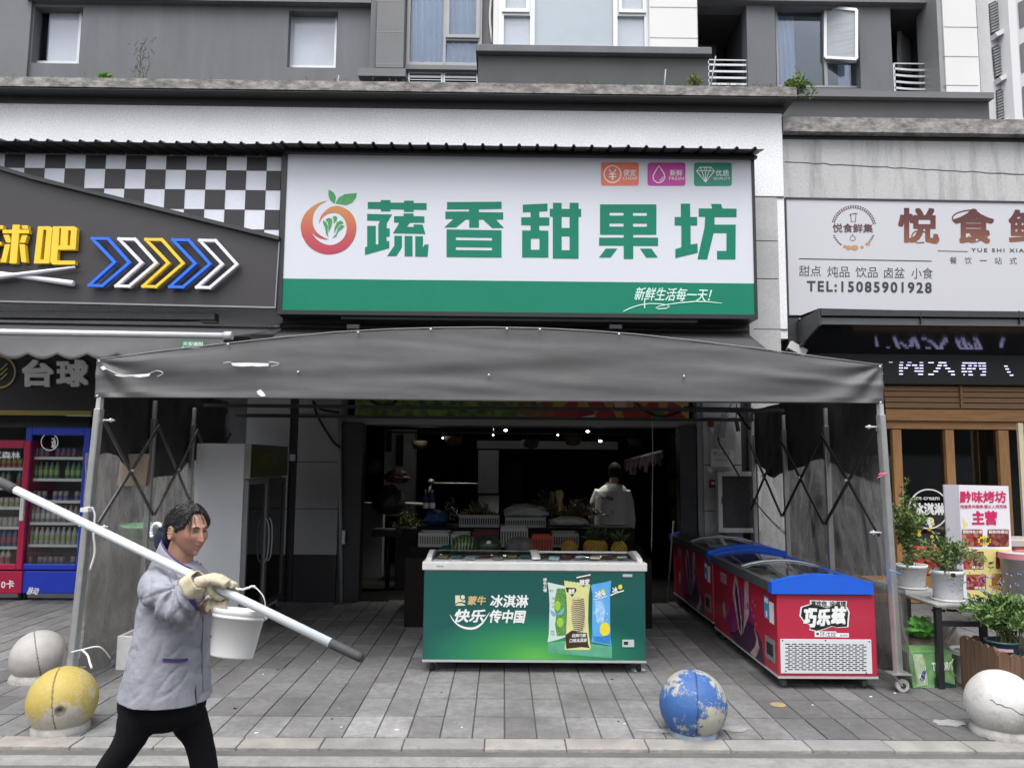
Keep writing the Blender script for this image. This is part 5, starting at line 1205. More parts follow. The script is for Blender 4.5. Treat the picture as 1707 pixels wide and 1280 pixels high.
for k in range(17):
    y0 = 445+k*24; w0 = 62+24*math.sin((k+2)/18*math.pi); pp = [(478-w0+6*math.sin(k), y0), (478-w0*0.4,y0+12), (478+w0*0.3,y0+8), (478+w0,y0-10)]
    stroke(mb, [(900+a/7.528,940+b_/7.528) for a,b_ in pp], [0.7,1.3,1.5,1.7], YG1)
mb.poly(gp([(325,290),(450,300),(460,330),(405,415),(370,360),(335,350)])); mb.poly(gp([(320,890),(400,830),(470,850),(590,860),(605,1000),(625,1050),(520,1040),(330,1060)]))
mb.build('pack_print', ink_g('print_cocoa',(0.045,0.022,0.015),var=0.3,vscale=40), gf)
mb = MB()
for txt,x0_,y0_,x1_,y1_,sh_ in (('经典巧脆',400,870,580,915,.2),('口味冰淇淋',370,930,590,980,.2)): writepx(mb,txt,900+x0_/7.528,940+y0_/7.528,900+x1_/7.528,940+y1_/7.528,YG1,0.0005,bold=0.02,shear=sh_,tilt=-0.03)
writepx(mb,'随变',948,981,958,990,YG1,0.0006,bold=0.03,tilt=-0.05); mb.build('pack_lettering', M_gw, gf)
mb = MB(); mb.poly(gp([(455,165),(640,130),(630,190),(550,290),(525,265),(500,210)])[:]); mb.build('pack_print', ink_g('print_cocoa_dark',(0.06,0.05,0.04)), gf)
mb = MB(); writepx(mb,'随变',966,965,983,975,YG1-0.0004,0.0004,bold=0.03,tilt=-0.1,shear=0.1); stroke(mb,[(961,962.5),(984.5,957.5)],2,YG1-0.0006); mb.build('pack_lettering', M_gw, gf)
mb = MB(); mb.poly(gp([(895,205),(820,225),(660,255),(640,270),(660,380),(655,700),(660,900),(645,975),(780,1000),(900,1025),(885,900),(880,600),(882,380)][::-1])); mb.build('pack_print', ink_g('print_blue',(0.10,0.36,0.72),var=0.12,vscale=10), gf)
YG1 -= 0.0004
mb = MB(); mb.poly(gp([(690,460),(790,450),(820,600),(800,720),(720,740),(690,600)])); mb.build('pack_print', ink_g('print_pale_blue',(0.30,0.52,0.80),var=0.45,vscale=35), gf)
mb = MB(); mb.poly(gp(circ(815,815,64,20,ry=88))); mb.poly(gp(circ(790,345,26,8,ry=32))); mb.poly([P(x,y,YG1) for x,y in circ(1034,978,3.6,8,ry=4.2)]); mb.build('pack_print', ink_g('print_lemon',(0.72,0.62,0.05)), gf)
YG1 -= 0.0003
mb = MB(); mb.poly(gp([(670,900),(760,910),(850,890),(895,880),(880,960),(890,1000),(780,985),(670,965)])); mb.build('pack_print', ink_g('print_blue_deep',(0.04,0.20,0.50),var=0.3,vscale=30), gf)
mb = MB(); writepx(mb,'冰+',991.5,984,1010,996,YG1,0.0004,bold=0.03,tilt=-0.12); writepx(mb,'冰',1020.5,978,1030,988,YG1,0.0004,bold=0.03,tilt=-0.1); stroke(mb,[(990,999),(1001,997),(1012,993)],1.2,YG1); stroke(mb,[(1017.5,992),(1028,987.5),(1040,984)],2.0,YG1)
for k,c_ in enumerate('绿色心情'): writepx(mb,c_,905.5,963+k*6,911.5,968.6+k*6,YG1,0.0004,bold=0.03)
for k in range(9): 
    a_,b_ = rng.uniform(675,850), rng.uniform(560,720); stroke(mb, circ(900+a_/7.528,940+b_/7.528,rng.uniform(0.8,2),8), 0.5, YG1-0.0001*k, True)
mb.build('pack_lettering', M_gw, gf)

# ------------------------------------------------------------------ the two red chest freezers in a row
M_red = mat('red_print', (0.40,0.020,0.050), 0.34, var=0.05, vscale=2, coat=0.2)
M_blue_pl = mat('blue_plastic_rim', (0.012,0.10,0.58), 0.35, var=0.05)
M_trim_dk = mat('grey_trim', (0.10,0.105,0.11), 0.4, metal=0.4)
YRF = 6.02
rx0, rx1 = P(1296,1050,YRF).x, P(1461,1060,YRF).x
rzb = P(1380,1128,YRF).z; rzt = P(1372,989,YRF).z; rzr = P(1372,970,YRF).z; rpk = P(1372,957,YRF).z
RL = 1.78
def red_freezer(yf, label, zo=0.0):
    o = thing('chest_freezer', label, 'freezer', ((rx0+rx1)/2,yf,0), 'red chest freezers in a row')
    MB().box((rx0,yf,rzb+zo),(rx1,yf+RL,rzt+zo)).build('cabinet', M_red, o, bevel=0.01)
    z0, z1, zp_ = rzt+zo, rzr+zo, rpk+zo
    xa, xb = rx0-0.045, rx1-0.02
    for ya_,yb_ in ((yf-0.025,yf+0.05),(yf+RL-0.05,yf+RL+0.012)):
        prof = [(xa,z0),(xa,z1)]+[(xa+0.03+(xb-xa-0.06)*k/14, z1+(zp_-z1)*math.sin(math.pi*k/14)**0.8) for k in range(15)]+[(xb,z1),(xb,z0)]
        MB().poly([(x,ya_,z) for x,z in prof][::-1], (), (0,yb_-ya_,0)).build('rim_end', M_blue_pl, o, bevel=0.008)
    mb = MB(); mb.box((xa,yf+0.05,z0+0.005),(xa+0.05,yf+RL-0.05,z1-0.002)); mb.build('side_rail', M_trim_dk, o, bevel=0.006)
    mb = MB(); mb.box((xb-0.05,yf+0.05,z0+0.005),(xb,yf+RL-0.05,z1-0.002)); mb.build('side_rail', M_blue_pl, o, bevel=0.006)
    for k,(u0,u1) in enumerate(((0.0,0.53),(0.47,1.0))):
        mb = MB(); mb.grid(lambda u,v_: V((xa+0.05+(xb-xa-0.1)*u, yf+0.05+(RL-0.1)*(u0+(u1-u0)*v_), z1-0.006+(zp_-z1)*math.sin(math.pi*u)**0.8*0.92-0.007*k)), 14, 2); mb.build('sliding_lid', M_frz_glass, o)
    mb = MB(); mb.grid(lambda u,v_: V((xa+0.05+(xb-xa-0.1)*u, yf+RL*0.5-0.03+0.06*v_, z1+0.002+(zp_-z1)*math.sin(math.pi*u)**0.8*0.92)), 14, 1); mb.build('lid_divider', M_alu, o, solid=0.01)
    mb = MB(); mb.box((rx0+0.02,yf+0.05,z1-0.09),(rx1-0.03,yf+RL-0.05,z1-0.08)); mb.build('inner_well', M_inside, o)
    mb = MB(); mb.box((rx0-0.003,yf-0.002,rzb+zo-0.012),(rx1+0.003,yf+RL,rzb+zo+0.004)); mb.build('base_trim', M_alu, o)
    for i,(x_,y_) in enumerate(((rx0+0.06,yf+0.09),(rx1-0.08,yf+0.09),(rx0+0.06,yf+RL-0.1),(rx1-0.08,yf+RL-0.1))):
        mb = MB(); mb.bar((x_,y_,rzb),(x_,y_,0.06),0.05,0.04); fk = mb.build('caster', M_dkmetal, o)
        mb = MB(); mb.cyl((x_-0.018,y_-0.01,0.036),(x_+0.018,y_-0.01,0.036),0.036,n=18); mb.build('caster_wheel', mat('grey_rubber',(0.08,0.08,0.08),0.6), fk)
    # side picture: pale bars, purple wave and stars on the red film
    Xs = rx0-0.0012
    def S(u, v_): return V((Xs, yf+RL*(1-u), rzb+zo+(rzt-rzb)*v_))     # u from the far end to the near end
    def sp(pts, dx=0.0): return [S(a,b_)-V((dx,0,0)) for a,b_ in pts]
    M_pur = mat('print_purple',(0.05,0.015,0.05),0.35); M_pale = mat('print_pale_pink',(0.42,0.30,0.31),0.4,var=0.5,vscale=25); M_mag = mat('print_magenta',(0.22,0.02,0.13),0.35,var=0.4,vscale=5)
    mb = MB(); mb.poly(sp([(0.22,0.25),(0.34,0.02),(0.50,0.0),(0.66,0.30),(0.70,0.55),(0.55,0.85),(0.42,0.75)])); mb.build('side_print', M_mag, o)
    mb = MB(); mb.poly(sp([(0.28,0.10),(0.40,0.16),(0.52,0.40),(0.58,0.44),(0.68,0.42),(0.79,0.28),(0.83,0.0),(0.60,0.0),(0.42,0.0)],0.0008)); mb.build('side_print', M_pur, o)
    mb = MB(); mb.poly(sp([(0.36,0.70),(0.39,0.93),(0.42,0.98),(0.45,0.90),(0.50,0.42),(0.51,0.22),(0.48,0.16),(0.44,0.25)],0.0014)); mb.poly(sp([(0.56,0.94),(0.60,0.99),(0.62,0.95),(0.62,0.55),(0.58,0.40),(0.54,0.30),(0.52,0.20),(0.545,0.50)],0.0014))
    mb.poly(sp([(0.62,0.02),(0.70,0.16),(0.72,0.28),(0.69,0.38),(0.74,0.30),(0.76,0.18),(0.72,0.06),(0.69,0.0)],0.0014)); mb.poly(sp([(0.17,0.42),(0.20,0.50),(0.22,0.44),(0.23,0.30),(0.20,0.24),(0.18,0.30)],0.0014))
    for k in range(9):
        a_,b_ = [(0.66,0.62),(0.69,0.55),(0.71,0.70),(0.72,0.46),(0.68,0.74),(0.70,0.38),(0.33,0.80),(0.35,0.60),(0.26,0.36)][k]; r_ = 0.012
        mb.poly(sp([(a_+r_*0.6*math.cos(j*0.785)*(1 if j%2 else 0.45), b_+r_*3*math.sin(j*0.785)*(1 if j%2 else 0.45)) for j in range(8)],0.0014))
    mb.build('side_print', M_pale, o)
    mb = MB(); mb.poly(sp([(0.40,0.72),(0.415,0.90),(0.44,0.80),(0.485,0.38),(0.49,0.22),(0.465,0.24)],0.0018)); mb.poly(sp([(0.59,0.66),(0.60,0.70),(0.61,0.62),(0.60,0.58)],0.0018)); mb.build('side_print', M_pur, o)
    mb = MB(); write(mb,'巧乐兹',S(0.14,0.93),S(0.26,0.93),S(0.26,0.76),S(0.14,0.76),0.0022,bold=0.04,out=(-1,0,0)); mb.build('side_lettering', M_pale, o)
    mb = MB(); mb.poly(sp([(0.84,0.62),(0.90,0.62),(0.90,0.90),(0.84,0.90)],0.0014)); st = mb.build('energy_label', mat('label_blue',(0.06,0.27,0.55),0.4), o)
    mb = MB(); mb.poly(sp([(0.905,0.60),(0.965,0.60),(0.965,0.86),(0.905,0.86)],0.0014)); mb.poly(sp([(0.845,0.82),(0.895,0.82),(0.895,0.88),(0.845,0.88)],0.0020)); mb.poly(sp([(0.86,0.64),(0.88,0.64),(0.88,0.72),(0.86,0.72)],0.0020)); mb.build('label_print', M_gw, st)
    mb = MB(); mb.box(S(0.845,0.13)-V((0.004,0,0)), S(0.965,0.40)); vb = mb.build('control_box', M_alu_grey, o); mb = MB(); mb.box(S(0.865,0.19)-V((0.005,0,0)), S(0.945,0.34)-V((0.0045,0,0))); mb.build('display', M_black, vb)
    # the near end: perforated grille, writing
    Yq = yf-0.0015
    if zo == 0.0:
        x0_,x1_,z0_,z1_ = RC(1301,1065,1453,1122,Yq)
        mb = MB(); mb.box((x0_,Yq-0.004,z0_),(x1_,Yq+0.001,z1_)); gr_ = mb.build('grille_panel', mat('white_grille',(0.60,0.62,0.64),0.4), o, bevel=0.002)
        mb = MB(); Yz = Yq-0.0046
        for r in range(14):
            for c in range(12):
                px_ = 1309+c*11.2+(4.5 if r%2 else 0); py_ = 1073+r*3.25+0.012*(px_-1309)
                if px_ > 1443: continue
                a = P(px_,py_,Yz); wdt = 0.036; mb.box((a.x,Yz-0.0004,a.z-0.0035),(a.x+wdt,Yz,a.z+0.0035))
        mb.build('vent_slot', M_black, gr_)
        mb = MB()
        for px_,py_ in ((1304.5,1067),(1376,1067),(1449,1069),(1310,1118),(1444,1121)): c = P(px_,py_,Yz); mb.ell(c,0.006,0.003,0.006,8,6)
        mb.build('screw', M_dkmetal, gr_)
        outl = [(1337,1012),(1350,1008),(1368,1010),(1378,1013),(1390,1009),(1395,1006),(1400,1010),(1410,1012),(1414,1020),(1413,1032),(1412,1044),(1396,1045),(1386,1043),(1376,1047),(1362,1051),(1350,1048),(1354,1042),(1342,1036),(1335,1026)]
        def grow(k): 
            cx_,cy_ = 1375,1028; return [P(cx_+(x-cx_)*k,cy_+(y-cy_)*k,Yq) for x,y in outl]
        mb = MB(); mb.poly(grow(1.06)); mb.poly([P(x,y,Yq) for x,y in ((1350,1000),(1412,1001.5),(1411,1011),(1350,1009))]); mb.build('logo_outline', M_gw, o)
        Yq -= 0.0006; mb = MB(); mb.poly(grow(1.0)); 
        mb.build('logo_fill', mat('logo_black',(0.015,0.015,0.016),0.35), o); Yq -= 0.0006
        mb = MB(); writepx(mb,'巧',1339,1013,1362,1045,Yq,0.0006,bold=0.05,shear=0.1,tilt=0.05); writepx(mb,'乐',1361,1014,1384,1043,Yq,0.0006,bold=0.05,shear=0.1); writepx(mb,'兹',1385,1009,1411,1040,Yq,0.0006,bold=0.05,shear=0.1)
        mb.build('logo_lettering', M_gw, o)
        mb = MB(); writepx(mb,'喜欢你',1352,1001,1378,1010,Yq+0.0004,0.0012,bold=0.015); writepx(mb,'没道理',1383,1001.5,1410,1010.5,Yq+0.0004,0.0012,bold=0.015); mb.build('logo_lettering', M_ink, o)
        Yq = yf-0.0015
        mb = MB(); mb.poly([P(x,y,Yq) for x,y in ((1358,1051.5),(1394,1052),(1394,1054.5),(1415,1055),(1415,1062),(1358,1061))]); sk_ = mb.build('paper_sticker', M_tear, o)
        mb = MB(); writepx(mb,'环戊烷',1367,1052.5,1393,1061,Yq-0.0003,0.0006); writepx(mb,'发泡剂',1400,1057,1413,1060,Yq-0.0003,0.0006); mb.poly([P(x,y,Yq-0.0008) for x,y in ((1361,1054),(1365,1054),(1365,1058),(1361,1058))]); mb.build('sticker_print', M_ink, sk_)
    for i in range(12):
        c = V((rng.uniform(rx0+0.1,rx1-0.15), yf+0.16+i*(RL-0.3)/12, z1-0.065)); mb = MB(); mb.obox(c, V((0.07,rng.uniform(-0.03,0.03),0)), V((rng.uniform(-.01,.01),0.045,0)), V((0,0,0.012)))
        tag(mb.build('ice_cream_pack', mat('pack_r%d'%i, rng.choice([(0.35,0.25,0.20),(0.30,0.12,0.10),(0.45,0.42,0.35),(0.2,0.25,0.35),(0.5,0.5,0.5)]), 0.4), bevel=0.006), 'wrapped ice cream bar under the lid of the '+('near' if zo == 0 else 'far')+' red freezer', 'ice cream', 'ice cream bars in the '+('near' if zo == 0 else 'far')+' red freezer')
    return o
red_freezer(YRF, 'nearer red chest freezer with a blue rim and a white perforated grille')
red_freezer(YRF+RL+0.06, 'farther red chest freezer with a blue rim, reaching into the shop doorway', 0.03)

# ------------------------------------------------------------------ tall white two-door fridge, side-on
FX0, FX1, FY0, FY1 = P(325,800,7.75).x, P(406,800,7.75).x, 7.75, 9.10
fzt = P(366,739,7.75).z
fd = thing('display_fridge', 'tall fridge with a plain pale grey side and glass doors facing the shop entrance', 'fridge', ((FX0+FX1)/2,FY0,0))
MB().box((FX0,FY0,0.08),(FX1,FY1,fzt)).build('cabinet', mat('fridge_steel',(0.72,0.74,0.77),0.45,var=0.05,vscale=1.5), fd, bevel=0.008)
mb = MB(); mb.box((FX1+0.002,FY0+0.005,fzt-0.34),(FX1+0.06,FY1,fzt-0.002)); hb = mb.build('header_box', mat('olive_header',(0.075,0.075,0.012),0.35,var=0.2), fd, bevel=0.01)
mb = MB(); write(mb,'冷藏展示柜',V((FX1+0.061,FY0+0.25,fzt-0.10)),V((FX1+0.061,FY0+0.95,fzt-0.10)),V((FX1+0.061,FY0+0.95,fzt-0.22)),V((FX1+0.061,FY0+0.25,fzt-0.22)),0.001,bold=0.02,out=(1,0,0)); mb.build('header_print', mat('olive_print',(0.2,0.2,0.05),0.5), hb)
mb = MB(); mb.box((FX1+0.002,FY0-0.004,fzt-0.35),(FX1+0.065,FY0+0.004,fzt)); mb.build('header_end', mat('cream_trim',(0.36,0.34,0.29),0.5), hb)
for k in range(2):
    a = FY0+0.01+k*(FY1-FY0)/2; b_ = a+(FY1-FY0)/2-0.02; X_ = FX1+0.004
    mb = MB(); z0,z1 = 0.14, fzt-0.36
    for p,q in (((X_,a,z0),(X_+0.045,a+0.04,z1)),((X_,b_-0.04,z0),(X_+0.045,b_,z1)),((X_,a+0.04,z0),(X_+0.045,b_-0.04,z0+0.05)),((X_,a+0.04,z1-0.05),(X_+0.045,b_-0.04,z1))): mb.box(p,q)
    dr = mb.build('door', M_trim_dk if k else M_alu_grey, fd, bevel=0.004)
    MB().box((X_+0.02,a+0.04,z0+0.05),(X_+0.026,b_-0.04,z1-0.05)).build('glass', M_shopglass, dr)
    yh = b_-0.05 if k == 0 else a+0.05
    mb = MB(); mb.tube(smooth_path([(X_+0.045,yh,0.62),(X_+0.075,yh,0.68),(X_+0.085,yh,0.85),(X_+0.075,yh,1.02),(X_+0.045,yh,1.08)],5),0.008,8); mb.build('handle', M_alu, dr)
mb = MB(); mb.box((FX0+0.02,FY0+0.02,0),(FX1-0.02,FY1-0.02,0.08)); mb.build('plinth', M_black, fd)

# ------------------------------------------------------------------ drinks fridges of the neighbour
def drinks_fridge(px0, px1, pyt, pyb, Y, cm, label, panel_txt, head):
    x0, x1 = P(px0,(pyt+pyb)/2,Y).x, P(px1,(pyt+pyb)/2,Y).x; zt_ = P((px0+px1)/2,pyt,Y).z; D = 0.55
    o = thing('drinks_fridge', label, 'fridge', ((x0+x1)/2,Y,0), 'drinks fridges outside the billiards shop')
    zb_ = 0.09; zd = 0.36
    mb = MB(); w_ = 0.035
    mb.box((x0,Y,zb_),(x0+w_,Y+D,zt_)); mb.box((x1-w_,Y,zb_),(x1,Y+D,zt_)); mb.box((x0+w_,Y,zt_-0.05),(x1-w_,Y+D,zt_)); mb.box((x0+w_,Y+D-0.03,zd),(x1-w_,Y+D,zt_-0.05)); mb.box((x0+w_,Y+0.02,zb_),(x1-w_,Y+D,zd))
    mb.build('cabinet', cm, o)
    mb = MB(); f_ = 0.075
    for p,q in (((x0,Y-0.05,zd+0.01),(x0+f_,Y-0.004,zt_-0.01)),((x1-f_,Y-0.05,zd+0.01),(x1,Y-0.004,zt_-0.01)),((x0+f_,Y-0.05,zd+0.01),(x1-f_,Y-0.004,zd+0.08)),((x0+f_,Y-0.05,zt_-0.10),(x1-f_,Y-0.004,zt_-0.01))): mb.box(p,q)
    dr = mb.build('door', cm, o, bevel=0.01)
    MB().box((x0+f_,Y-0.03,zd+0.08),(x1-f_,Y-0.024,zt_-0.10)).build('glass', M_clear, dr)
    mb = MB(); xh = x1-0.02 if px0 < 0 else x0+0.02
    mb.box((xh-0.012,Y-0.085,0.95),(xh+0.012,Y-0.05,1.25)); mb.build('handle', M_white_pl, dr, bevel=0.006)
    MB().box((x0,Y-0.03,zb_),(x1,Y+0.015,zd-0.005)).build('kick_panel', cm, o, bevel=0.01)
    mb = MB(); write(mb,panel_txt[0],*[P(a,b_,Y-0.031) for a,b_ in panel_txt[1]],0.001,bold=0.02,shear=panel_txt[2]); mb.build('panel_lettering', M_gw, o)
    mb = MB(); write(mb,head[0],*[P(a,b_,Y-0.031) for a,b_ in head[1]],0.001,bold=0.02)
    if head[2]: stroke(mb, circ(*head[2],24), 1.6, Y-0.032, True)
    mb.build('glass_lettering', M_gw, dr)
    for x_ in (x0+0.06,x1-0.06):
        mb = MB(); mb.cyl((x_,Y+0.06,0),(x_,Y+0.06,zb_),0.025,n=10); mb.build('foot', M_black, o)
    MB().box((x0+w_,Y+D-0.04,zd),(x1-w_,Y+D-0.035,zt_-0.06)).build('liner', mat('fridge_liner',(0.16,0.16,0.17),0.6), o)
    r_ = random.Random(int(px0)+200); nlev = 6
    for l in range(nlev):
        z = zd+0.03+l*(zt_-0.14-zd)/nlev
        MB().box((x0+w_,Y+0.04,z-0.012),(x1-w_,Y+D-0.05,z)).build('shelf', M_alu, o)
        MB().box((x0+w_,Y+0.03,z-0.022),(x1-w_,Y+0.039,z+0.012)).build('price_rail', M_gw, o)
        x = x0+w_+0.03; c_ = r_.choice([(0.42,0.42,0.42),(0.10,0.22,0.12),(0.28,0.07,0.07),(0.45,0.43,0.38),(0.08,0.13,0.25),(0.35,0.33,0.10),(0.30,0.26,0.27)])
        kind = r_.random(); mm = mat('drink', c_, 0.3, var=0.3, vscale=40); ml = mat('drink_label', r_.choice([(0.5,0.5,0.5),(0.4,0.1,0.1),(0.3,0.4,0.15),(0.12,0.15,0.3)]), 0.5, var=0.4, vscale=60); k = 0
        while x < x1-w_-0.03:
            if r_.random() > 0.07:
                h_ = 0.21 if kind > 0.4 else 0.12; r0_ = 0.030
                b0 = MB(); b0.lathe([(0.0,0),(r0_*0.95,0.002),(r0_,0.02),(r0_,h_*0.66),(r0_*0.55,h_*0.86),(r0_*0.42,h_*0.88),(r0_*0.42,h_),(0,h_)] if kind > 0.4 else [(0,0),(r0_*0.9,0.0),(r0_,0.012),(r0_,h_-0.01),(r0_*0.9,h_),(0,h_)], (x,Y+0.09,z+0.001), 10)
                b0.cur = 1; b0.lathe([(r0_+0.001,h_*0.25),(r0_+0.001,h_*0.55)], (x,Y+0.09,z+0.001), 10)
                tag(b0.build('drink_bottle' if kind > 0.4 else 'drink_can', [mm,ml]), ('bottle' if kind > 0.4 else 'can')+' of drink on shelf %s of the %s fridge'%(['one','two','three','four','five','six'][l]+' from the bottom', 'red' if px0 < 0 else 'blue'), 'drink', 'drinks on shelf %s of the %s fridge'%(['one','two','three','four','five','six'][l],'red' if px0 < 0 else 'blue'))
            x += 0.066; k += 1
    return o
M_fblue = mat('fridge_blue', (0.010,0.035,0.40), 0.35, var=0.06); M_fred = mat('fridge_red', (0.36,0.008,0.05), 0.35, var=0.06)
drinks_fridge(38, 146, 712, 1000, 9.5, M_fblue, 'tall blue drinks fridge with a glass door beside the left canopy post', ('脉动',[(47,978),(66,979),(64,991),(44,990)],0.2), ('动',[(86,729),(93,729),(93,749),(86,749)],(82.5,736.5,14)))
drinks_fridge(-90, 46, 733, 1000, 9.48, M_fred, 'crimson drinks fridge with a glass door cut off by the left edge', ('0卡',[(2,967),(24,966),(24,980),(2,981)],0.0), ('元气森林',[(-28,751),(34,753),(34,765),(-28,763)],None))
# ------------------------------------------------------------------ stone ball bollards
def ball(px, py, Y, r, name_label, m, seam_rot, z0=0.175, hole=None, seam=True):
    c = P(px, py, Y); c = V((c.x, Y, z0)); o = thing('ball_bollard', name_label, 'bollard', (c.x,Y,0), 'stone ball bollards along the kerb')
    mb = MB()
    Rm = Matrix.Rotation(seam_rot[0],3,'Z') @ Matrix.Rotation(seam_rot[1],3,'Y')
    n_, m_ = 200, 100
    def fn(u, v_):
        th, ph = 2*math.pi*u, math.pi*v_
        d = V((math.sin(ph)*math.cos(th), math.sin(ph)*math.sin(th), math.cos(ph)))
        rr = r*(1+0.010*noise.noise(d*3+V((px,0,0)))+0.004*noise.noise(d*12))
        dd = Rm.inverted() @ d
        if seam: rr -= 0.006*math.exp(-(dd.x/0.018)**2)
        if hole:
            h = V(hole).normalized(); a = d.angle(h); rr -= 0.02*math.exp(-(a/0.09)**2)
        return c+d*rr
    mb.grid(fn, n_, m_); b = mb.build('ball', m, o)
    setcol(b, lambda p: (lambda d: ((0.35,0.33,0.31) if (seam and abs((Rm.inverted()@d).x) < 0.019) else ((0.45-0.3*math.exp(-(d.angle(V(hole))/0.1)**2),)*3 if hole and d.angle(V(hole)) < 0.16 else (1,1,1))))((V(p)-V((0,0,z0))).normalized()))
    return o
def weathered(name, paint, under, pos, scale=4.0, fine=22.0, soft=0.03, z_bias=0.0, var=0.12, under2=None):
    """old paint flaked off in patches with a fine crumbly edge"""
    m = bpy.data.materials.new(name); m.use_nodes = True; t = m.node_tree; L = t.links.new; b = t.nodes['Principled BSDF']; b.inputs['Roughness'].default_value = 0.6
    tc = _n(t,'ShaderNodeTexCoord'); a = _n(t,'ShaderNodeTexNoise'); a.inputs['Scale'].default_value = scale; a.inputs['Detail'].default_value = 3; L(tc.outputs['Object'], a.inputs['Vector'])
    f = _n(t,'ShaderNodeTexNoise'); f.inputs['Scale'].default_value = fine; f.inputs['Detail'].default_value = 10; f.inputs['Roughness'].default_value = 0.75; L(tc.outputs['Object'], f.inputs['Vector'])
    sx = _n(t,'ShaderNodeSeparateXYZ'); L(tc.outputs['Object'], sx.inputs[0])
    m1 = _n(t,'ShaderNodeMath',operation='MULTIPLY_ADD'); L(f.outputs[0], m1.inputs[0]); m1.inputs[1].default_value = 0.62; L(a.outputs[0], m1.inputs[2])
    m2 = _n(t,'ShaderNodeMath',operation='MULTIPLY_ADD'); L(sx.outputs[2], m2.inputs[0]); m2.inputs[1].default_value = z_bias; L(m1.outputs[0], m2.inputs[2])
    mr = _n(t,'ShaderNodeMapRange'); mr.inputs[1].default_value = pos-soft; mr.inputs[2].default_value = pos+soft; L(m2.outputs[0], mr.inputs[0])
    vr = _n(t,'ShaderNodeMapRange'); vr.inputs[3].default_value = 1-var*2; vr.inputs[4].default_value = 1+var*2; L(f.outputs[0], vr.inputs[0])
    mx = _n(t,'ShaderNodeMix',data_type='RGBA'); L(mr.outputs[0], mx.inputs[0]); mx.inputs[6].default_value = (*paint,1); mx.inputs[7].default_value = (*under,1)
    mu = _n(t,'ShaderNodeMix',data_type='RGBA',blend_type='MULTIPLY'); mu.inputs[0].default_value = 1; L(mx.outputs[2], mu.inputs[6]); L(vr.outputs[0], mu.inputs[7])
    at = _n(t,'ShaderNodeAttribute',attribute_name='tint'); mv = _n(t,'ShaderNodeMix',data_type='RGBA',blend_type='MULTIPLY'); mv.inputs[0].default_value = 1; L(mu.outputs[2], mv.inputs[6]); L(at.outputs['Color'], mv.inputs[7])
    L(mv.outputs[2], b.inputs['Base Color'])
    bp = _n(t,'ShaderNodeBump'); bp.inputs['Strength'].default_value = 0.5; bp.inputs['Distance'].default_value = 0.006; L(m2.outputs[0], bp.inputs['Height']); L(bp.outputs[0], b.inputs['Normal'])
    return m
M_base = mat('bollard_base', (0.33,0.32,0.30), 0.85, var=0.35, vscale=14, bump=0.5, bscale=40, attr=None)
def plinth(o, r, h, m=None):
    c = V(o['_org']); mb = MB(); n_ = 40
    rr = lambda th, k: k+0.012*noise.noise(V((math.cos(th)*2,math.sin(th)*2,c.x)))
    pr = [(r,0.0),(r*0.99,h*0.5),(r*0.88,h),(r*0.5,h+0.01)]
    vs = [c+V((rr(2*math.pi*k/n_,a)*math.cos(2*math.pi*k/n_), rr(2*math.pi*k/n_,a)*math.sin(2*math.pi*k/n_), z)) for a,z in pr for k in range(n_)]
    mb.add(vs, [(i*n_+k,i*n_+(k+1)%n_,(i+1)*n_+(k+1)%n_,(i+1)*n_+k) for i in range(3) for k in range(n_)], True); mb.build('plinth', m or M_base, o)
bb = ball(1155,1155,5.08,0.212,'blue stone ball with flaking paint at the kerb, in front of the red freezers', weathered('blue_flaked_paint',(0.030,0.10,0.29),(0.36,0.345,0.29),0.905,3.2,32,0.03,z_bias=0.40), (rad(-6),rad(3)), 0.175)
plinth(bb, 0.155, 0.045, mat('bollard_base_blue',(0.30,0.32,0.35),0.85,var=0.3,vscale=20,dirt=(0.10,0.22,0.42),damt=0.7,dscale=9))
yb = ball(105,1155,5.10,0.205,'yellow flaking stone ball beside the walking woman, nearest the kerb on the left', weathered('yellow_flaked_paint',(0.40,0.31,0.075),(0.40,0.375,0.325),0.770,3.0,46,0.05,z_bias=-0.40), (rad(14),rad(-7)), 0.175, hole=V((0.42,-0.88,-0.05)))
plinth(yb, 0.17, 0.05)
gb = ball(66,1080,6.2,0.20,'bare grey stone ball behind the yellow one at the left edge', weathered('bare_stone',(0.36,0.345,0.33),(0.22,0.20,0.185),0.95,2.0,14,0.12,z_bias=-0.5), (rad(30),rad(-12)), 0.168)
plinth(gb, 0.19, 0.06)
wb = ball(1668,1160,5.10,0.21,'cracked white stone ball at the right edge, before the wooden planter', weathered('white_flaked_paint',(0.50,0.495,0.48),(0.30,0.285,0.265),0.75,2.6,44,0.09,z_bias=-0.55), (rad(10),rad(75)), 0.18, seam=False)
plinth(wb, 0.19, 0.05)
mb = MB(); cw = V((P(1668,1160,5.10).x,5.10,0.18)); pts = []
for k in range(26):
    a = k/25; d = V((-0.72+1.05*a, -0.62, 0.30-0.42*a+0.05*noise.noise(V((a*7,0,0))))).normalized(); pts.append(cw+d*0.2115)
mb.tube(pts,[0.0018+0.0018*abs(noise.noise(V((k*0.6,3,0)))) for k in range(26)],5); mb.build('crack', M_black, wb)
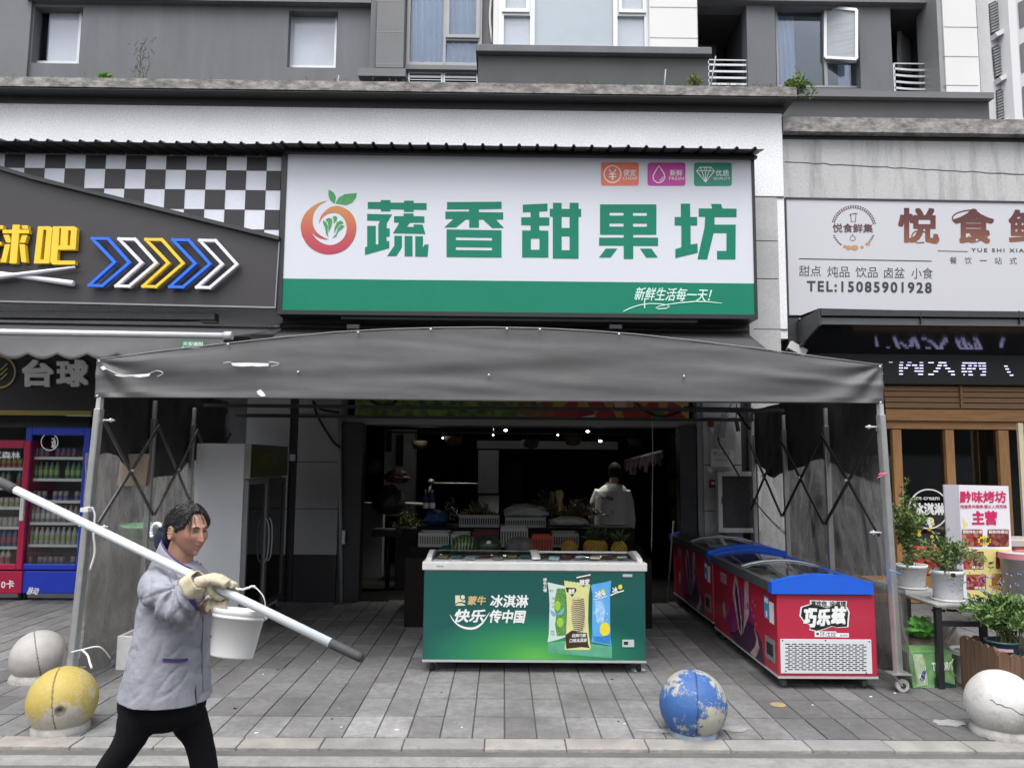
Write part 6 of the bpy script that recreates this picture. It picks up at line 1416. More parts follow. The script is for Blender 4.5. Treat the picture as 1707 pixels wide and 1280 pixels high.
# mortar smears on the paving around the bollards
M_mortar = mat('mortar_smear', (0.27,0.265,0.26), 0.9, var=0.35, vscale=30, bump=0.4, bscale=50)
def smear(px, py, a, b_, seed, label):
    c = G(px,py); mb = MB(); n_ = 40; pts = []
    for k in range(n_):
        th = 2*math.pi*k/n_; q = 1+0.45*noise.noise(V((math.cos(th)*1.6+seed,math.sin(th)*1.6,seed))); pts.append(c+V((a*q*math.cos(th), b_*q*math.sin(th), 0.0035)))
    mb.poly(pts); tag(mb.build('mortar_patch', M_mortar), label, 'mortar', 'old mortar patches on the paving')
smear(1110,1218,0.19,0.035,3,'pale mortar smear on the paving left of the blue ball'); smear(1225,1215,0.10,0.05,5,'pale mortar smear on the paving right of the blue ball'); smear(1580,1205,0.10,0.07,8,'pale mortar smear on the paving left of the white ball')
mb = MB(); c = G(1297,1174); mb.lathe([(0.0,0.004),(0.05,0.004),(0.055,0.001)], c, 24); tag(mb.build('brass_disc', mat('brass_cover',(0.30,0.235,0.12),0.7,var=0.3,vscale=40)), 'small round yellow cover set in the paving before the red freezer', 'cover')
rng = random.Random(21)
for i in range(26):
    px, py = rng.uniform(380,1500), rng.uniform(1090,1222); c = G(px,py)
    mb = MB(); mb.obox(c+V((0,0,0.003)), V((rng.uniform(0.004,0.012),rng.uniform(-0.006,0.006),0)), V((0,rng.uniform(0.003,0.007),0)), V((0,0,0.002))); tag(mb.build('litter_bit', rng.choice([M_tear,M_mortar,M_black])), 'tiny scrap of litter lying on the grey paving', 'litter', 'scraps of litter on the paving')

# ------------------------------------------------------------------ plants
def bush(name, label, c, rx, ry, h, nst, nlf, lsize, cols, seed, parent=None, droop=0.2, grp=None, stemcol=(0.10,0.12,0.04), lw=0.42):
    r_ = random.Random(seed); c = V(c); st = MB(); lf = MB(); tints = []
    for s_ in range(nst):
        a = r_.uniform(0,2*math.pi); q = r_.random()**0.6
        tip = c+V((rx*q*math.cos(a), ry*q*math.sin(a), h*(0.5+0.5*r_.random())*(1-0.25*q)))
        mid = c.lerp(tip,0.5)+V((r_.gauss(0,0.02),r_.gauss(0,0.02),h*0.12))
        tip2 = tip-V((0,0,droop*h*q))
        path = smooth_path([c+V((r_.gauss(0,rx*0.12),r_.gauss(0,ry*0.12),0)), mid, tip2],5); st.tube(path,[0.003*(1-0.6*i/len(path)) for i in range(len(path))],4,False)
        for k in range(nlf):
            i = r_.uniform(0.25,1); p = path[min(len(path)-1,int(max(i,0.38)*(len(path)-1)))]+V((r_.gauss(0,0.012),r_.gauss(0,0.012),r_.gauss(0,0.012)))
            d = (tip2-c).normalized()*0.5+V((r_.gauss(0,0.7),r_.gauss(0,0.7),r_.gauss(0.05,0.5)))
            n0 = len(lf.v); leaf(lf, p, d, lsize*r_.uniform(0.55,1.25), r_, lw); t_ = r_.choice(cols); tints += [t_]*(len(lf.v)-n0)
    par = parent
    if par is None: par = thing(name, label, 'plant', c, grp)
    sob = st.build('stem', mat('stem_bark', stemcol, 0.7), par); lob = lf.build('foliage', M_leaf, par)
    at = lob.data.color_attributes.new('tint','FLOAT_COLOR','POINT')
    for i in range(len(lob.data.vertices)): at.data[i].color = (*tints[i],1)
    return par
M_leaf = mat('leaf', (1,1,1), 0.5, attr='tint'); 
t_ = M_leaf.node_tree; b_ = t_.nodes['Principled BSDF']; b_.inputs['Subsurface Weight'].default_value = 0.0; b_.inputs['Transmission Weight'].default_value = 0.0
GREENS = [(0.10,0.16,0.03),(0.075,0.13,0.028),(0.13,0.19,0.045),(0.055,0.10,0.022),(0.16,0.21,0.07)]
GREENS2 = [(0.11,0.20,0.045),(0.08,0.15,0.04),(0.15,0.24,0.07),(0.06,0.115,0.03)]
# folding table
TZ = 0.64
tf = G(1560,1149); YTF = tf.y; XT0 = P(1557,985,YTF).x; XT1 = P(1645,992,YTF).x; YTB = G(1499,967,TZ).y
tb = thing('folding_table', 'narrow folding table with black legs carrying two white flower pots', 'table', ((XT0+XT1)/2,YTF,0))
mb = MB(); mb.box((XT0,YTF-0.02,TZ-0.025),(XT1,YTB,TZ)); mb.build('table_top', mat('worn_table_top',(0.33,0.33,0.325),0.6,var=0.25,vscale=9,dirt=(0.14,0.135,0.13),damt=0.7,dscale=6), tb, bevel=0.006)
for x_,y_ in ((XT0+0.03,YTF+0.02),(XT0+0.03,YTB-0.06),(XT1-0.03,YTF+0.02),(XT1-0.03,YTB-0.06)):
    mb = MB(); mb.box((x_-0.022,y_-0.022,0),(x_+0.022,y_+0.022,TZ-0.026)); mb.build('leg', M_black, tb)
mb = MB(); zc = P(1600,1040,YTF).z; mb.box((XT0+0.053,YTF+0.005,zc-0.02),(XT1-0.053,YTF+0.035,zc+0.02)); mb.build('cross_bar', M_black, tb)
mb = MB(); mb.box((XT0+0.053,YTB-0.075,zc+0.05),(XT1-0.053,YTB-0.045,zc+0.09)); mb.build('cross_bar', M_black, tb)
for dx in (0.10,0.22):
    mb = MB(); mb.bar((XT0+dx,YTF+0.05,TZ-0.06),(XT0+dx+0.05,YTF+0.3,zc+0.05),0.02,0.02); mb.build('brace', M_black, tb)
M_pot = mat('white_pot', (0.60,0.61,0.63), 0.4, var=0.06, vscale=6, dirt=(0.30,0.29,0.28), damt=0.6, dscale=11, dpos=0.62, dsoft=0.05)
M_soil = mat('potting_soil', (0.035,0.028,0.02), 0.95, var=0.4, vscale=40)
def pot(px, pyb, pyt, wpx, Y, zb, label, m, seed, rim=1.06, taper=0.82):
    c = P(px, pyb, Y); c = V((c.x,Y,zb)); r = (P(px+wpx/2,pyb,Y)-P(px-wpx/2,pyb,Y)).length/2; h = P(px,pyt,Y).z-zb
    o = thing('flower_pot', label, 'flower pot', c)
    mb = MB(); mb.lathe([(0,0),(r*taper,0),(r*(taper+0.02),0.01),(r*0.98,h*0.86),(r*rim,h*0.88),(r*rim,h),(r*0.97,h),(r*0.93,h*0.85)], c, 32); mb.build('pot', m, o)
    mb = MB(); mb.lathe([(0,h*0.86),(r*0.955,h*0.86)], c, 24); mb.build('soil', M_soil, o)
    mb = MB(); mb.lathe([(r*0.5,-0.0),(r*0.98,0.0),(r*1.02,0.018),(r*0.97,0.018)], c+V((0,0,0.001)), 28); mb.build('saucer', m, o)
    return o, c+V((0,0,h*0.86)), r, h
YP1, YP2 = YTF+0.75, YTF+0.16
p1, c1, r1, h1 = pot(1520,972,940,47,YP1,TZ+0.001,'white speckled pot at the back of the table, by the steel post',M_pot,1)
p2, c2, r2, h2 = pot(1580,989,949,50,YP2,TZ+0.001,'white pot with a wide feathery plant at the front of the table',M_pot,2)
mb = MB(); a = P(1589,955,YP2-r2*1.05); mb.box((a.x-0.016,a.y-0.004,a.z-0.03),(a.x+0.016,a.y+0.004,a.z+0.0)); mb.build('tag', M_black, p2)
bush('potted_bush','tall leafy bush growing from the speckled pot at the back of the table',c1-V((0.02,0,0)),0.19,0.17,0.80,44,22,0.050,GREENS,31,droop=0.1)
bush('potted_bush','wide feathery green plant growing from the front pot on the table',c2,0.40,0.22,0.40,52,20,0.042,GREENS+[(0.18,0.22,0.09)],32,droop=0.45)
mb = MB(); 
for k in range(6):
    q = c1+V((rng.uniform(-0.02,0.14),-0.1+rng.uniform(-0.08,0.0),rng.uniform(0.24,0.44)))
    for j in range(5): mb.ell(q+V((0.010*math.cos(j*1.256),-0.002,0.010*math.sin(j*1.256))),0.007,0.004,0.007,6,4)
tag(mb.build('yellow_flower', mat('yellow_petal',(0.65,0.50,0.05),0.5)), 'small yellow flowers in the bush of the back pot', 'flower', kind='stuff')
# lightbox stand sign of the grill
YSB = 8.25
sb = thing('stand_sign', 'white stand-up advertising sign with crimson characters and food pictures, behind the flower pots', 'sign', P(1645,995,YSB))
cs = [P(1598,808,YSB),P(1681,810,YSB),P(1691,1003,YSB),P(1607,1003,YSB)]
mb = MB(); mb.poly(cs[::-1], (), (0,0.03,0)); mb.build('face', mat('poster_white',(0.68,0.67,0.72),0.4,var=0.03), sb)
cl = [P(1578,809,YSB+0.30)]
mb = MB(); mb.poly([cs[0]+V((-0.001,0.0,0)), cs[3]+V((-0.001,0,0)), cs[3]+V((-0.085,0.10,0.02)), cs[0]+V((-0.105,0.10,0.0))], (), (0.0,0.02,0.0)); mb.build('side_board', mat('lavender_board',(0.50,0.49,0.55),0.5), sb)
YS1 = YSB-0.001; M_crim = mat('crimson_ink',(0.55,0.015,0.10),0.5)
mb = MB(); writepx(mb,'黔味烤坊',1599.5,818,1677,838,YSB,0.002,bold=0.03,tilt=0.0); writepx(mb,'主营',1620,851,1662,875,YSB,0.002,bold=0.04,tilt=0.0); writepx(mb,'地道贵州烧烤·烟火人间风味',1600.5,841,1678,847,YSB,0.002,bold=0.01,tilt=0.0); mb.build('lettering', M_crim, sb)
def food(name, c1_, c2_, c3_):
    m = bpy.data.materials.new(name); m.use_nodes = True; t = m.node_tree; L = t.links.new; b = t.nodes['Principled BSDF']; b.inputs['Roughness'].default_value = 0.4
    tc = _n(t,'ShaderNodeTexCoord'); v_ = _n(t,'ShaderNodeTexVoronoi'); v_.inputs['Scale'].default_value = 28; L(tc.outputs['Object'], v_.inputs['Vector'])
    cr = _n(t,'ShaderNodeValToRGB'); e = cr.color_ramp; e.elements[0].color = (*c1_,1); e.elements[1].color = (*c3_,1); el = e.elements.new(0.45); el.color = (*c2_,1)
    sp_ = _n(t,'ShaderNodeSeparateColor'); L(v_.outputs['Color'], sp_.inputs[0]); L(sp_.outputs[0], cr.inputs[0]); L(cr.outputs[0], b.inputs['Base Color']); return m
fm = [food('skewer_picture',(0.10,0.01,0.015),(0.30,0.03,0.03),(0.38,0.20,0.14)), food('chilli_picture',(0.03,0.008,0.008),(0.16,0.02,0.02),(0.30,0.12,0.06)), food('noodle_picture',(0.20,0.05,0.02),(0.48,0.26,0.05),(0.60,0.45,0.20))]
fl_ = mat('pale_yellow_ink',(0.66,0.58,0.22),0.5)
mb = MB()
for q in (((1606,882),(1614,873),(1608,868),(1604,860)),): mb.poly([P(x,y,YSB-0.0012) for x,y in q])
mb.poly([P(x,y,YSB-0.0012) for x,y in ((1607,915),(1686,915),(1686,998),(1613,998),(1609,950))][::-1]); mb.build('yellow_ground', fl_, sb)
for k,(x0_,y0_,x1_,y1_,mi) in enumerate(((1603,882,1638,911,0),(1646,882,1682,911,1),(1606,919,1640,949,0),(1660,919,1684.5,948,0),(1611,957,1644,983,0),(1653,956,1687,983,2))):
    mb = MB(); mb.poly(rrect(x0_,y0_,x1_,y1_,2,YSB-0.002)); pc = mb.build('food_picture', fm[mi], sb)
    mb = MB(); txt = ['贵阳特色小串','秘制鸡翅尖','烤五花','烤牛肉','烤韭菜','炒饭'][k]; yy = (y0_+1.5,y0_+7) if k < 2 else (y1_-6,y1_-1)
    writepx(mb,txt,x0_+(2 if k<2 else 14),yy[0],x1_-1.5,yy[1],YSB-0.002,0.001,bold=0.02,tilt=0); mb.build('picture_lettering', M_gw, pc)
mb = MB(); mb.poly([P(1641+(11 if k%2 else 8.5)*math.cos(k*math.pi/10)*1.1,901+(11 if k%2 else 8.5)*math.sin(k*math.pi/10)*0.8,YSB-0.0032) for k in range(20)][::-1]); mb.build('star_burst', mat('burst_yellow',(0.70,0.52,0.04),0.5), sb)
mb = MB(); writepx(mb,'烤小腰',1633,896,1650,905,YSB-0.0035,0.001,bold=0.02,tilt=-0.15); mb.build('burst_lettering', M_ink, sb)
# red box and small goods at the foot of the sign
mb = MB(); rbox(mb,1528,912,1568,958,7.4,0.12); rc_ = mb.build('red_packet', mat('red_carton',(0.45,0.02,0.02),0.5,var=0.2), bevel=0.01); tag(rc_, 'red packet standing on the table between the two white pots', 'packet')
mb = MB(); writepx(mb,'福',1550,921,1562,933,7.7,0.001,bold=0.02); mb.build('lettering', fl_, rc_)
mb = MB(); x0_,x1_,z0_,z1_ = RC(1691,926,1760,1003,7.9); mb.lathe([(0,0),(0.17,0),(0.19,z1_-z0_-0.06),(0.2,z1_-z0_-0.06),(0.2,z1_-z0_),(0,z1_-z0_)], V(((x0_+x1_)/2,7.9+0.2,z0_)), 28); bk_ = tag(mb.build('paint_bucket', mat('white_bucket_print',(0.58,0.57,0.57),0.5,dirt=(0.25,0.24,0.24),damt=0.5,dscale=8)), 'white printed bucket cut off by the right edge beside the stand sign', 'bucket')
mb = MB(); mb.lathe([(0.205,0),(0.205,0.06)], V(((x0_+x1_)/2,8.1,z1_-0.05)), 28); mb.build('pink_lid', mat('pink_lid_plastic',(0.55,0.2,0.25),0.5), bk_)
mb = MB(); rbox(mb,1692,914,1780,925,8.5,0.02); wl = tag(mb.build('red_banner', mat('red_banner_cloth',(0.55,0.03,0.02),0.5)), 'strip of red banner with pale characters at the right edge', 'banner')
mb = MB(); writepx(mb,'欢迎光临',1694,916,1715,923,8.5,0.001,bold=0.02); mb.build('lettering', M_gw, wl)
mb = MB(); rbox(mb,1686,900,1790,912,8.9,0.5); tag(mb.build('counter', mat('counter_top',(0.45,0.42,0.38),0.5),bevel=0.01),'pale counter ledge at the right edge behind the stand sign','counter')
MB_ = MB(); rbox(MB_,1690,912,1790,1010,9.0,0.4); tag(MB_.build('counter', mat('counter_base_paint',(0.3,0.29,0.28),0.6)),'grey base block under the pale ledge at the right edge','counter')
# brown plinth board along the shop and things under the table
YPL = YTF-0.42
xp0, xp1 = P(1602,1110,YPL+0.46).x, P(1790,1130,YPL).x
pl = thing('planter_box', 'brown wooden planter box with a scalloped picket edge behind the white stone ball', 'planter', ((xp0+xp1)/2,YPL,0))
M_plank = mat('brown_planter_wood',(0.105,0.055,0.032),0.6,var=0.35,vscale=6,stretch=(9,9,0.7),dirt=(0.21,0.13,0.09),damt=0.6,dscale=5)
zt0 = P(1640,1083,YPL).z
def picket(x_, y_, w_, h_, axis):
    mb = MB(); n_ = 8; pr = [(-w_/2,0),(w_/2,0),(w_/2,h_-w_*0.35)]+[(w_/2*math.cos(math.pi*k/n_), h_-w_*0.35+w_*0.35*math.sin(math.pi*k/n_)) for k in range(1,n_)]+[(-w_/2,h_-w_*0.35)]
    if axis == 0: mb.poly([(x_+a,y_,z) for a,z in pr], (), (0,0.018,0))
    else: mb.poly([(x_,y_-a,z) for a,z in pr], (), (0.018,0,0))
    mb.build('picket', M_plank, pl, bevel=0.003)
k = 0; x_ = xp0+0.045
while x_ < xp1:
    picket(x_, YPL, 0.082, zt0*(1.0-0.10*math.sin(min(1,(x_-xp0)/0.4)*math.pi))+0.0, 0); x_ += 0.084
for j in range(5): picket(xp0-0.001, YPL+0.06+j*0.084, 0.082, zt0+0.01, 1)
x_ = xp0+0.045
while x_ < xp1: picket(x_, YPL+0.45, 0.082, zt0, 0); x_ += 0.084
mb = MB(); mb.box((xp0+0.02,YPL+0.02,0.02),(xp1,YPL+0.44,zt0-0.07)); mb.build('soil', M_soil, pl)
tp_, tc_, tr_, th_ = pot(1672,1100,1066,50,YPL+0.16,zt0-0.07,'teal plastic pot with pale stickers standing in the wooden planter',mat('teal_plastic',(0.035,0.10,0.11),0.4,var=0.08),5,1.06,0.8)
mb = MB(); 
def curved(px0,px1,py0,py1,c,r,mbx):
    a0 = math.asin(max(-1,min(1,(P(px0,py0,c.y-r).x-c.x)/r))); a1 = math.asin(max(-1,min(1,(P(px1,py0,c.y-r).x-c.x)/r))); z1 = P(px0,py0,c.y-r).z; z0 = P(px0,py1,c.y-r).z
    mbx.grid(lambda u,v_: V((c.x+(r+0.002)*math.sin(a0+(a1-a0)*u), c.y-(r+0.002)*math.cos(a0+(a1-a0)*u), z0+(z1-z0)*v_)), 8, 1)
curved(1651,1659,1081,1086,tc_,tr_*0.96,mb); curved(1667,1689,1082,1087,tc_,tr_*0.96,mb); mb.build('pot_sticker', mat('pink_sticker',(0.55,0.36,0.42),0.5), tp_)
bush('potted_bush','dense green bush in the teal pot at the right edge',tc_+V((0.05,0,0)),0.34,0.26,0.42,70,26,0.055,GREENS2,33,droop=0.15,lw=0.5)
bush('planter_plant','leafy green plant in the planter at the far right edge',V((xp0+0.75,YPL+0.25,zt0-0.07)),0.25,0.2,0.62,40,22,0.06,GREENS2,34,droop=0.2,lw=0.5)
mb = MB()
for k in range(60):
    q = tc_+V((rng.gauss(-0.05,0.16),rng.gauss(-0.03,0.08),rng.uniform(0.36,0.50))); mb.ell(q,0.006,0.006,0.008,5,4)
tag(mb.build('blue_flower', mat('lavender_petal',(0.20,0.20,0.42),0.6)), 'tiny lavender blossoms over the bush in the teal pot', 'flower', kind='stuff')
# white bucket, beer carton, green bag, paddle under the table
def bucket(c, r, h, label, m, name='bucket', lean=None):
    o = thing(name, label, 'bucket', c); mb = MB(); mb.lathe([(0,0.0),(r*0.80,0.0),(r*0.82,0.01),(r*0.96,h*0.84),(r*1.03,h*0.845),(r*1.03,h*0.89),(r*0.99,h*0.895),(r*1.05,h*0.93),(r*1.05,h),(r*0.98,h),(r*0.95,h*0.85),(r*0.8,0.02),(0,0.015)], V(c), 36)
    mb.build('body', m, o); return o
M_bucket = mat('white_bucket_plastic',(0.66,0.66,0.65),0.35,var=0.04)
cb = V((P(1612,1120,YPL+0.62).x-0.05,YPL+0.48,0)); wbk = bucket((cb.x+0.05,cb.y+0.14,0.0), 0.115, P(1600,1083,cb.y+0.1).z, 'tall white plastic bucket on the ground between the carton and the planter', M_bucket)
mb = MB(); mb.tube(smooth_path([P(1589,1098,cb.y),P(1585,1110,cb.y-0.02),P(1588,1122,cb.y-0.02),P(1594,1127,cb.y)],5),0.005,6); mb.build('handle', mat('lime_plastic',(0.30,0.45,0.12),0.5), wbk)
YBC = G(1545,1150).y+0.05
bc_ = thing('beer_carton', 'green printed beer carton on the paving under the folding table', 'carton', P(1550,1140,YBC))
q = [P(1513,1087,YBC),P(1586,1085,YBC+0.05),P(1593,1150,YBC+0.02),P(1522,1146,YBC)]
q = [V((p_.x,p_.y,max(0.003,p_.z))) for p_ in q]
m_cart = mat('green_carton',(0.10,0.27,0.09),0.5,var=0.4,vscale=7,dirt=(0.27,0.42,0.20),damt=0.7,dscale=6)
mb = MB(); mb.poly(q[::-1], (), (0.02,0.22,0)); mb.build('box', m_cart, bc_)
lerp4 = lambda u,v_: (q[0].lerp(q[1],u)).lerp(q[3].lerp(q[2],u),v_)+V((0,-0.004,0))
mb = MB(); write(mb,'TUBORG',lerp4(.50,.30),lerp4(.98,.28),lerp4(.98,.52),lerp4(.50,.54),0.001,bold=0.03); mb.build('lettering', M_gw, bc_)
mb = MB(); mb.poly([lerp4(a,b_) for a,b_ in ((.10,.05),(.32,.05),(.36,.35),(.36,.92),(.10,.97))][::-1]); cn_ = mb.build('can_print', mat('can_print_ink',(0.36,0.47,0.30),0.4,var=0.3,vscale=20), bc_)
mb = MB(); mb.poly([lerp4(.16,.80)+V((0,-0.001,0)),lerp4(.20,.62)+V((0,-0.001,0)),lerp4(.34,.40)+V((0,-0.001,0)),lerp4(.36,.58)+V((0,-0.001,0)),lerp4(.28,.86)+V((0,-0.001,0))][::-1]); mb.build('can_label', M_gw, cn_)
mb = MB(); write(mb,'TUBORG',lerp4(.16,.78)+V((0,-0.002,0)),lerp4(.32,.42)+V((0,-0.002,0)),lerp4(.36,.54)+V((0,-0.002,0)),lerp4(.25,.86)+V((0,-0.002,0)),0.001,bold=0.02); mb.build('can_lettering', mat('navy_ink',(0.02,0.05,0.20),0.5), cn_)
mb = MB(); mb.poly([lerp4(.50,1.0)+V((0,-0.003,0)),lerp4(.52,.70)+V((0,-0.003,0)),lerp4(.70,.82)+V((0,-0.003,0)),lerp4(1.0,.92)+V((0,-0.003,0)),lerp4(1.0,1.0)+V((0,-0.003,0))]); mb.build('dark_print', mat('bottle_green_ink',(0.008,0.05,0.035),0.4), bc_)
def sack(c, rx, ry, rz, seed, amp=0.25):
    mb = MB(); c = V(c)
    def fn(u,v_):
        th, ph = 2*math.pi*u, math.pi*v_; d = V((math.sin(ph)*math.cos(th), math.sin(ph)*math.sin(th), math.cos(ph)))
        k_ = 1+amp*noise.noise(d*2.2+V((seed,0,0)))+amp*0.6*noise.noise(d*6+V((0,seed,0))); p_ = V((d.x*rx*k_, d.y*ry*k_, d.z*rz*k_))
        return c+V((p_.x,p_.y,max(p_.z,-rz*0.8)))
    mb.grid(fn, 40, 22); return mb
gbg = P(1535,1047,YBC+0.35)
mb = sack(gbg, 0.125,0.10,0.075, 3, 0.75); tag(mb.build('plastic_bag', mat('bright_green_plastic',(0.10,0.34,0.05),0.3,var=0.5,vscale=12)), 'crumpled bright green plastic bag lying on the pale sack under the table', 'bag')
mb = sack(V((gbg.x+0.16,gbg.y+0.12,0.17)), 0.34,0.22,0.21, 9, 0.2); tag(mb.build('sack', mat('taupe_sack',(0.24,0.20,0.17),0.8,var=0.2,vscale=10,bump=0.3,bscale=60)), 'big dusty taupe sack on the paving behind the beer carton', 'sack')
mb = MB(); mb.bar(P(1577,1072,YBC+0.25),P(1595,1040,YBC+0.3),0.03,0.012); tag(mb.build('wooden_paddle', mat('pale_stick',(0.42,0.37,0.32),0.6)), 'pale wooden stick leaning out of the sack under the table', 'stick')

# ------------------------------------------------------------------ things under the left side of the canopy
bx = P(224,780,6.75); mb = MB(); mb.obox(P(225,783,6.62), V((0.105,0.03,0)), V((-0.02,0.07,0)), V((0.01,0,0.135))); cbx = tag(mb.build('cardboard_box', mat('brown_cardboard',(0.30,0.235,0.175),0.8,var=0.1,vscale=5), bevel=0.005), 'brown cardboard box wedged in the lattice of the left canopy side', 'box')
mb = MB(); c0 = P(248,900,8.0); mb.lathe([(0,0),(0.20,0),(0.25,0.28),(0.275,0.28),(0.275,0.31),(0.24,0.31),(0.20,0.03),(0,0.02)], V((c0.x,8.0,P(248,925,8.0).z)), 30, squash=1); tag(mb.build('green_tub', mat('pale_green_plastic',(0.14,0.40,0.20),0.35,var=0.05)), 'pale green plastic tub seen through the cloudy sheet behind the woman', 'tub')
mb = MB(); zt_ = P(248,925,8.0).z; mb.box((c0.x-0.3,7.75,zt_-0.03),(c0.x+0.3,8.3,zt_-0.002)); 
for dx in (-0.27,0.27):
    for dy in (7.78,8.26): mb.box((c0.x+dx-0.02,dy-0.02,0),(c0.x+dx+0.02,dy+0.02,zt_-0.03))
tag(mb.build('low_bench', M_dkmetal), 'dark low bench under the green tub on the left', 'bench')
fo = G(192,1117); mb = MB(); w_, d_, h_ = 0.34, 0.55, 0.27; x0_,y0_ = fo.x, fo.y+0.0
for a,b_ in (((x0_,y0_,0),(x0_+w_,y0_+0.03,h_)),((x0_,y0_+d_-0.03,0),(x0_+w_,y0_+d_,h_)),((x0_,y0_+0.03,0),(x0_+0.03,y0_+d_-0.03,h_)),((x0_+w_-0.03,y0_+0.03,0),(x0_+w_,y0_+d_-0.03,h_)),((x0_+0.03,y0_+0.03,0),(x0_+w_-0.03,y0_+d_-0.03,0.03))): mb.box(a,b_)
tag(mb.build('foam_box', mat('white_foam',(0.66,0.66,0.65),0.8,var=0.08,vscale=20,bump=0.3,bscale=80,dirt=(0.04,0.04,0.04),damt=0.9,dscale=9,dpos=0.72,dsoft=0.03), bevel=0.006), 'white foam box with dark smudges on the paving behind the woman', 'box')
wc = G(352,1092); mb = MB(); x0_,y0_ = wc.x-0.14, wc.y
for j in range(2):
    mb.box((x0_,y0_,0.02+j*0.15),(x0_+0.22,y0_+0.015,0.15+j*0.15))
for xx in (x0_,x0_+0.19): mb.box((xx,y0_+0.016,0),(xx+0.03,y0_+0.35,0.31))
tag(mb.build('wooden_crate', mat('peach_wood',(0.36,0.25,0.18),0.7,var=0.15,vscale=6)), 'low pale wooden crate between the woman and the tall fridge', 'crate')
mb = MB(); mb.bar(P(349,1028,7.1),P(349,975,7.1),0.14,0.10,up=YA); tag(mb.build('olive_box', mat('olive_carton',(0.12,0.11,0.05),0.7)), 'olive carton on the wooden crate behind the woman’s hand', 'box')
mb = MB(); mb.bar(P(322,938,7.3),P(334,962,7.3),0.07,0.05,up=YA); mb.bar(P(326,952,7.31),P(331,952.5,7.31),0.02,0.03,up=YA); tag(mb.build('green_bottle', mat('green_bottle_plastic',(0.02,0.22,0.06),0.4)), 'green plastic bottle just past the woman’s chin', 'bottle')
mb = MB(); mb.bar(P(330,940,7.5),P(356,985,7.5),0.05,0.02,up=YA); tag(mb.build('brown_strap', mat('brown_board',(0.10,0.07,0.05),0.7)), 'brown board slanting behind the woman’s gloved hand', 'board')
mb = sack(P(143,995,6.7), 0.055,0.06,0.11, 5, 0.1); tag(mb.build('teal_jug', mat('teal_jug_plastic',(0.02,0.16,0.13),0.4)), 'teal plastic jug behind the foot of the left canopy post', 'jug')

# ------------------------------------------------------------------ small things on the shop front
mb = MB(); mb.cyl(P(566,690,YW-0.05),G(570,1003)+V((0,-0.03,0)),0.022,n=10); tag(mb.build('drain_pipe', mat('grey_pvc',(0.30,0.30,0.31),0.5,var=0.15)), 'thin grey pipe running down the left side of the shop entrance', 'pipe')
mb = MB(); rbox(mb,569.5,884,575,907,YW-0.09,0.03); tag(mb.build('socket_box', M_alu, bevel=0.004), 'small pale socket box on the grey pipe', 'socket')
mb = MB()
for pts,rr in (([(522,668),(528,690),(540,712),(555,735),(567,746)],0.016),([(522,670),(535,682),(552,686),(565,687)],0.016),([(618,668),(630,674),(648,676),(662,668)],0.018)):
    mb = MB(); mb.tube(smooth_path([P(x,y,YW-0.12) for x,y in pts],6),rr,8); tag(mb.build('black_cable', M_rubber), ['thick black cable sagging to the pipe by the entrance','short black cable running level into the pipe','black cable loop under the left end of the canopy roof'][int(pts[0][0] > 600) + (1 if pts[1][1] == 682 else 0) + (1 if pts[0][0] > 600 else 0)], 'cable')
mb = MB(); mb.tube(smooth_path([P(1062,672,YW-0.1),P(1075,685,YW-0.1),P(1100,694,YW-0.1),P(1125,690,YW-0.1),P(1150,676,YW-0.1)],6),0.014,8); tag(mb.build('black_cable', M_rubber), 'black cable drooping over the right end of the fruit banner', 'cable')
mb = MB(); mb.tube(smooth_path([P(1087,700,9.3),P(1088,760,9.25),P(1087,850,9.2),P(1086,920,9.2)],5),0.006,6); tag(mb.build('white_cord', M_alu), 'thin pale cord hanging in the shop opening right of the man', 'cord')
YE = YW-0.03
mb = MB(); rbox(mb,483,757,492,768,YE,0.03); tag(mb.build('switch_box', M_alu, bevel=0.003), 'small pale switch box on the left pillar recess', 'switch')
mb = MB(); rbox(mb,1181,698,1190,711,YE,0.05); al = tag(mb.build('fire_alarm', mat('alarm_red',(0.32,0.01,0.02),0.35), bevel=0.006), 'red fire alarm high on the right pillar', 'alarm'); 
mb = MB(); mb.poly([P(x,y,YE-0.002) for x,y in ((1183,713),(1191,714),(1188,723))][::-1]); mb.build('tag', M_tear, al)
mb = MB(); a,b_ = P(1209,690,YE-0.06),P(1202,729,YE-0.06); mb.bar(a,b_,0.035,0.085,up=XA); tag(mb.build('adapter_box', mat('grey_plastic',(0.30,0.31,0.32),0.5), bevel=0.006), 'grey adapter box hanging askew from wires on the right pillar', 'adapter')
mb = MB(); mb.grid(lambda u,v_: P(1185+38*u+(1.5)*(1-v_)*0,778-(31-2*u)*v_,YE-0.012-0.012*math.sin(u*3)*v_), 8, 6); pn = tag(mb.build('paper_notice', mat('notice_paper',(0.62,0.61,0.60),0.7)), 'white paper notice with handwriting taped to the right pillar', 'notice')
mb = MB(); writepx(mb,'转让电话',1189,753,1217,760,YE-0.026,0.001); writepx(mb,'153 8502 0719',1191,764,1214,769,YE-0.026,0.001); mb.build('handwriting', mat('pencil_ink',(0.22,0.22,0.24),0.7), pn)
mb = MB(); rbox(mb,1183,800,1196,813,YE,0.05); rr_ = tag(mb.build('call_point', mat('dark_red_box',(0.22,0.015,0.02),0.4), bevel=0.004), 'small red call box beside the framed cabinet', 'call box'); mb = MB(); rbox(mb,1186,803,1193,807,YE-0.003,0.002); mb.build('plate', M_tear, rr_)
mb = MB(); mb.poly([P(x,y,YE-0.002) for x,y in ((1180,777),(1188,783),(1186,789),(1179,782))][::-1]); tag(mb.build('paper_tag', M_tear),'torn slip of paper above the red call box','paper')
x0_,x1_,z0_,z1_ = RC(1197,786,1268,888,YE-0.10); mbx = thing('meter_cabinet', 'meter cabinet with a white metal frame and dark door on the right pillar', 'cabinet', ((x0_+x1_)/2,YE-0.1,z0_))
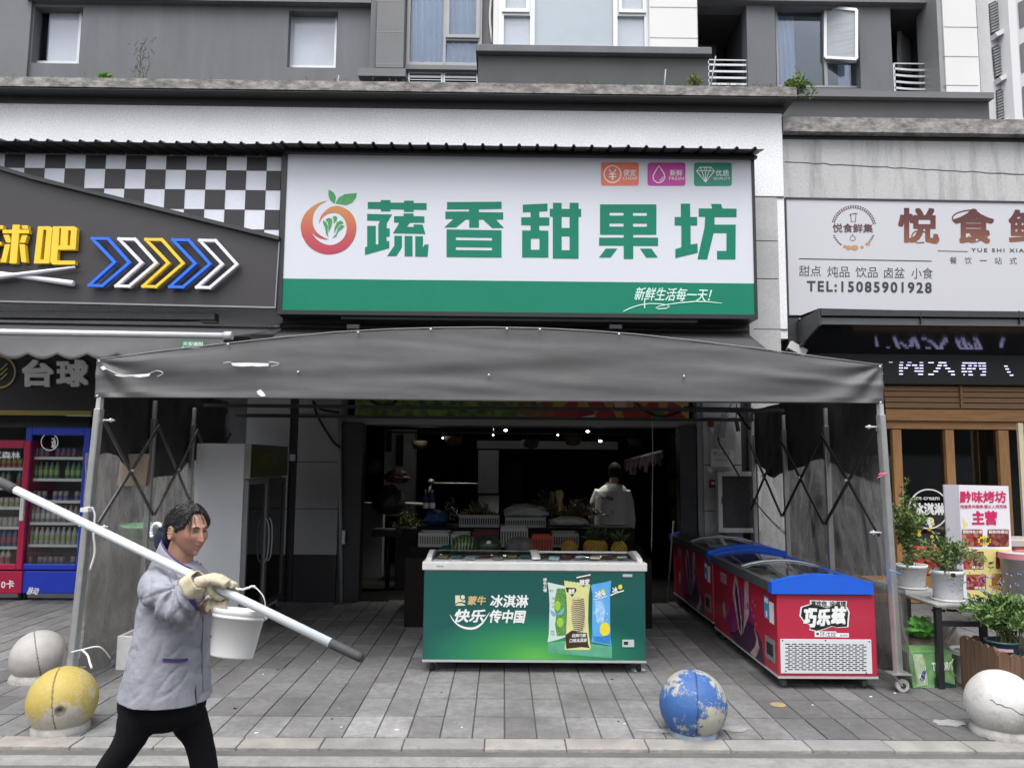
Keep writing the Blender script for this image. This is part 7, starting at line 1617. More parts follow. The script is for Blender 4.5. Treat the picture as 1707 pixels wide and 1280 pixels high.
mb = MB(); w_ = 0.055
for a,b_ in (((x0_,YE-0.10,z0_),(x0_+w_,YE+0.028,z1_)),((x1_-w_,YE-0.10,z0_),(x1_,YE+0.028,z1_)),((x0_+w_,YE-0.10,z0_),(x1_-w_,YE+0.028,z0_+w_)),((x0_+w_,YE-0.10,z1_-w_),(x1_-w_,YE+0.028,z1_))): mb.box(a,b_)
mb.build('frame', M_white_pl, mbx, bevel=0.006); MB().box((x0_+w_,YE-0.08,z0_+w_),(x1_-w_,YE-0.07,z1_-w_)).build('door', mat('dark_door_panel',(0.055,0.05,0.055),0.25,var=0.2), mbx)
mb = MB(); rbox(mb,1203,828,1206,840,YE-0.105,0.01); mb.build('latch', M_dkmetal, mbx)
for pts,lab in (([(1219,673),(1210,690),(1201,705)],'black wire above the adapter box'),([(1197,727),(1199,740),(1215,765),(1245,815),(1270,850),(1300,880),(1340,912)],'slack black wire running from the adapter box down to the red freezers'),([(1198,729),(1201,742),(1218,768),(1248,819),(1274,855),(1305,887),(1345,922)],'second slack wire under the first, down to the red freezers'),([(1228,673),(1227,700)],'short wire above the dangling plug')):
    mb = MB(); k_ = len(pts); mb.tube(smooth_path([P(x,y,YW-0.08-(0.9*(i/(k_-1))**2 if k_ > 5 else 0)) for i,(x,y) in enumerate(pts)],5),0.007,6); tag(mb.build('wire', M_rubber), lab, 'wire')
mb = MB(); mb.bar(P(1227,700,YW-0.08),P(1231,719,YW-0.08),0.03,0.045); tag(mb.build('plug', M_rubber, bevel=0.006), 'black plug dangling on the right pillar', 'plug')
mb = MB(); mb.cyl(P(1256,690,YW-0.25),V((P(1262,900,YW-0.25).x,YW-0.25,0.0)),0.03,n=12); tag(mb.build('stand_pipe', M_black), 'black standpipe beside the meter cabinet', 'pipe')
# mop-like rack and stick inside the entrance on the right
mb = MB(); mb.box((P(1140,850,9.9).x,9.9,P(1150,855,9.9).z),(P(1166,850,9.9).x,9.95,P(1150,848,9.9).z)); mb.bar(P(1152,857,9.9),P(1152,900,9.9),0.03,0.03); tag(mb.build('scale_stand', M_alu_grey), 'grey weighing-scale stand inside the doorway right of the man', 'scale')
mb = MB(); mb.cyl(P(1123,868,9.5),P(1112,1003,9.5),0.012,n=8); tag(mb.build('broom_stick', M_alu_grey), 'thin stick leaning in the doorway before the far red freezer', 'stick')

# ------------------------------------------------------------------ growing things and clutter on the ledge
ZL_ = P(650,131,YL).z
def on_ledge(px, Y=YL+0.2): return V((P(px,130,Y).x, Y, ZL_-0.01))
mb = MB(); r_ = random.Random(3)
for k in range(14):
    c = on_ledge(170); leaf(mb, c+V((r_.uniform(-0.06,0.06),0,0.02)), V((r_.uniform(-1,1.2),r_.uniform(-0.4,0.4),r_.uniform(0.2,0.9))), r_.uniform(0.10,0.17), r_, 0.6)
tag(mb.build('ledge_weed', mat('bright_weed',(0.10,0.24,0.03),0.5,var=0.3,vscale=20)), 'broad bright green leaves growing on the ledge at the left', 'weed')
mb = MB()
for k in range(5):
    c = on_ledge(226+k*4.5); p_ = [c]; 
    for j in range(8): p_.append(p_[-1]+V((r_.gauss(0,0.025),r_.gauss(0,0.02),0.08)))
    mb.tube(p_[:9 if k in (1,3) else 5],[0.006-0.0005*i for i in range(9 if k in (1,3) else 5)],4)
    for j in range(2,len(p_)-2):
        q = p_[j]; mb.tube([q,q+V((r_.gauss(0,0.06),r_.gauss(0,0.03),r_.uniform(0.02,0.08)))],[0.004,0.002],4)
        for _ in range(2): leaf(mb,q+V((r_.gauss(0,0.04),r_.gauss(0,0.03),r_.gauss(0,0.03))),V((r_.gauss(0,1),r_.gauss(0,1),-0.5)),0.045,r_,0.4)
tag(mb.build('dry_weed', mat('dry_stem',(0.13,0.125,0.115),0.8)), 'dried grey weeds standing on the ledge between the two left windows', 'weed')
bush('ledge_bush','green fern-like bush hanging over the corner of the ledge',on_ledge(1328)+V((0,-0.05,-0.05)),0.26,0.16,0.34,44,20,0.045,[(0.12,0.21,0.035),(0.09,0.16,0.03),(0.17,0.24,0.06)],41,droop=0.7)
bush('ledge_bush','small yellow-green weed on the ledge under the balcony rail',on_ledge(1158)+V((0,-0.05,0)),0.10,0.1,0.26,22,12,0.045,[(0.17,0.21,0.05),(0.12,0.17,0.04)],42,droop=0.2)
mb = MB(); r_ = random.Random(9)
for k in range(120):
    px = r_.choice([r_.uniform(900,1300),r_.uniform(0,1300)]); c = on_ledge(px, YL+r_.uniform(0.02,0.15)); 
    for j in range(3): leaf(mb, c, V((r_.gauss(0,0.5),r_.gauss(0,0.4),1)), r_.uniform(0.02,0.06), r_, 0.2)
tag(mb.build('moss', mat('dry_moss',(0.13,0.13,0.06),0.9,var=0.3)), 'dry moss and short grass along the top of the ledge', 'moss', kind='stuff')
for px,h_ in ((368,0.08),(561,0.22),(1106,0.36),(1181,0.55)):
    c = on_ledge(px, YL+0.35); mb = MB(); mb.cyl(c, c+V((0.03 if px < 1170 else 0.10,0,h_)), 0.010, n=6); tag(mb.build('iron_rod', M_alu_grey), {368:'short rusty rod stub on the ledge under the left wall',561:'thin rod on the ledge beside the second left window',1106:'thin rod on the ledge in front of the boxed balcony',1181:'longest slanting rod on the ledge by the balcony rail'}[px], 'rod')
# ------------------------------------------------------------------ the fruit display behind the green freezer
M_crate_w = mat('white_crate_plastic',(0.42,0.42,0.42),0.5,var=0.06); M_bagclear = film('clear_bag',(0.4,0.4,0.4),0.5,0.2,6.0,0.2)
st = thing('fruit_stand', 'dark stepped stand carrying crates of fruit behind the green freezer', 'display stand', (0.2,9.0,0))
xs_ = (P(690,900,8.9).x, P(1065,900,8.9).x)
for y0_,y1_,z_ in ((8.15,8.60,0.70),(8.62,9.15,0.76),(9.17,9.75,0.93)):
    mb = MB(); mb.box((xs_[0],y0_,0),(xs_[1],y1_,z_)); mb.build('step', mat('dark_step_wood',(0.015,0.012,0.01),0.8,var=0.3,spec=0.2), st)
ZS = (0.70,0.76,0.93)
def crate(px0, px1, pyb, pyt, Y, label, m, depth=0.36, name='crate', grp='crates on the fruit stand', fill=None, tier=None):
    x0,x1 = P(px0,pyb,Y).x, P(px1,pyb,Y).x; zb = ZS[tier]+0.001 if tier is not None else P(px0,pyb,Y).z; zt_ = P(px0,pyt,Y).z
    o = thing(name, label, 'crate', ((x0+x1)/2,Y,zb), grp); t_ = 0.012
    mb = MB(); nbar = max(4,int((x1-x0)/0.028))
    for yy in (Y,Y+depth-t_):
        mb.box((x0,yy,zb),(x1,yy+t_,zb+0.03)); mb.box((x0,yy,zt_-0.035),(x1,yy+t_,zt_))
        for k in range(nbar+1): xx = x0+(x1-x0-t_)*k/nbar; mb.box((xx,yy+0.001,zb+0.03),(xx+t_,yy+t_-0.001,zt_-0.035))
    for xx in (x0,x1-t_): mb.box((xx,Y+t_,zb),(xx+t_,Y+depth-t_,zt_))
    mb.box((x0+t_,Y+t_,zb+0.001),(x1-t_,Y+depth-t_,zb+0.012)); mb.build('basket', m, o)
    MB().box((x0+t_*1.2,Y+t_*1.3,zb+0.013),(x1-t_*1.2,Y+depth-t_*1.3,zt_-0.03)).build('filling', fill or M_soil, o); return o
M_fillg = mat('green_vegetable',(0.08,0.12,0.04),0.6,var=0.6,vscale=18,bump=0.6,bscale=30); M_fillr = mat('red_fruit',(0.14,0.02,0.02),0.5,var=0.5,vscale=18)
crate(697,748,916,888,8.66,'pale perforated crate at the left end of the fruit stand',M_crate_w,fill=M_fillg,tier=1)
crate(751,783,916,890,8.68,'narrow pale crate beside the leftmost one on the stand',M_crate_w,tier=1,fill=M_fillg)
crate(787,831,916,886,8.72,'dark red crate in the middle left of the stand',mat('wine_crate',(0.10,0.02,0.025),0.5),tier=1,fill=M_fillr)
crate(834,880,916,880,8.70,'pale crate with slots right of the dark red one',M_crate_w,tier=1,fill=M_fillg)
crate(765,832,882,858,9.25,'crate of dry brown roots on the upper step',M_crate_w,tier=2,fill=M_soil)
crate(842,910,882,862,9.25,'crate under a clear bag on the upper step',M_crate_w,tier=2,fill=M_fillg)
crate(914,986,890,873,9.22,'grey-green crate on the upper step before the man',mat('grey_green_crate',(0.22,0.24,0.20),0.5),tier=2,fill=M_fillg)
crate(921,965,916,889,8.70,'grey crate behind the yellow netted fruit',mat('grey_crate',(0.25,0.25,0.25),0.5),tier=1,fill=M_fillr)
crate(887,921,915,893,8.25,'orange-red plastic basket on the front step',mat('orange_basket',(0.36,0.055,0.02),0.45),depth=0.24,tier=0,fill=M_fillr)
mb = sack(V((P(873,905,8.3).x,8.4,0.80)),0.20,0.12,0.10,7,0.2); tag(mb.build('clear_bag', M_bagclear), 'crumpled clear bag between the melons and the orange basket', 'bag')
mb = sack(V((P(876,870,9.35).x,9.42,1.10)),0.27,0.14,0.09,2,0.25); tag(mb.build('clear_bag', mat('milky_bag',(0.35,0.35,0.35),0.3,var=0.3,vscale=10)), 'milky plastic bag over the crate on the upper step', 'bag')
mb = sack(V((P(948,884,9.0).x,9.05,1.02)),0.22,0.10,0.06,4,0.2); tag(mb.build('clear_bag', mat('milky_bag2',(0.28,0.28,0.28),0.3,var=0.3,vscale=10)), 'greyish plastic sheet over the crates before the man', 'bag')
mb = sack(V((P(727,873,9.4).x,9.4,1.02)),0.14,0.12,0.10,6,0.2); tag(mb.build('blue_bag', mat('blue_bag_plastic',(0.015,0.05,0.16),0.45)), 'dark blue bag on the upper step at the left', 'bag')
# striped melons
mw = bpy.data.materials.new('melon_skin'); mw.use_nodes = True; t = mw.node_tree; L = t.links.new; b = t.nodes['Principled BSDF']; b.inputs['Roughness'].default_value = 0.35
tc = _n(t,'ShaderNodeTexCoord'); wv = _n(t,'ShaderNodeTexWave'); wv.inputs['Scale'].default_value = 9; wv.inputs['Distortion'].default_value = 5; wv.inputs['Detail'].default_value = 3; wv.bands_direction = 'X'; L(tc.outputs['Object'], wv.inputs['Vector'])
cr = _n(t,'ShaderNodeValToRGB'); e = cr.color_ramp; e.elements[0].position = 0.35; e.elements[0].color = (0.012,0.04,0.012,1); e.elements[1].position = 0.6; e.elements[1].color = (0.20,0.26,0.10,1); L(wv.outputs[0], cr.inputs[0]); L(cr.outputs[0], b.inputs['Base Color'])
for px,py,lab,mm,r in ((774,907,'striped watermelon on the front step behind the freezer lid',mw,0.125),(815,908,'dark watermelon with a white sticker on the front step',mat('dark_melon',(0.03,0.05,0.03),0.35,var=0.3,vscale=12),0.12)):
    c = P(px,py,8.3); mb = MB(); mb.ell((c.x,8.3,0.702+r*0.92),r*1.12,r,r*0.92,28,18); o = tag(mb.build('watermelon', mm), lab, 'watermelon')
    if 'dark' in lab: mb = MB(); mb.ell((c.x+0.0,8.3-r*0.86,0.702+r*1.25),0.03,0.01,0.03,12,6); mb.build('sticker', M_tear, o)
mb = sack(V((P(747,912,8.3).x,8.35,0.75)),0.12,0.1,0.06,3,0.3); tag(mb.build('green_bag', mat('teal_bag',(0.02,0.10,0.07),0.4)), 'dark green bag left of the striped melon', 'bag')
# pineapples with yellow foam nets
M_net = mat('yellow_foam_net',(0.45,0.27,0.035),0.6); M_pine = mat('pineapple_skin',(0.22,0.13,0.03),0.7,var=0.4,vscale=40); M_crown = mat('pineapple_crown',(0.05,0.085,0.03),0.6,var=0.3,vscale=20)
for i,(px,lay) in enumerate(((949,0),(1000,1),(1032,1),(985,2))):
    Y = 8.35+0.12*(i % 2); c = P(px,910,Y); r = 0.085; zc_ = 0.702+r if lay != 2 else 0.702+r
    o = thing('pineapple', ['yellow fruit in a foam net at the left of the row behind the freezer','pineapple with a spiky crown in the middle of the row','rightmost pineapple with a spiky crown, before the man','pineapple behind the others, right of the netted fruit'][i], 'pineapple', (c.x,Y,0.702))
    mb = MB(); mb.ell((c.x,Y,zc_),r*0.93,r*0.93,r*0.97,20,14); mb.build('fruit', M_pine, o)
    mb = MB()
    for k in range(12):
        for sg_ in (1,-1):
            pts = [V((c.x+r*math.sin(ph)*math.cos(k*0.5236+sg_*ph*1.2), Y+r*math.sin(ph)*math.sin(k*0.5236+sg_*ph*1.2), zc_+r*math.cos(ph))) for ph in [0.25+j*0.22 for j in range(12)]]
            mb.tube(pts,0.0045,5,False)
    mb.build('foam_net', M_net, o)
    if i: 
        mb = MB(); r_ = random.Random(i)
        for k in range(26):
            a = r_.uniform(0,6.28); el_ = r_.uniform(0.35,1.4); leaf(mb,V((c.x,Y,zc_+r*0.85)),V((math.cos(a)*math.cos(el_),math.sin(a)*math.cos(el_),math.sin(el_))),r_.uniform(0.10,0.19),r_,0.18)
        mb.build('crown', M_crown, o)
mb = MB(); mb.box((P(868,917,8.2).x,8.17,0.702),(P(945,917,8.2).x,8.30,0.735)); tag(mb.build('wooden_tray', mat('tray_wood',(0.22,0.11,0.05),0.7,var=0.3)), 'flat brown wooden tray on the front step behind the freezer', 'tray')
# heaped greens, dry roots and the golden wrapped bundle
def heap(pxs, Y, z, sx, sz, n, size, cols, seed, name, label, cat):
    r_ = random.Random(seed); mb = MB(); tints = []; c = V((P(pxs,870,Y).x,Y,z))
    for k in range(n):
        a = r_.gauss(0,0.45); n0 = len(mb.v); p_ = c+V((a*sx, r_.gauss(0,0.08), abs(r_.gauss(0,0.5))*sz*max(0.1,1-abs(a)))); leaf(mb,p_,V((r_.gauss(0,1),r_.gauss(0,1),r_.gauss(0.4,0.7))),size*r_.uniform(.6,1.3),r_,0.3); tt_ = r_.choice(cols); tints += [tt_]*(len(mb.v)-n0)
    o = mb.build(name, M_leaf); at = o.data.color_attributes.new('tint','FLOAT_COLOR','POINT')
    for i in range(len(tints)): at.data[i].color = (*tints[i],1)
    return tag(o,label,cat)
heap(797,9.45,1.04,0.24,0.16,420,0.07,[(0.15,0.11,0.05),(0.10,0.07,0.03),(0.20,0.16,0.08)],1,'root_heap','heap of dry brown roots on the upper step','roots')
heap(905,9.6,1.06,0.22,0.22,420,0.08,[(0.06,0.09,0.03),(0.10,0.12,0.05),(0.14,0.13,0.06)],2,'greens_heap','heap of leafy greens left of the golden bundle','greens')
heap(965,9.6,1.06,0.26,0.18,420,0.08,[(0.16,0.13,0.09),(0.10,0.09,0.05),(0.20,0.17,0.13)],3,'root_heap','heap of pale roots right of the golden bundle','roots')
heap(750,9.6,1.0,0.14,0.2,200,0.08,[(0.03,0.055,0.02),(0.04,0.07,0.025)],4,'greens_heap','dark leafy greens beside the blue bag','greens')
heap(680,10.6,0.82,0.20,0.22,260,0.08,[(0.12,0.12,0.02),(0.07,0.09,0.02),(0.05,0.06,0.02)],5,'greens_heap','yellow-green bananas and greens inside the doorway at the left','greens')
mb = MB(); mb.box((P(662,885,10.6).x,10.45,0),(P(700,885,10.6).x,10.85,0.80)); tag(mb.build('side_counter', M_in_wall), 'dark low counter inside the doorway at the left', 'counter')
c = P(932,838,9.6); mb = MB()
mb.grid(lambda u,v_: V((c.x+(0.055+0.02*math.sin(v_*9)+0.012*math.sin(u*31))*math.cos(u*6.283)*(1-0.45*v_**3), 9.6+(0.055+0.012*math.sin(u*27))*math.sin(u*6.283)*(1-0.45*v_**3), 1.06+0.30*v_)), 40, 14); tag(mb.build('golden_bundle', mat('gold_foil',(0.50,0.36,0.16),0.28,metal=0.5,bump=0.8,bscale=30)), 'tall golden wrapped bundle standing among the greens', 'bundle')
c = P(920,832,9.7); mb = MB(); mb.grid(lambda u,v_: V((c.x+(0.035+0.01*math.sin(u*25))*math.cos(u*6.283)*(1-0.4*v_), 9.75+0.035*math.sin(u*6.283), 1.1+0.24*v_)), 24, 8); tag(mb.build('clear_wrap', mat('clear_wrap_film',(0.22,0.22,0.22),0.25)), 'clear wrapped bundle just left of the golden one', 'bundle')
# dark swivel chair heaped with bags, reading lamp, rail and bottles at the left inside
oc = thing('office_chair', 'dark high-backed chair heaped with bags inside the doorway at the left', 'chair', (P(650,900,10.6).x,10.6,0))
c = P(648,835,10.6); mb = sack(c,0.22,0.12,0.22,8,0.15); mb.build('backrest', mat('dark_leather',(0.035,0.028,0.026),0.4,var=0.3), oc)
c = P(662,795,10.5); mb = sack(c,0.16,0.12,0.10,12,0.3); mb.build('bag', mat('brown_bag',(0.07,0.028,0.02),0.5,var=0.3), oc)
c = P(622,778,10.5); mb = sack(c,0.11,0.10,0.13,15,0.2); mb.build('hood', mat('dark_jacket',(0.025,0.025,0.03),0.6), oc)
c = P(648,870,10.6); mb = MB(); mb.cyl((c.x,10.6,0),(c.x,10.6,0.75),0.03); mb.box((c.x-0.2,10.4,0.70),(c.x+0.2,10.8,0.78)); mb.build('seat', M_rubber, oc)
mb = MB(); mb.bar(P(662,838,11.5),P(708,840,11.5),0.35,0.02); tag(mb.build('pale_shelf', mat('pale_shelf_board',(0.24,0.22,0.17),0.6)), 'pale shelf board beside the chair', 'shelf')
mb = MB(); mb.cyl(P(716,805,12.2),P(796,806,12.2),0.012,n=8); mb.ell(P(719,802,12.2),0.05,0.05,0.04,10,8); mb.cyl(P(719,806,12.2),P(714,826,12.2),0.02,n=8); tag(mb.build('desk_lamp', M_alu_grey), 'grey clamp lamp with a long horizontal arm before the white column', 'lamp')
for k,(px,lab) in enumerate(((709,'dark bottle with a pale label, left of the pair on the shelf'),(720,'dark bottle with a pale label, right of the pair on the shelf'))):
    c = P(px,848,11.4); mb = MB(); mb.lathe([(0,0),(0.045,0),(0.045,0.19),(0.018,0.26),(0.018,0.33),(0,0.33)],V((c.x,11.4,c.z-0.05)),14); o = tag(mb.build('bottle', mat('navy_bottle',(0.01,0.015,0.04),0.2)), lab, 'bottle'); mb = MB(); mb.lathe([(0.0465,0.06),(0.0465,0.14)],V((c.x,11.4,c.z-0.05)),14); mb.build('label', mat('pale_label',(0.3,0.33,0.4),0.5), o)
for k,(px,py,lab) in enumerate(((666,750,'tall dark poster with a red picture on the pale inside wall'),(648,735,'dark hanging bag left of the poster'))):
    mb = MB(); rbox(mb,px-(6 if k==0 else 5),py-25 if k==0 else py-18,px+(6 if k==0 else 5),py+27 if k==0 else py+18,12.9,0.02); o = tag(mb.build('poster' if k == 0 else 'hanging_bag', mat('poster_dark' if k==0 else 'bag_dark',(0.025,0.012,0.012) if k==0 else (0.02,0.02,0.02),0.5,var=0.5,vscale=6)), lab, 'poster' if k==0 else 'bag')
# garment-like goods hanging from a rail on the right
hr = thing('goods_rail', 'slanting rail of small dangling goods inside the shop above the man', 'rail', P(1080,790,11.0))
mb = MB(); mb.bar(P(1042,768,11.2),P(1104,752,10.4),0.03,0.03); mb.build('rail', M_alu_grey, hr)
r_ = random.Random(4)
for k in range(22):
    t_ = k/21; a = P(1042,768,11.2).lerp(P(1104,752,10.4),t_); mb = MB(); h_ = r_.uniform(0.08,0.26); mb.bar(a,a-V((0,0,h_)),0.02,r_.uniform(0.03,0.07)); mb.build('packet', mat('dangling_pack',r_.choice([(0.05,0.05,0.055),(0.10,0.10,0.10),(0.06,0.03,0.03),(0.03,0.03,0.04)]),0.35), hr)

# shelves of packets along the right inside wall, and baskets hung from the rails
shf = thing('wall_shelf', 'dark shelves of small packets along the right inside wall of the shop', 'shelf', (3.0,11.5,0))
r_ = random.Random(8)
for z in (0.75,1.15,1.55,1.95):
    MB().box((2.75,10.4,z-0.03),(3.38,13.6,z)).build('shelf_board', M_dkmetal, shf)
    for k in range(15):
        y_ = 10.5+k*0.2; h_ = r_.uniform(0.14,0.28)
        mb = MB(); mb.obox((2.85+r_.uniform(0,0.06),y_,z+0.002+h_/2), (0.06,0,0), (r_.uniform(-.01,.01),0.075,0), (0,0,h_/2)); tag(mb.build('snack_packet', mat('snack_pack',r_.choice([(0.20,0.04,0.03),(0.22,0.18,0.05),(0.06,0.12,0.05),(0.20,0.20,0.20),(0.05,0.07,0.16)]),0.4), bevel=0.01), 'packet standing in a row on a dark shelf at the right inside wall', 'packet', 'packets on the right wall shelves')
for k,(px,py,Y_) in enumerate(((700,742,12.2),(756,735,11.4),(885,740,11.8),(955,735,11.2),(1060,738,11.9))):
    c = P(px,py,Y_); mb = MB(); mb.lathe([(0.02,0),(0.10,0.02),(0.14,0.14),(0.135,0.14),(0.09,0.03),(0,0.02)], c-V((0,0,0.07)), 16)
    for a in (0,2.09,4.19): mb.tube([c+V((0.135*math.cos(a),0.135*math.sin(a),0.07)), V((c.x,c.y,2.95))],0.004,5)
    tag(mb.build('hanging_basket', mat('dark_wicker',(0.07,0.05,0.03),0.8,var=0.3,vscale=30)), ['leftmost dark basket hanging under the shop ceiling','dark hanging basket left of the white column','dark hanging basket just right of the white column','dark hanging basket between the two right spotlights','rightmost dark basket hanging near the dangling goods'][k], 'basket', 'baskets hung under the shop ceiling')
# ------------------------------------------------------------------ people
def fuse(mb, name, m, parent, voxel, iters=4, factor=0.5, warp=None, tint=None):
    """grow the overlapping pieces of mb into one continuous skin"""
    o = mb.build(name, m, parent)
    md = o.modifiers.new('r','REMESH'); md.mode = 'VOXEL'; md.voxel_size = voxel; md.use_smooth_shade = True
    ms = o.modifiers.new('s','SMOOTH'); ms.iterations = iters; ms.factor = factor
    bake(o); org = V(o['_org']); me = o.data
    if not me.materials: me.materials.append(m)
    if warp:
        nn = [v_.normal.copy() for v_ in me.vertices]
        for v_, n_ in zip(me.vertices, nn): v_.co += warp(v_.co+org, n_)
    if tint: setcol(o, lambda c: tint(c+org))
    for p_ in me.polygons: p_.use_smooth = True
    me.update(); return o
def ang(a): return (a+math.pi) % (2*math.pi)-math.pi
def head_r(d, female=True):
    """surface point of a head in its own frame (x forward, y to its right, z up), metres, for the unit direction d"""
    az, el = math.degrees(math.atan2(d.y, d.x)), math.degrees(math.asin(max(-1,min(1,d.z))))
    p = V((0.091*d.x if d.x > 0 else 0.097*d.x, 0.070*d.y, 0.109*d.z))
    if d.z < 0:
        t_ = -d.z
        p.y *= 1-0.30*t_**1.3
        if d.x > 0: p.x += 0.016*t_*d.x
        else: p.x *= 1-0.35*t_
    g = lambda a0, e0, sa, se: math.exp(-((az-a0)/sa)**2-((el-e0)/se)**2)
    b_ = 0
    b_ += 0.017*g(0,-10,6.5,11)+0.010*g(0,-16,6,4.5)+0.004*g(0,4,5,8)
    for s_ in (-1,1):
        b_ += -0.013*g(20*s_,4,9,5.5)+0.006*g(20*s_,2.5,7,3.2)+0.008*g(19*s_,13,14,4.5)+0.007*g(38*s_,-9,14,10)+0.005*g(9*s_,-17,4,3.5)
        b_ += -0.003*g(15*s_,-24,4,9)
    b_ += 0.007*g(0,-28,15,3.4)+0.007*g(0,-36,13,3.4)-0.007*g(0,-32,14,1.5)-0.005*g(0,-42,13,3.2)+0.016*g(0,-53,17,10)
    return p*(1+b_/max(0.05,p.length))
def frame_of(f, tilt=0.0):
    f = V(f).normalized(); r = f.cross(ZA).normalized(); u = r.cross(f).normalized()
    return f, r, u
YBD = 3.50
def W(px, py, dy=0.0): return P(px, py, YBD+dy)
wo_ = thing('person', 'woman in grey work jacket walking right with a pole on her shoulder', 'person', (W(265,1200).x, YBD, 0))
f_, r_, u_ = frame_of((0.835,-0.545,-0.05))
hc = W(314,885,-0.01)
def H(p): return hc+f_*p.x+r_*p.y+u_*p.z
def hd(az, el): a,e = rad(az),rad(el); return V((math.cos(e)*math.cos(a), math.cos(e)*math.sin(a), math.sin(e)))
def inv(w_): q = w_-hc; return V((q.dot(f_), q.dot(r_), q.dot(u_)))
mb = MB()
mb.grid(lambda u,v_: H(head_r(hd(360*u-180, 90-180*v_))), 120, 90)
neck0 = hc-u_*0.06-f_*0.025; neck1 = W(290,958,0.0)
mb.tube([neck0, neck0.lerp(neck1,0.5), neck1], [0.058,0.056,0.072], 20)
chest = W(288,1000,0.02); pelv = W(275,1130,0.02)
mb.tube([W(288,950,0.02), chest, W(282,1060,0.02), pelv, W(272,1165,0.02)], [(0.06,0.08),(0.10,0.13),(0.10,0.12),(0.12,0.14),(0.10,0.12)], 20)
# ears
for s_ in (1,-1):
    ec = H(V((-0.012,0.072*s_,-0.004)))
    R3 = Matrix((f_, r_*s_, u_)).transposed()
    mb.ell(ec, 0.019,0.010,0.031,14,10, R3)
    for k in range(12):
        a = rad(k*30); mb.ell(ec+f_*0.014*math.cos(a)-f_*0.002+u_*0.026*math.sin(a)+r_*s_*0.008, 0.0055,0.0055,0.0055,8,6)
# legs and arms under the clothes
ANK_R, ANK_F = V((W(134,1360).x, YBD-0.05, 0.12)), V((W(358,1370).x, YBD+0.10, 0.085))
KN_R, KN_F = W(212,1240,-0.07), W(332,1235,0.09)
mb.tube([W(255,1160,-0.06),KN_R,ANK_R],[0.075,0.05,0.035],14); mb.tube([W(290,1160,0.09),KN_F,ANK_F],[0.075,0.05,0.035],14)
SH_R = W(262,964,-0.14); EL_R = W(285,1008,-0.235); 
pA, pB = P(-75,767,3.60), P(604,1097,3.08)
def pole_at(px):
    lo, hi = 0.0, 1.0
    for _ in range(50):
        m_ = (lo+hi)/2; q = pA.lerp(pB,m_)-CAM; x_ = q.dot(CR)/q.dot(CF)*F_PX+853.5
        if x_ < px: lo = m_
        else: hi = m_
    return pA.lerp(pB,lo)
HP = pole_at(368)
WR_R = pole_at(340)+V((-0.012,-0.03,-0.035))
mb.tube([SH_R,EL_R,WR_R],[0.05,0.038,0.028],12)
SH_L = W(300,968,0.20); EL_L = W(325,1030,0.20); WR_L = P(352,1000,3.36)
mb.tube([SH_L,EL_L,WR_L],[0.05,0.038,0.028],12)
def skin_tint(w_):
    q = inv(w_)
    if q.length > 0.16 or q.length < 1e-4: return (0.35,0.19,0.13)
    d = q.normalized(); az, el = math.degrees(math.atan2(d.y,d.x)), math.degrees(math.asin(max(-1,min(1,d.z))))
    g = lambda a0,e0,sa,se: math.exp(-((az-a0)/sa)**2-((el-e0)/se)**2)
    c = V((0.37,0.205,0.145))
    def mixc(c2,t_): return c.lerp(V(c2), max(0,min(1,t_)))
    for s_ in (-1,1): c = mixc((0.33,0.12,0.085),0.6*g(40*s_,-14,24,18)); c = mixc((0.26,0.115,0.075),0.55*g(20*s_,1,10,6))
    c = mixc((0.40,0.14,0.10),0.5*g(0,-14,8,8)); mo_ = -32-2.6*(az/14)**2 if abs(az) < 22 else -40; c = mixc((0.24,0.085,0.07),0.6*g(0,-28.5,12,2.4)+0.6*g(0,-35.5,10,2.6)); c = mixc((0.08,0.03,0.025),0.95*math.exp(-((el-mo_)/1.0)**2-(az/15)**4)); c = mixc((0.20,0.09,0.06),0.5*g(24,-24,2.2,9)+0.5*g(-24,-24,2.2,9)+0.5*g(20,-4,9,1.5)+0.5*g(-20,-4,9,1.5))
    for s_ in (-1,1): c = mixc((0.20,0.07,0.05),0.6*g(7*s_,-20.5,3,2)); c = mixc((0.25,0.10,0.07),0.5*g(17*s_,-22,3,7))
    return tuple(c)
M_skin = mat('skin', (1,1,1), 0.5, attr='tint', bump=0.06, bscale=250)
M_skin.node_tree.nodes['Principled BSDF'].inputs['Subsurface Weight'].default_value = 0.12; M_skin.node_tree.nodes['Principled BSDF'].inputs['Subsurface Radius'].default_value = (0.012,0.005,0.003)
body = fuse(mb, 'body', M_skin, wo_, 0.0034, 2, 0.4, tint=skin_tint)
# eyes, lids, brows
M_eye = mat('eye_dark',(0.02,0.012,0.010),0.15); M_eyew = mat('eye_white',(0.34,0.30,0.28),0.3); M_hair = mat('black_hair',(0.012,0.011,0.011),0.35,var=0.4,vscale=30,bump=0.6,bscale=60,stretch=(1,1,1))
for s_ in (1,-1):
    def surf(az, el, lift=0.0): p_ = head_r(hd(az*s_,el)); return H(p_*(1+lift/p_.length))
    mb = MB(); pts = [(12,2.2),(16,3.6),(20,4.0),(24,3.4),(28,1.6),(24,0.6),(20,0.2),(16,0.6)]
    mb.poly([surf(a,e,0.0015) for a,e in pts]); mb.build('eye', M_eyew, wo_)
    mb = MB(); mb.poly([surf(20+3.6*math.cos(rad(k*36)),2.2+2.0*math.sin(rad(k*36)),0.0024) for k in range(10)]); mb.build('iris', M_eye, wo_)
    mb = MB(); mb.tube([surf(a,e,0.002) for a,e in ((11,2.2),(15,4.0),(20,4.7),(25,4.0),(29.5,1.4))],0.0017,6); mb.build('upper_lid', M_eye, wo_)
    mb = MB(); mb.tube([surf(a,e,0.0015) for a,e in ((9,10.5),(15,13),(22,13.6),(30,11)) ],[0.002,0.003,0.003,0.0015],6); mb.build('eyebrow', M_hair, wo_)
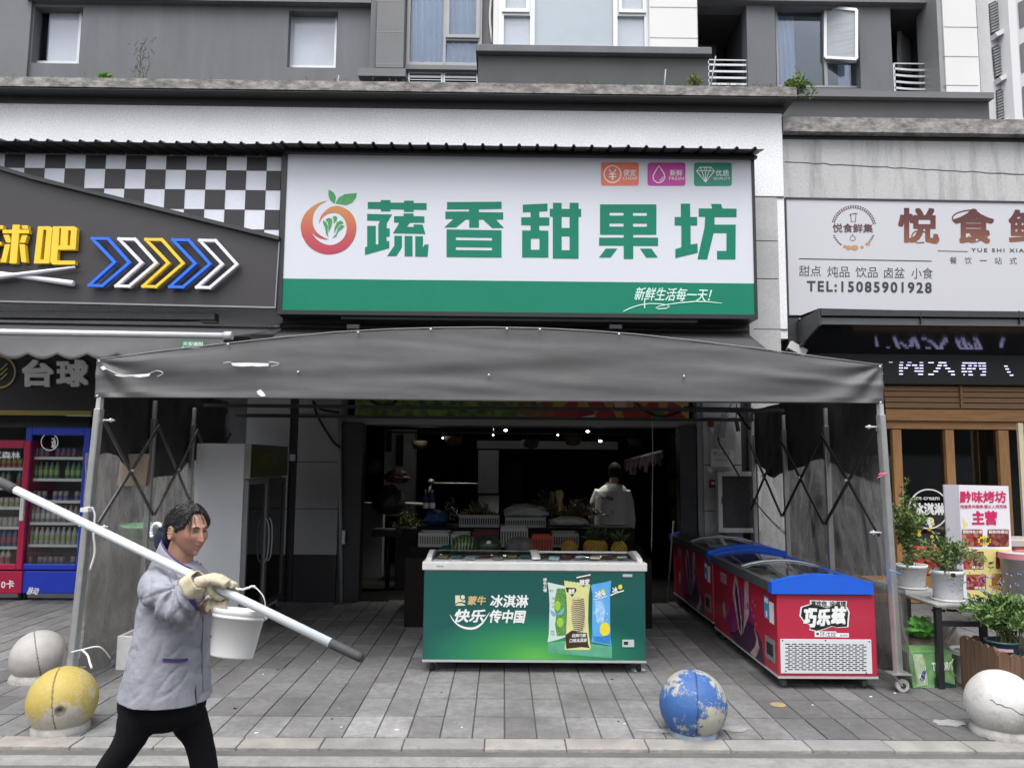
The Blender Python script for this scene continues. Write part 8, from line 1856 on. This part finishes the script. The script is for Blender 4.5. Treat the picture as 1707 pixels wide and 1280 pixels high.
# hair: a swept-back cap, loose strands, a knot held by a navy band
def hairline(az):
    a = abs(az); j_ = 4*noise.noise(V((az*0.13,0,7)))
    if a < 30: return 46-0.10*a+j_
    if a < 56: return 43-(a-30)*1.35+j_
    if a < 82: return 8-(a-56)*0.45+j_
    if a < 110: return 3+6*math.sin((a-82)/28*math.pi)
    return 3-(a-110)*1.5
def hair_p(az, el, extra=0.0):
    d = hd(az, el); p_ = head_r(d); lim = hairline(az)
    cov = max(0.0,min(1.0,(el-lim)/7.0)); cov = cov*cov*(3-2*cov)
    th = -0.010+cov*(0.010+0.015+0.004*noise.noise(V((az*0.11,el*0.03,0)))+0.003*noise.noise(V((az*0.35,el*0.06,3))))
    if abs(az) > 112: th += 0.008*cov
    return H(p_*(1+(th+extra)/p_.length))
mb = MB(); mb.grid(lambda u,v_: hair_p(360*u-180, 90-150*v_), 160, 80); hr_o = mb.build('hair', M_hair, wo_)
rg = random.Random(17); mb = MB()
for k in range(280):
    a0 = rg.uniform(-118,118); e0 = rg.uniform(30,75); pts = [hair_p(a0+ (180-abs(a0))*(1 if a0 > 0 else -1)*j*0.09, e0-j*(e0+10)*0.10, 0.001+0.004*rg.random()) for j in range(8)]
    mb.tube(pts,0.0012,4,False)
for a0,e0,ln in ((24,40,8),(34,36,10),(38,33,11),(-14,42,7),(44,26,8)):
    p0 = hair_p(a0,e0+5,0.0); pts = [p0]; 
    for j in range(1,ln): pts.append(H(head_r(hd(a0+0.8*j*math.sin(a0),e0-j*4.2))*1.0)+f_*(0.006+0.002*math.sin(j))+r_*0.004+V((rg.gauss(0,0.0012),0,0)))
    mb.tube(pts,[0.0022-0.0017*j/ln for j in range(len(pts))],5,False)
for k in range(10):
    p0 = hair_p(rg.uniform(-30,60),rg.uniform(42,60)); mb.tube([p0,p0+f_*0.014+u_*0.010+V((rg.gauss(0,.004),0,rg.gauss(0,.004))),p0+f_*0.026-u_*0.012+V((rg.gauss(0,.006),0,rg.gauss(0,.006)))],0.0007,4,False)
mb.build('loose_strand', M_hair, wo_)
kc = H(V((-0.136,0.014,-0.024))); M_navy = mat('navy_cloth',(0.010,0.012,0.045),0.8,var=0.3,vscale=30,bump=0.4,bscale=60)
mb = MB(); mb.grid(lambda u,v_: kc+ (f_*math.sin(v_*3.1416)*math.cos(u*6.2832)*0.048 + r_*math.sin(v_*3.1416)*math.sin(u*6.2832)*0.050 + u_*math.cos(v_*3.1416)*0.070)*(1+0.16*noise.noise(V((u*9,v_*5,2)))) - u_*0.022, 44, 24); mb.build('hair_band', M_navy, wo_)
mb = MB()
for k in range(18):
    a = rad(55+k*9); c_ = kc-f_*0.004+f_*0.040*math.cos(a)+u_*0.004+u_*0.046*math.sin(a)*0.9+r_*0.047; 
    mb.ell(c_+V((0,0,0.002*(k%2))),0.009,0.006,0.008,8,6)
mb.build('band_trim', mat('white_lace',(0.66,0.66,0.74),0.7), wo_)
# jacket: torso, sleeves and collar grown into one cloth
rows_ = [(936,272,318,.055),(942,262,326,.085),(950,252,333,.135),(962,244,338,.165),(985,239,345,.175),(1010,235,347,.18),(1040,231,346,.18),(1070,224,342,.185),(1100,215,341,.19),(1130,206,341,.195),(1150,200,341,.20),(1166,196,342,.20),(1200,190,344,.20)]
N_ = 48; vs = []
def ringrow(row):
    py, xl_, xr_, dp = row; out = []
    for k in range(N_):
        th = 2*math.pi*k/N_; cx_ = (xl_+xr_)/2; hw = (xr_-xl_)/2
        ct, st_ = math.cos(th), math.sin(th); e_ = 0.86; sx_ = math.copysign(abs(ct)**e_,ct); sy_ = math.copysign(abs(st_)**e_,st_)
        dyy = 0.02+dp*sy_; px_ = cx_+hw*sx_
        p_ = P(px_, py, YBD); drop = 0
        out.append(V((p_.x+0.0, YBD+dyy, p_.z+drop)))
    return out
mb = MB(); rr_ = [ringrow(q) for q in rows_]; vv = [p_ for q in rr_ for p_ in q]
mb.add(vv, [(i*N_+k,(i+1)*N_+k,(i+1)*N_+(k+1)%N_,i*N_+(k+1)%N_) for i in range(len(rr_)-1) for k in range(N_)]+[list(range(N_)),list(range((len(rr_)-1)*N_,len(rr_)*N_))[::-1]], True)
sl_path = smooth_path([W(268,962,-0.10),W(262,982,-0.17),EL_R+V((-0.02,0.02,0.03)),EL_R+V((0.02,-0.01,-0.01)),EL_R.lerp(WR_R,0.45)+V((0,0,-0.012)),WR_R+V((-0.005,0,0))],6)
n_ = len(sl_path); rads = []
for i in range(n_):
    t_ = i/(n_-1); rads.append(0.071+0.010*math.sin(t_*math.pi)-0.026*max(0,(t_-0.45)/0.55)**1.1)
mb.tube(sl_path, rads, 22)
sl2 = smooth_path([W(300,968,0.15),W(312,1000,0.20),EL_L,EL_L.lerp(WR_L,0.6)],5); mb.tube(sl2,[0.072-0.026*i/(len(sl2)-1) for i in range(len(sl2))],18)
el_c = EL_R.copy()
def crease(p_, k): return max(0.0, 1-abs(noise.noise(p_))*k)
def cloth_warp(w_, n_):
    d = 0.006*noise.noise(V((w_.x*9,w_.y*6,w_.z*2.6)))+0.003*noise.noise(V((w_.x*22,w_.y*14,w_.z*9)))
    tz = w_.z-EL_R.z
    d -= 0.007*crease(V((w_.x*5+w_.z*3.5, w_.y*4, w_.z*4-w_.x*2)), 6)*(0.35+0.65*(tz > -0.12))
    d -= 0.004*crease(V((w_.x*11-w_.z*7, w_.y*9, w_.z*8+3)), 5)
    q = (w_-el_c).length
    if q < 0.24:
        k_ = math.exp(-(q/0.14)**2); inner = V((EL_R.x+0.03, EL_R.y-0.02, EL_R.z+0.085)); v_ = w_-inner; a_ = math.atan2(v_.z, v_.x)
        d += k_*(0.010*math.sin(a_*11+5*noise.noise(w_*7))-0.008*crease(V((a_*3.2, v_.length*2.5, 1.7)), 4))
    if w_.z < SH_R.z-0.1:
        t_ = min(1,(SH_R.z-0.1-w_.z)/0.3); d += 0.008*math.sin(w_.x*24+5*noise.noise(V((w_.x*3,w_.y*3,w_.z*1.3))))*t_
    return n_*d
M_jkt = mat('grey_lilac_cotton',(0.29,0.295,0.335),0.85,var=0.2,vscale=7,bump=0.45,bscale=38,dirt=(0.22,0.23,0.27),damt=0.55,dscale=3)
jk = fuse(mb, 'jacket', M_jkt, wo_, 0.0062, 5, 0.5, warp=cloth_warp)
bm_ = bmesh.new(); bm_.from_mesh(jk.data); oj = V(jk['_org'])
h0, h1 = W(192,1153), W(348,1167)
hn = (h1-h0).cross(YA).normalized(); hn = hn if hn.z > 0 else -hn
bmesh.ops.bisect_plane(bm_, geom=bm_.verts[:]+bm_.edges[:]+bm_.faces[:], plane_co=h0.lerp(h1,0.5)-oj, plane_no=hn, clear_inner=True)
bm_.to_mesh(jk.data); bm_.free(); md = jk.modifiers.new('solid','SOLIDIFY'); md.thickness = 0.004; md.offset = -1
M_purple = mat('purple_trim',(0.075,0.035,0.17),0.7,var=0.1)
def on_mesh(o, start, direction):
    org = V(o['_org']); d = V(direction).normalized(); ok, loc, nn, _ = o.ray_cast(V(start)-org, d); return (loc+org if ok else None)
def decal(o, pts, wv, m, name, parent, th=0.003, up=ZA):
    """a strip of trim sewn along photo points on the near face of a garment"""
    q = []
    for px,py in pts:
        d = ray(px,py).normalized(); h_ = on_mesh(o, CAM, d)
        if h_ is not None: q.append(h_-d*th)
    if len(q) < 2: return None
    mb = MB()
    for a,b_ in zip(q[:-1],q[1:]): mb.bar(a-(b_-a)*0.08, b_+(b_-a)*0.08, 0.004, wv, up=up)
    return mb.build(name, m, parent)
decal(jk,[(272,1099.5),(282,1101),(293,1101.5),(303,1101),(312,1099)],0.012,M_purple,'pocket_trim',jk); decal(jk,[(274,1096),(290,1096.5),(308,1096)],0.004,M_jkt,'pocket_edge',jk,th=0.005)
decal(jk,[(311,976),(314,986),(319,997),(323,1007),(327,1016)],0.022,M_purple,'cuff_trim',jk,up=XA)
decal(jk,[(338,1030),(337,1060),(336.5,1090),(337,1120),(338,1150)],0.006,mat('placket_shadow',(0.15,0.155,0.19),0.9),'placket',jk,up=XA,th=0.002)
mb = MB(); q0 = on_mesh(jk, CAM, ray(326,1152)); 
if q0 is not None: mb.add([q0+V((-0.010,-0.004,-0.06)),q0+V((0.010,-0.004,-0.06)),q0+V((0.002,-0.004,0.035))],[(0,1,2)]); mb.build('hem_slit', M_black, jk)
# collar with purple piping and the white under-collar
def coll(u, v_):
    a = -2.75+5.5*u; cx_ = neck1+V((0.012,0,0)); rr = 0.072+0.026*(1-v_)+0.006*math.cos(a)
    return V((cx_.x+rr*math.cos(a)*1.05+0.030*(1-v_)*(math.cos(a)), cx_.y+rr*math.sin(a), cx_.z+0.012+0.138*v_*(0.74-0.30*math.cos(a))-0.060*(1+math.cos(a))*0.5*(1.0-0.2*v_)))
mb = MB(); mb.grid(coll, 48, 8); mb.build('collar', M_jkt, jk, solid=0.006)
mb = MB(); mb.tube([coll(u/30,1.0)+V((0,0,0.002)) for u in range(31)],0.0045,6); mb.build('collar_piping', M_purple, jk)
# trousers
mb = MB(); mb.ell(W(272,1168,0.02),0.185,0.165,0.13,24,14)
def leg(a, kn, an, r0, r1, r2): p_ = smooth_path([a,a.lerp(kn,0.5)+V((0,0,0.0)),kn,kn.lerp(an,0.55)+V((-0.01,0,0)),an],5); k_ = len(p_); return p_,[r0+(r1-r0)*min(1,i/(k_*0.5))+(r2-r1)*max(0,(i/(k_-1)-0.5)*2) for i in range(k_)]
for a,kn,an in ((W(243,1170,-0.05),KN_R,ANK_R),(W(303,1170,0.08),KN_F,ANK_F)):
    p_,rr = leg(a,kn,an,0.098,0.060,0.053); mb.tube(p_,rr,22)
fuse(mb,'trousers',mat('black_trousers',(0.006,0.006,0.008),0.9,var=0.2,vscale=10,spec=0.15),wo_,0.009,4,0.5,warp=lambda w_,n_: n_*(0.006*noise.noise(V((w_.x*8,w_.y*8,w_.z*7)))+0.003*noise.noise(w_*20)))
for an,el in ((ANK_R,0.9),(ANK_F,-0.25)):
    mb = MB(); d = V((math.cos(el),0,-math.sin(el))); up_ = V((math.sin(el),0,math.cos(el))); pts = [an+V((0,0,-0.01))-d*0.04-up_*0.035, an-up_*0.04, an+d*0.06-up_*0.05, an+d*0.12-up_*0.062, an+d*0.165-up_*0.068]
    mb.tube(pts,[(0.030,0.034),(0.040,0.040),(0.032,0.042),(0.024,0.042),(0.012,0.026)],16); mb.build('shoe', M_rubber, wo_)
# gloved hands: palm, five fingers each, cuff
M_glove = mat('cream_cotton_glove',(0.52,0.47,0.35),0.85,var=0.12,vscale=20,bump=0.3,bscale=220,dirt=(0.36,0.30,0.20),damt=0.5,dscale=14)
pd = (pB-pA).normalized(); HPc = pole_at(369)
cam_side = (CAM-HPc).normalized(); side_ = (cam_side-pd*cam_side.dot(pd)).normalized(); upp = pd.cross(side_).normalized()
if upp.z < 0: upp = -upp
R_P = 0.0180
def ringpt(along, angd, rr): a = rad(angd); return HPc+pd*along+(side_*math.cos(a)+upp*math.sin(a))*rr   # 0 = towards the camera, 90 = above
mb = MB()
wrist = pole_at(341)+side_*0.050-upp*0.020
mb.tube([wrist, wrist.lerp(ringpt(-0.035,25,0.050),0.5), ringpt(-0.035,28,0.050), ringpt(0.0,40,0.047), ringpt(0.030,46,0.042)],[(0.026,0.034),(0.026,0.037),(0.025,0.044),(0.024,0.046),(0.018,0.040)],16)
for k,(al,ln) in enumerate(((-0.026,0.92),(-0.004,1.0),(0.018,1.0),(0.040,0.88))):
    a0 = 55; segs = [(a0-10,R_P+0.024),(a0+22,R_P+0.021),(a0+60,R_P+0.018),(a0+100,R_P+0.016),(a0+142*ln,R_P+0.014),(a0+180*ln,R_P+0.013)]
    mb.tube([ringpt(al+0.010*min(1,j*0.3),a_,r2) for j,(a_,r2) in enumerate(segs)],[0.0145,0.0145,0.0135,0.0125,0.0115,0.009],12)
mb.tube([ringpt(-0.040,-5,R_P+0.024),ringpt(-0.020,-45,R_P+0.018),ringpt(0.004,-85,R_P+0.015),ringpt(0.020,-118,R_P+0.013)],[0.016,0.0145,0.013,0.010],12)
gw = lambda w_,n_: n_*(0.0022*noise.noise(w_*45)+0.0012*noise.noise(w_*110))
fuse(mb,'glove',M_glove,wo_,0.0030,4,0.5,warp=gw)
mb = MB(); cd_ = (wrist-EL_R).normalized(); c0 = wrist-cd_*0.030; uu = cd_.orthogonal().normalized(); ww = cd_.cross(uu)
mb.grid(lambda u,v_: c0+cd_*(0.055*v_)+(uu*math.cos(u*6.2832)+ww*math.sin(u*6.2832))*(0.056-0.016*v_+0.003*math.sin(u*31)), 40, 6); mb.build('glove_cuff', M_glove, wo_, solid=0.004)
# bucket hanging from the bail under the pole
BY = HPc.y+0.015
bt, bb_ = P(401,1015,BY+0.028), P(386,1094,BY); ax = (bt-bb_).normalized(); hB_ = (bt-bb_).length; rB = 0.104
bko = thing('bucket', 'white lidless plastic bucket hanging from the hand of the walking woman', 'bucket', bb_)
mb = MB(); mb.lathe([(0,0.0),(rB*0.80,0.0),(rB*0.82,0.006),(rB*0.96,hB_*0.80),(rB*1.02,hB_*0.805),(rB*1.03,hB_*0.865),(rB*0.985,hB_*0.875),(rB*1.04,hB_*0.90),(rB*1.05,hB_*0.985),(rB*1.03,hB_),(rB*0.97,hB_),(rB*0.93,hB_*0.8),(rB*0.80,0.01),(0,0.008)], bb_, 56, ax); mb.build('body', M_bucket, bko)
e1 = (CR-ax*CR.dot(ax)).normalized(); lugL, lugR = bb_+ax*(hB_*0.90)-e1*rB*1.06, bb_+ax*(hB_*0.90)+e1*rB*1.06
for l_ in (lugL,lugR): mb = MB(); mb.ell(l_,0.010,0.012,0.014,10,8); mb.build('lug', M_bucket, bko)
mb = MB(); g0 = ringpt(0.058,70,R_P+0.012)
mb.tube(smooth_path([lugL, lugL+V((0.006,0.0,0.045)), lugL.lerp(g0,0.6)+V((0,0.01,0.03)), g0, g0+V((0.030,0,-0.004)), P(421,977,BY), P(433,986,BY), P(441,1000,BY), lugR],6),0.0026,8)
sp_ = smooth_path([g0, g0+V((0.030,0,-0.004)), P(421,977,BY), P(426,979,BY)],5)
mb.tube([q+V((0,0,0.0015*math.sin(i*2.2))) for i,q in enumerate(sp_)],0.0048,8); mb.build('bail', mat('white_wire',(0.62,0.61,0.58),0.5), bko)
# left hand steadying the bucket by its rim
mb = MB(); rim = lugL+V((0.014,-0.02,0.016)); mb.tube([WR_L, WR_L.lerp(rim,0.5)+V((0,0,0.012)), rim+V((0,0.012,0.022))],[(0.026,0.026),(0.022,0.036),(0.018,0.036)],14)
for k,dx in enumerate((-0.022,0.002,0.025,0.046)):
    b0 = rim+V((dx,0.004-0.010*k*0.2,0.020)); mb.tube([b0+V((-0.004,0.012,0.006)), b0+V((0,-0.014,0.004)), b0+V((0.0,-0.024,-0.018)), b0+V((-0.001,-0.020,-0.042+0.006*abs(k-1.5)))],[0.0125,0.012,0.0115,0.009],12)
mb.tube([rim+V((-0.035,0.0,0.018)), rim+V((-0.040,0.012,-0.004)), rim+V((-0.026,0.022,-0.024))],[0.013,0.012,0.0095],12)
fuse(mb,'glove',M_glove,wo_,0.0032,4,0.5,warp=gw)
# the pole
po = thing('pole', 'long white pole with dark rubber ends resting on the woman’s shoulder', 'pole', pole_at(300))
gA, gB = pole_at(26), pole_at(551)
mb = MB(); mb.cyl(gA, gB, R_P, n=24); mb.build('tube', mat('white_pole_paint',(0.62,0.66,0.68),0.4,var=0.05,vscale=4,dirt=(0.12,0.12,0.12),damt=0.7,dscale=22,dpos=0.69,dsoft=0.02,stretch=(0.5,1,1)), po)
mb = MB(); mb.tube([gA-pd*0.0,gA-pd*0.02,pA],[R_P*1.14,R_P*1.2,R_P*1.2],20); mb.build('rubber_grip', mat('grey_rubber_grip',(0.05,0.05,0.055),0.7,var=0.2,vscale=20), po)
gt = pole_at(604); mb = MB(); mb.tube([gB,gB+pd*0.01,gt-pd*0.02,gt],[R_P*0.98,R_P*1.04,R_P*1.02,R_P*0.92],20); mb.build('rubber_grip', mat('grey_rubber_grip2',(0.045,0.045,0.05),0.7,var=0.2,vscale=20), po)

# the man inside, from behind
YM = 9.95
def Mn(px,py,dy=0.0): return P(px,py,YM+dy)
mo = thing('person', 'man in pale jacket with dark script on its back, seen from behind', 'person', (Mn(1022,900).x,YM,0))
mb = MB(); hm = Mn(1025,788,0.03)
fm_, rm_, um_ = frame_of((0.35,0.9,-0.12))
mb.grid(lambda u,v_: (lambda p_: hm+fm_*p_.x+rm_*p_.y+um_*p_.z)(head_r(hd(360*u-180,90-180*v_))*1.16), 60, 44)
mb.tube([hm-um_*0.05-fm_*0.02, Mn(1022,812,0)],[0.058,0.065],14); mb.tube([Mn(1020,812),Mn(1020,850),Mn(1022,890),Mn(1022,905)],[(0.10,0.08),(0.18,0.10),(0.15,0.10),(0.15,0.11)],16)
for s_ in (-1,1): mb.tube([Mn(1022+10*s_,900),Mn(1022+11*s_,960),V((Mn(1022+12*s_,960).x,YM,0.05))],[0.09,0.06,0.045],12); mb.tube([V((Mn(1022+12*s_,960).x,YM-0.04,0.035)),V((Mn(1022+12*s_,960).x,YM+0.16,0.03))],[0.045,0.035],10)
hx_ = [Mn(1048,838,0.02),Mn(1052,868,0.03),Mn(1050,893,0.10)]
mb.tube(hx_,[0.05,0.04,0.03],12); mb.tube([Mn(992,835,0.03),Mn(988,865,0.08),Mn(996,885,0.2)],[0.05,0.04,0.03],12)
for k in range(5): mb.tube([hx_[2]+V((0.012*(k-2),0.01,-0.02)),hx_[2]+V((0.014*(k-2),0.03,-0.07+0.01*abs(k-2)))],[0.010,0.008],8)
fuse(mb,'body',mat('man_skin',(0.36,0.20,0.14),0.5),mo,0.010,3,0.5)
mb = MB(); mb.grid(lambda u,v_: (lambda d,az,el: (lambda p_: hm+fm_*p_.x+rm_*p_.y+um_*p_.z)(head_r(d)*(1.27 if (el > 35 or (abs(az) > 65 and el > -30)) else 1.0)))(hd(360*u-180,90-180*v_),360*u-180,90-180*v_), 60, 44); mb.build('hair', mat('short_black_hair',(0.008,0.008,0.008),0.75,var=0.4,vscale=40,spec=0.15), mo)
mb = MB(); N_ = 32
rowsm = [(806,1010,1036,.07),(811,1003,1042,.11),(818,996,1046,.14),(830,990,1049,.15),(850,989,1049,.15),(870,991,1048,.15),(884,993,1047,.155),(891,996,1046,.14)]
rr_ = []
for py,xl_,xr_,dp in rowsm: rr_ += [V((P((xl_+xr_)/2+(xr_-xl_)/2*math.cos(2*math.pi*k/N_),py,YM).x, YM+dp*math.sin(2*math.pi*k/N_), P((xl_+xr_)/2,py,YM).z)) for k in range(N_)]
mb.add(rr_,[(i*N_+k,(i+1)*N_+k,(i+1)*N_+(k+1)%N_,i*N_+(k+1)%N_) for i in range(len(rowsm)-1) for k in range(N_)]+[list(range(N_)),list(range((len(rowsm)-1)*N_,len(rowsm)*N_))[::-1]],True)
mb.tube([Mn(1042,818,0),Mn(1048,840,0.02),Mn(1051,866,0.03),Mn(1050,886,0.08)],[0.07,0.075,0.07,0.055],16); mb.tube([Mn(1000,818,0),Mn(992,838,0.03),Mn(989,862,0.08),Mn(995,880,0.18)],[0.07,0.075,0.065,0.05],16)
jm = fuse(mb,'jacket',mat('pale_jacket',(0.50,0.50,0.49),0.75,var=0.06,vscale=4),mo,0.012,4,0.5,warp=lambda w_,n_: n_*(0.008*noise.noise(V((w_.x*7,w_.y*7,w_.z*4)))))
mb = MB(); pc_ = P(1008,829,YM-0.20); write(mb,'Sha Hua',P(996,824,YM-0.17),P(1023,827,YM-0.17),P(1022,834,YM-0.17),P(995,831,YM-0.17),0.0,bold=0.03,shear=0.4)
mb.build('script_print', M_ink, jm)
mb = MB(); mb.tube([V((P(1021+25.5*math.cos(2*math.pi*k/28),890,YM).x, YM+0.15*math.sin(2*math.pi*k/28), P(1021,890,YM).z)) for k in range(29)],0.014,8); mb.build('waistband', M_ink, jm)
mb = MB(); mb.tube([V((P(1023+13*math.cos(2*math.pi*k/20),807,YM).x, YM+0.075*math.sin(2*math.pi*k/20)+0.0, P(1023,807-2*math.sin(2*math.pi*k/20),YM).z)) for k in range(21)],0.012,8); mb.build('collar', M_ink, jm)
mb = MB(); mb.ell(Mn(1022,900),0.17,0.13,0.12,18,12)
for s_ in (-1,1): mb.tube([Mn(1022+11*s_,902),Mn(1022+12*s_,955),V((Mn(1022+13*s_,955).x,YM,0.06))],[0.105,0.08,0.07],16)
fuse(mb,'trousers',mat('pale_grey_trousers',(0.26,0.265,0.27),0.85,var=0.1),mo,0.012,4,0.5)
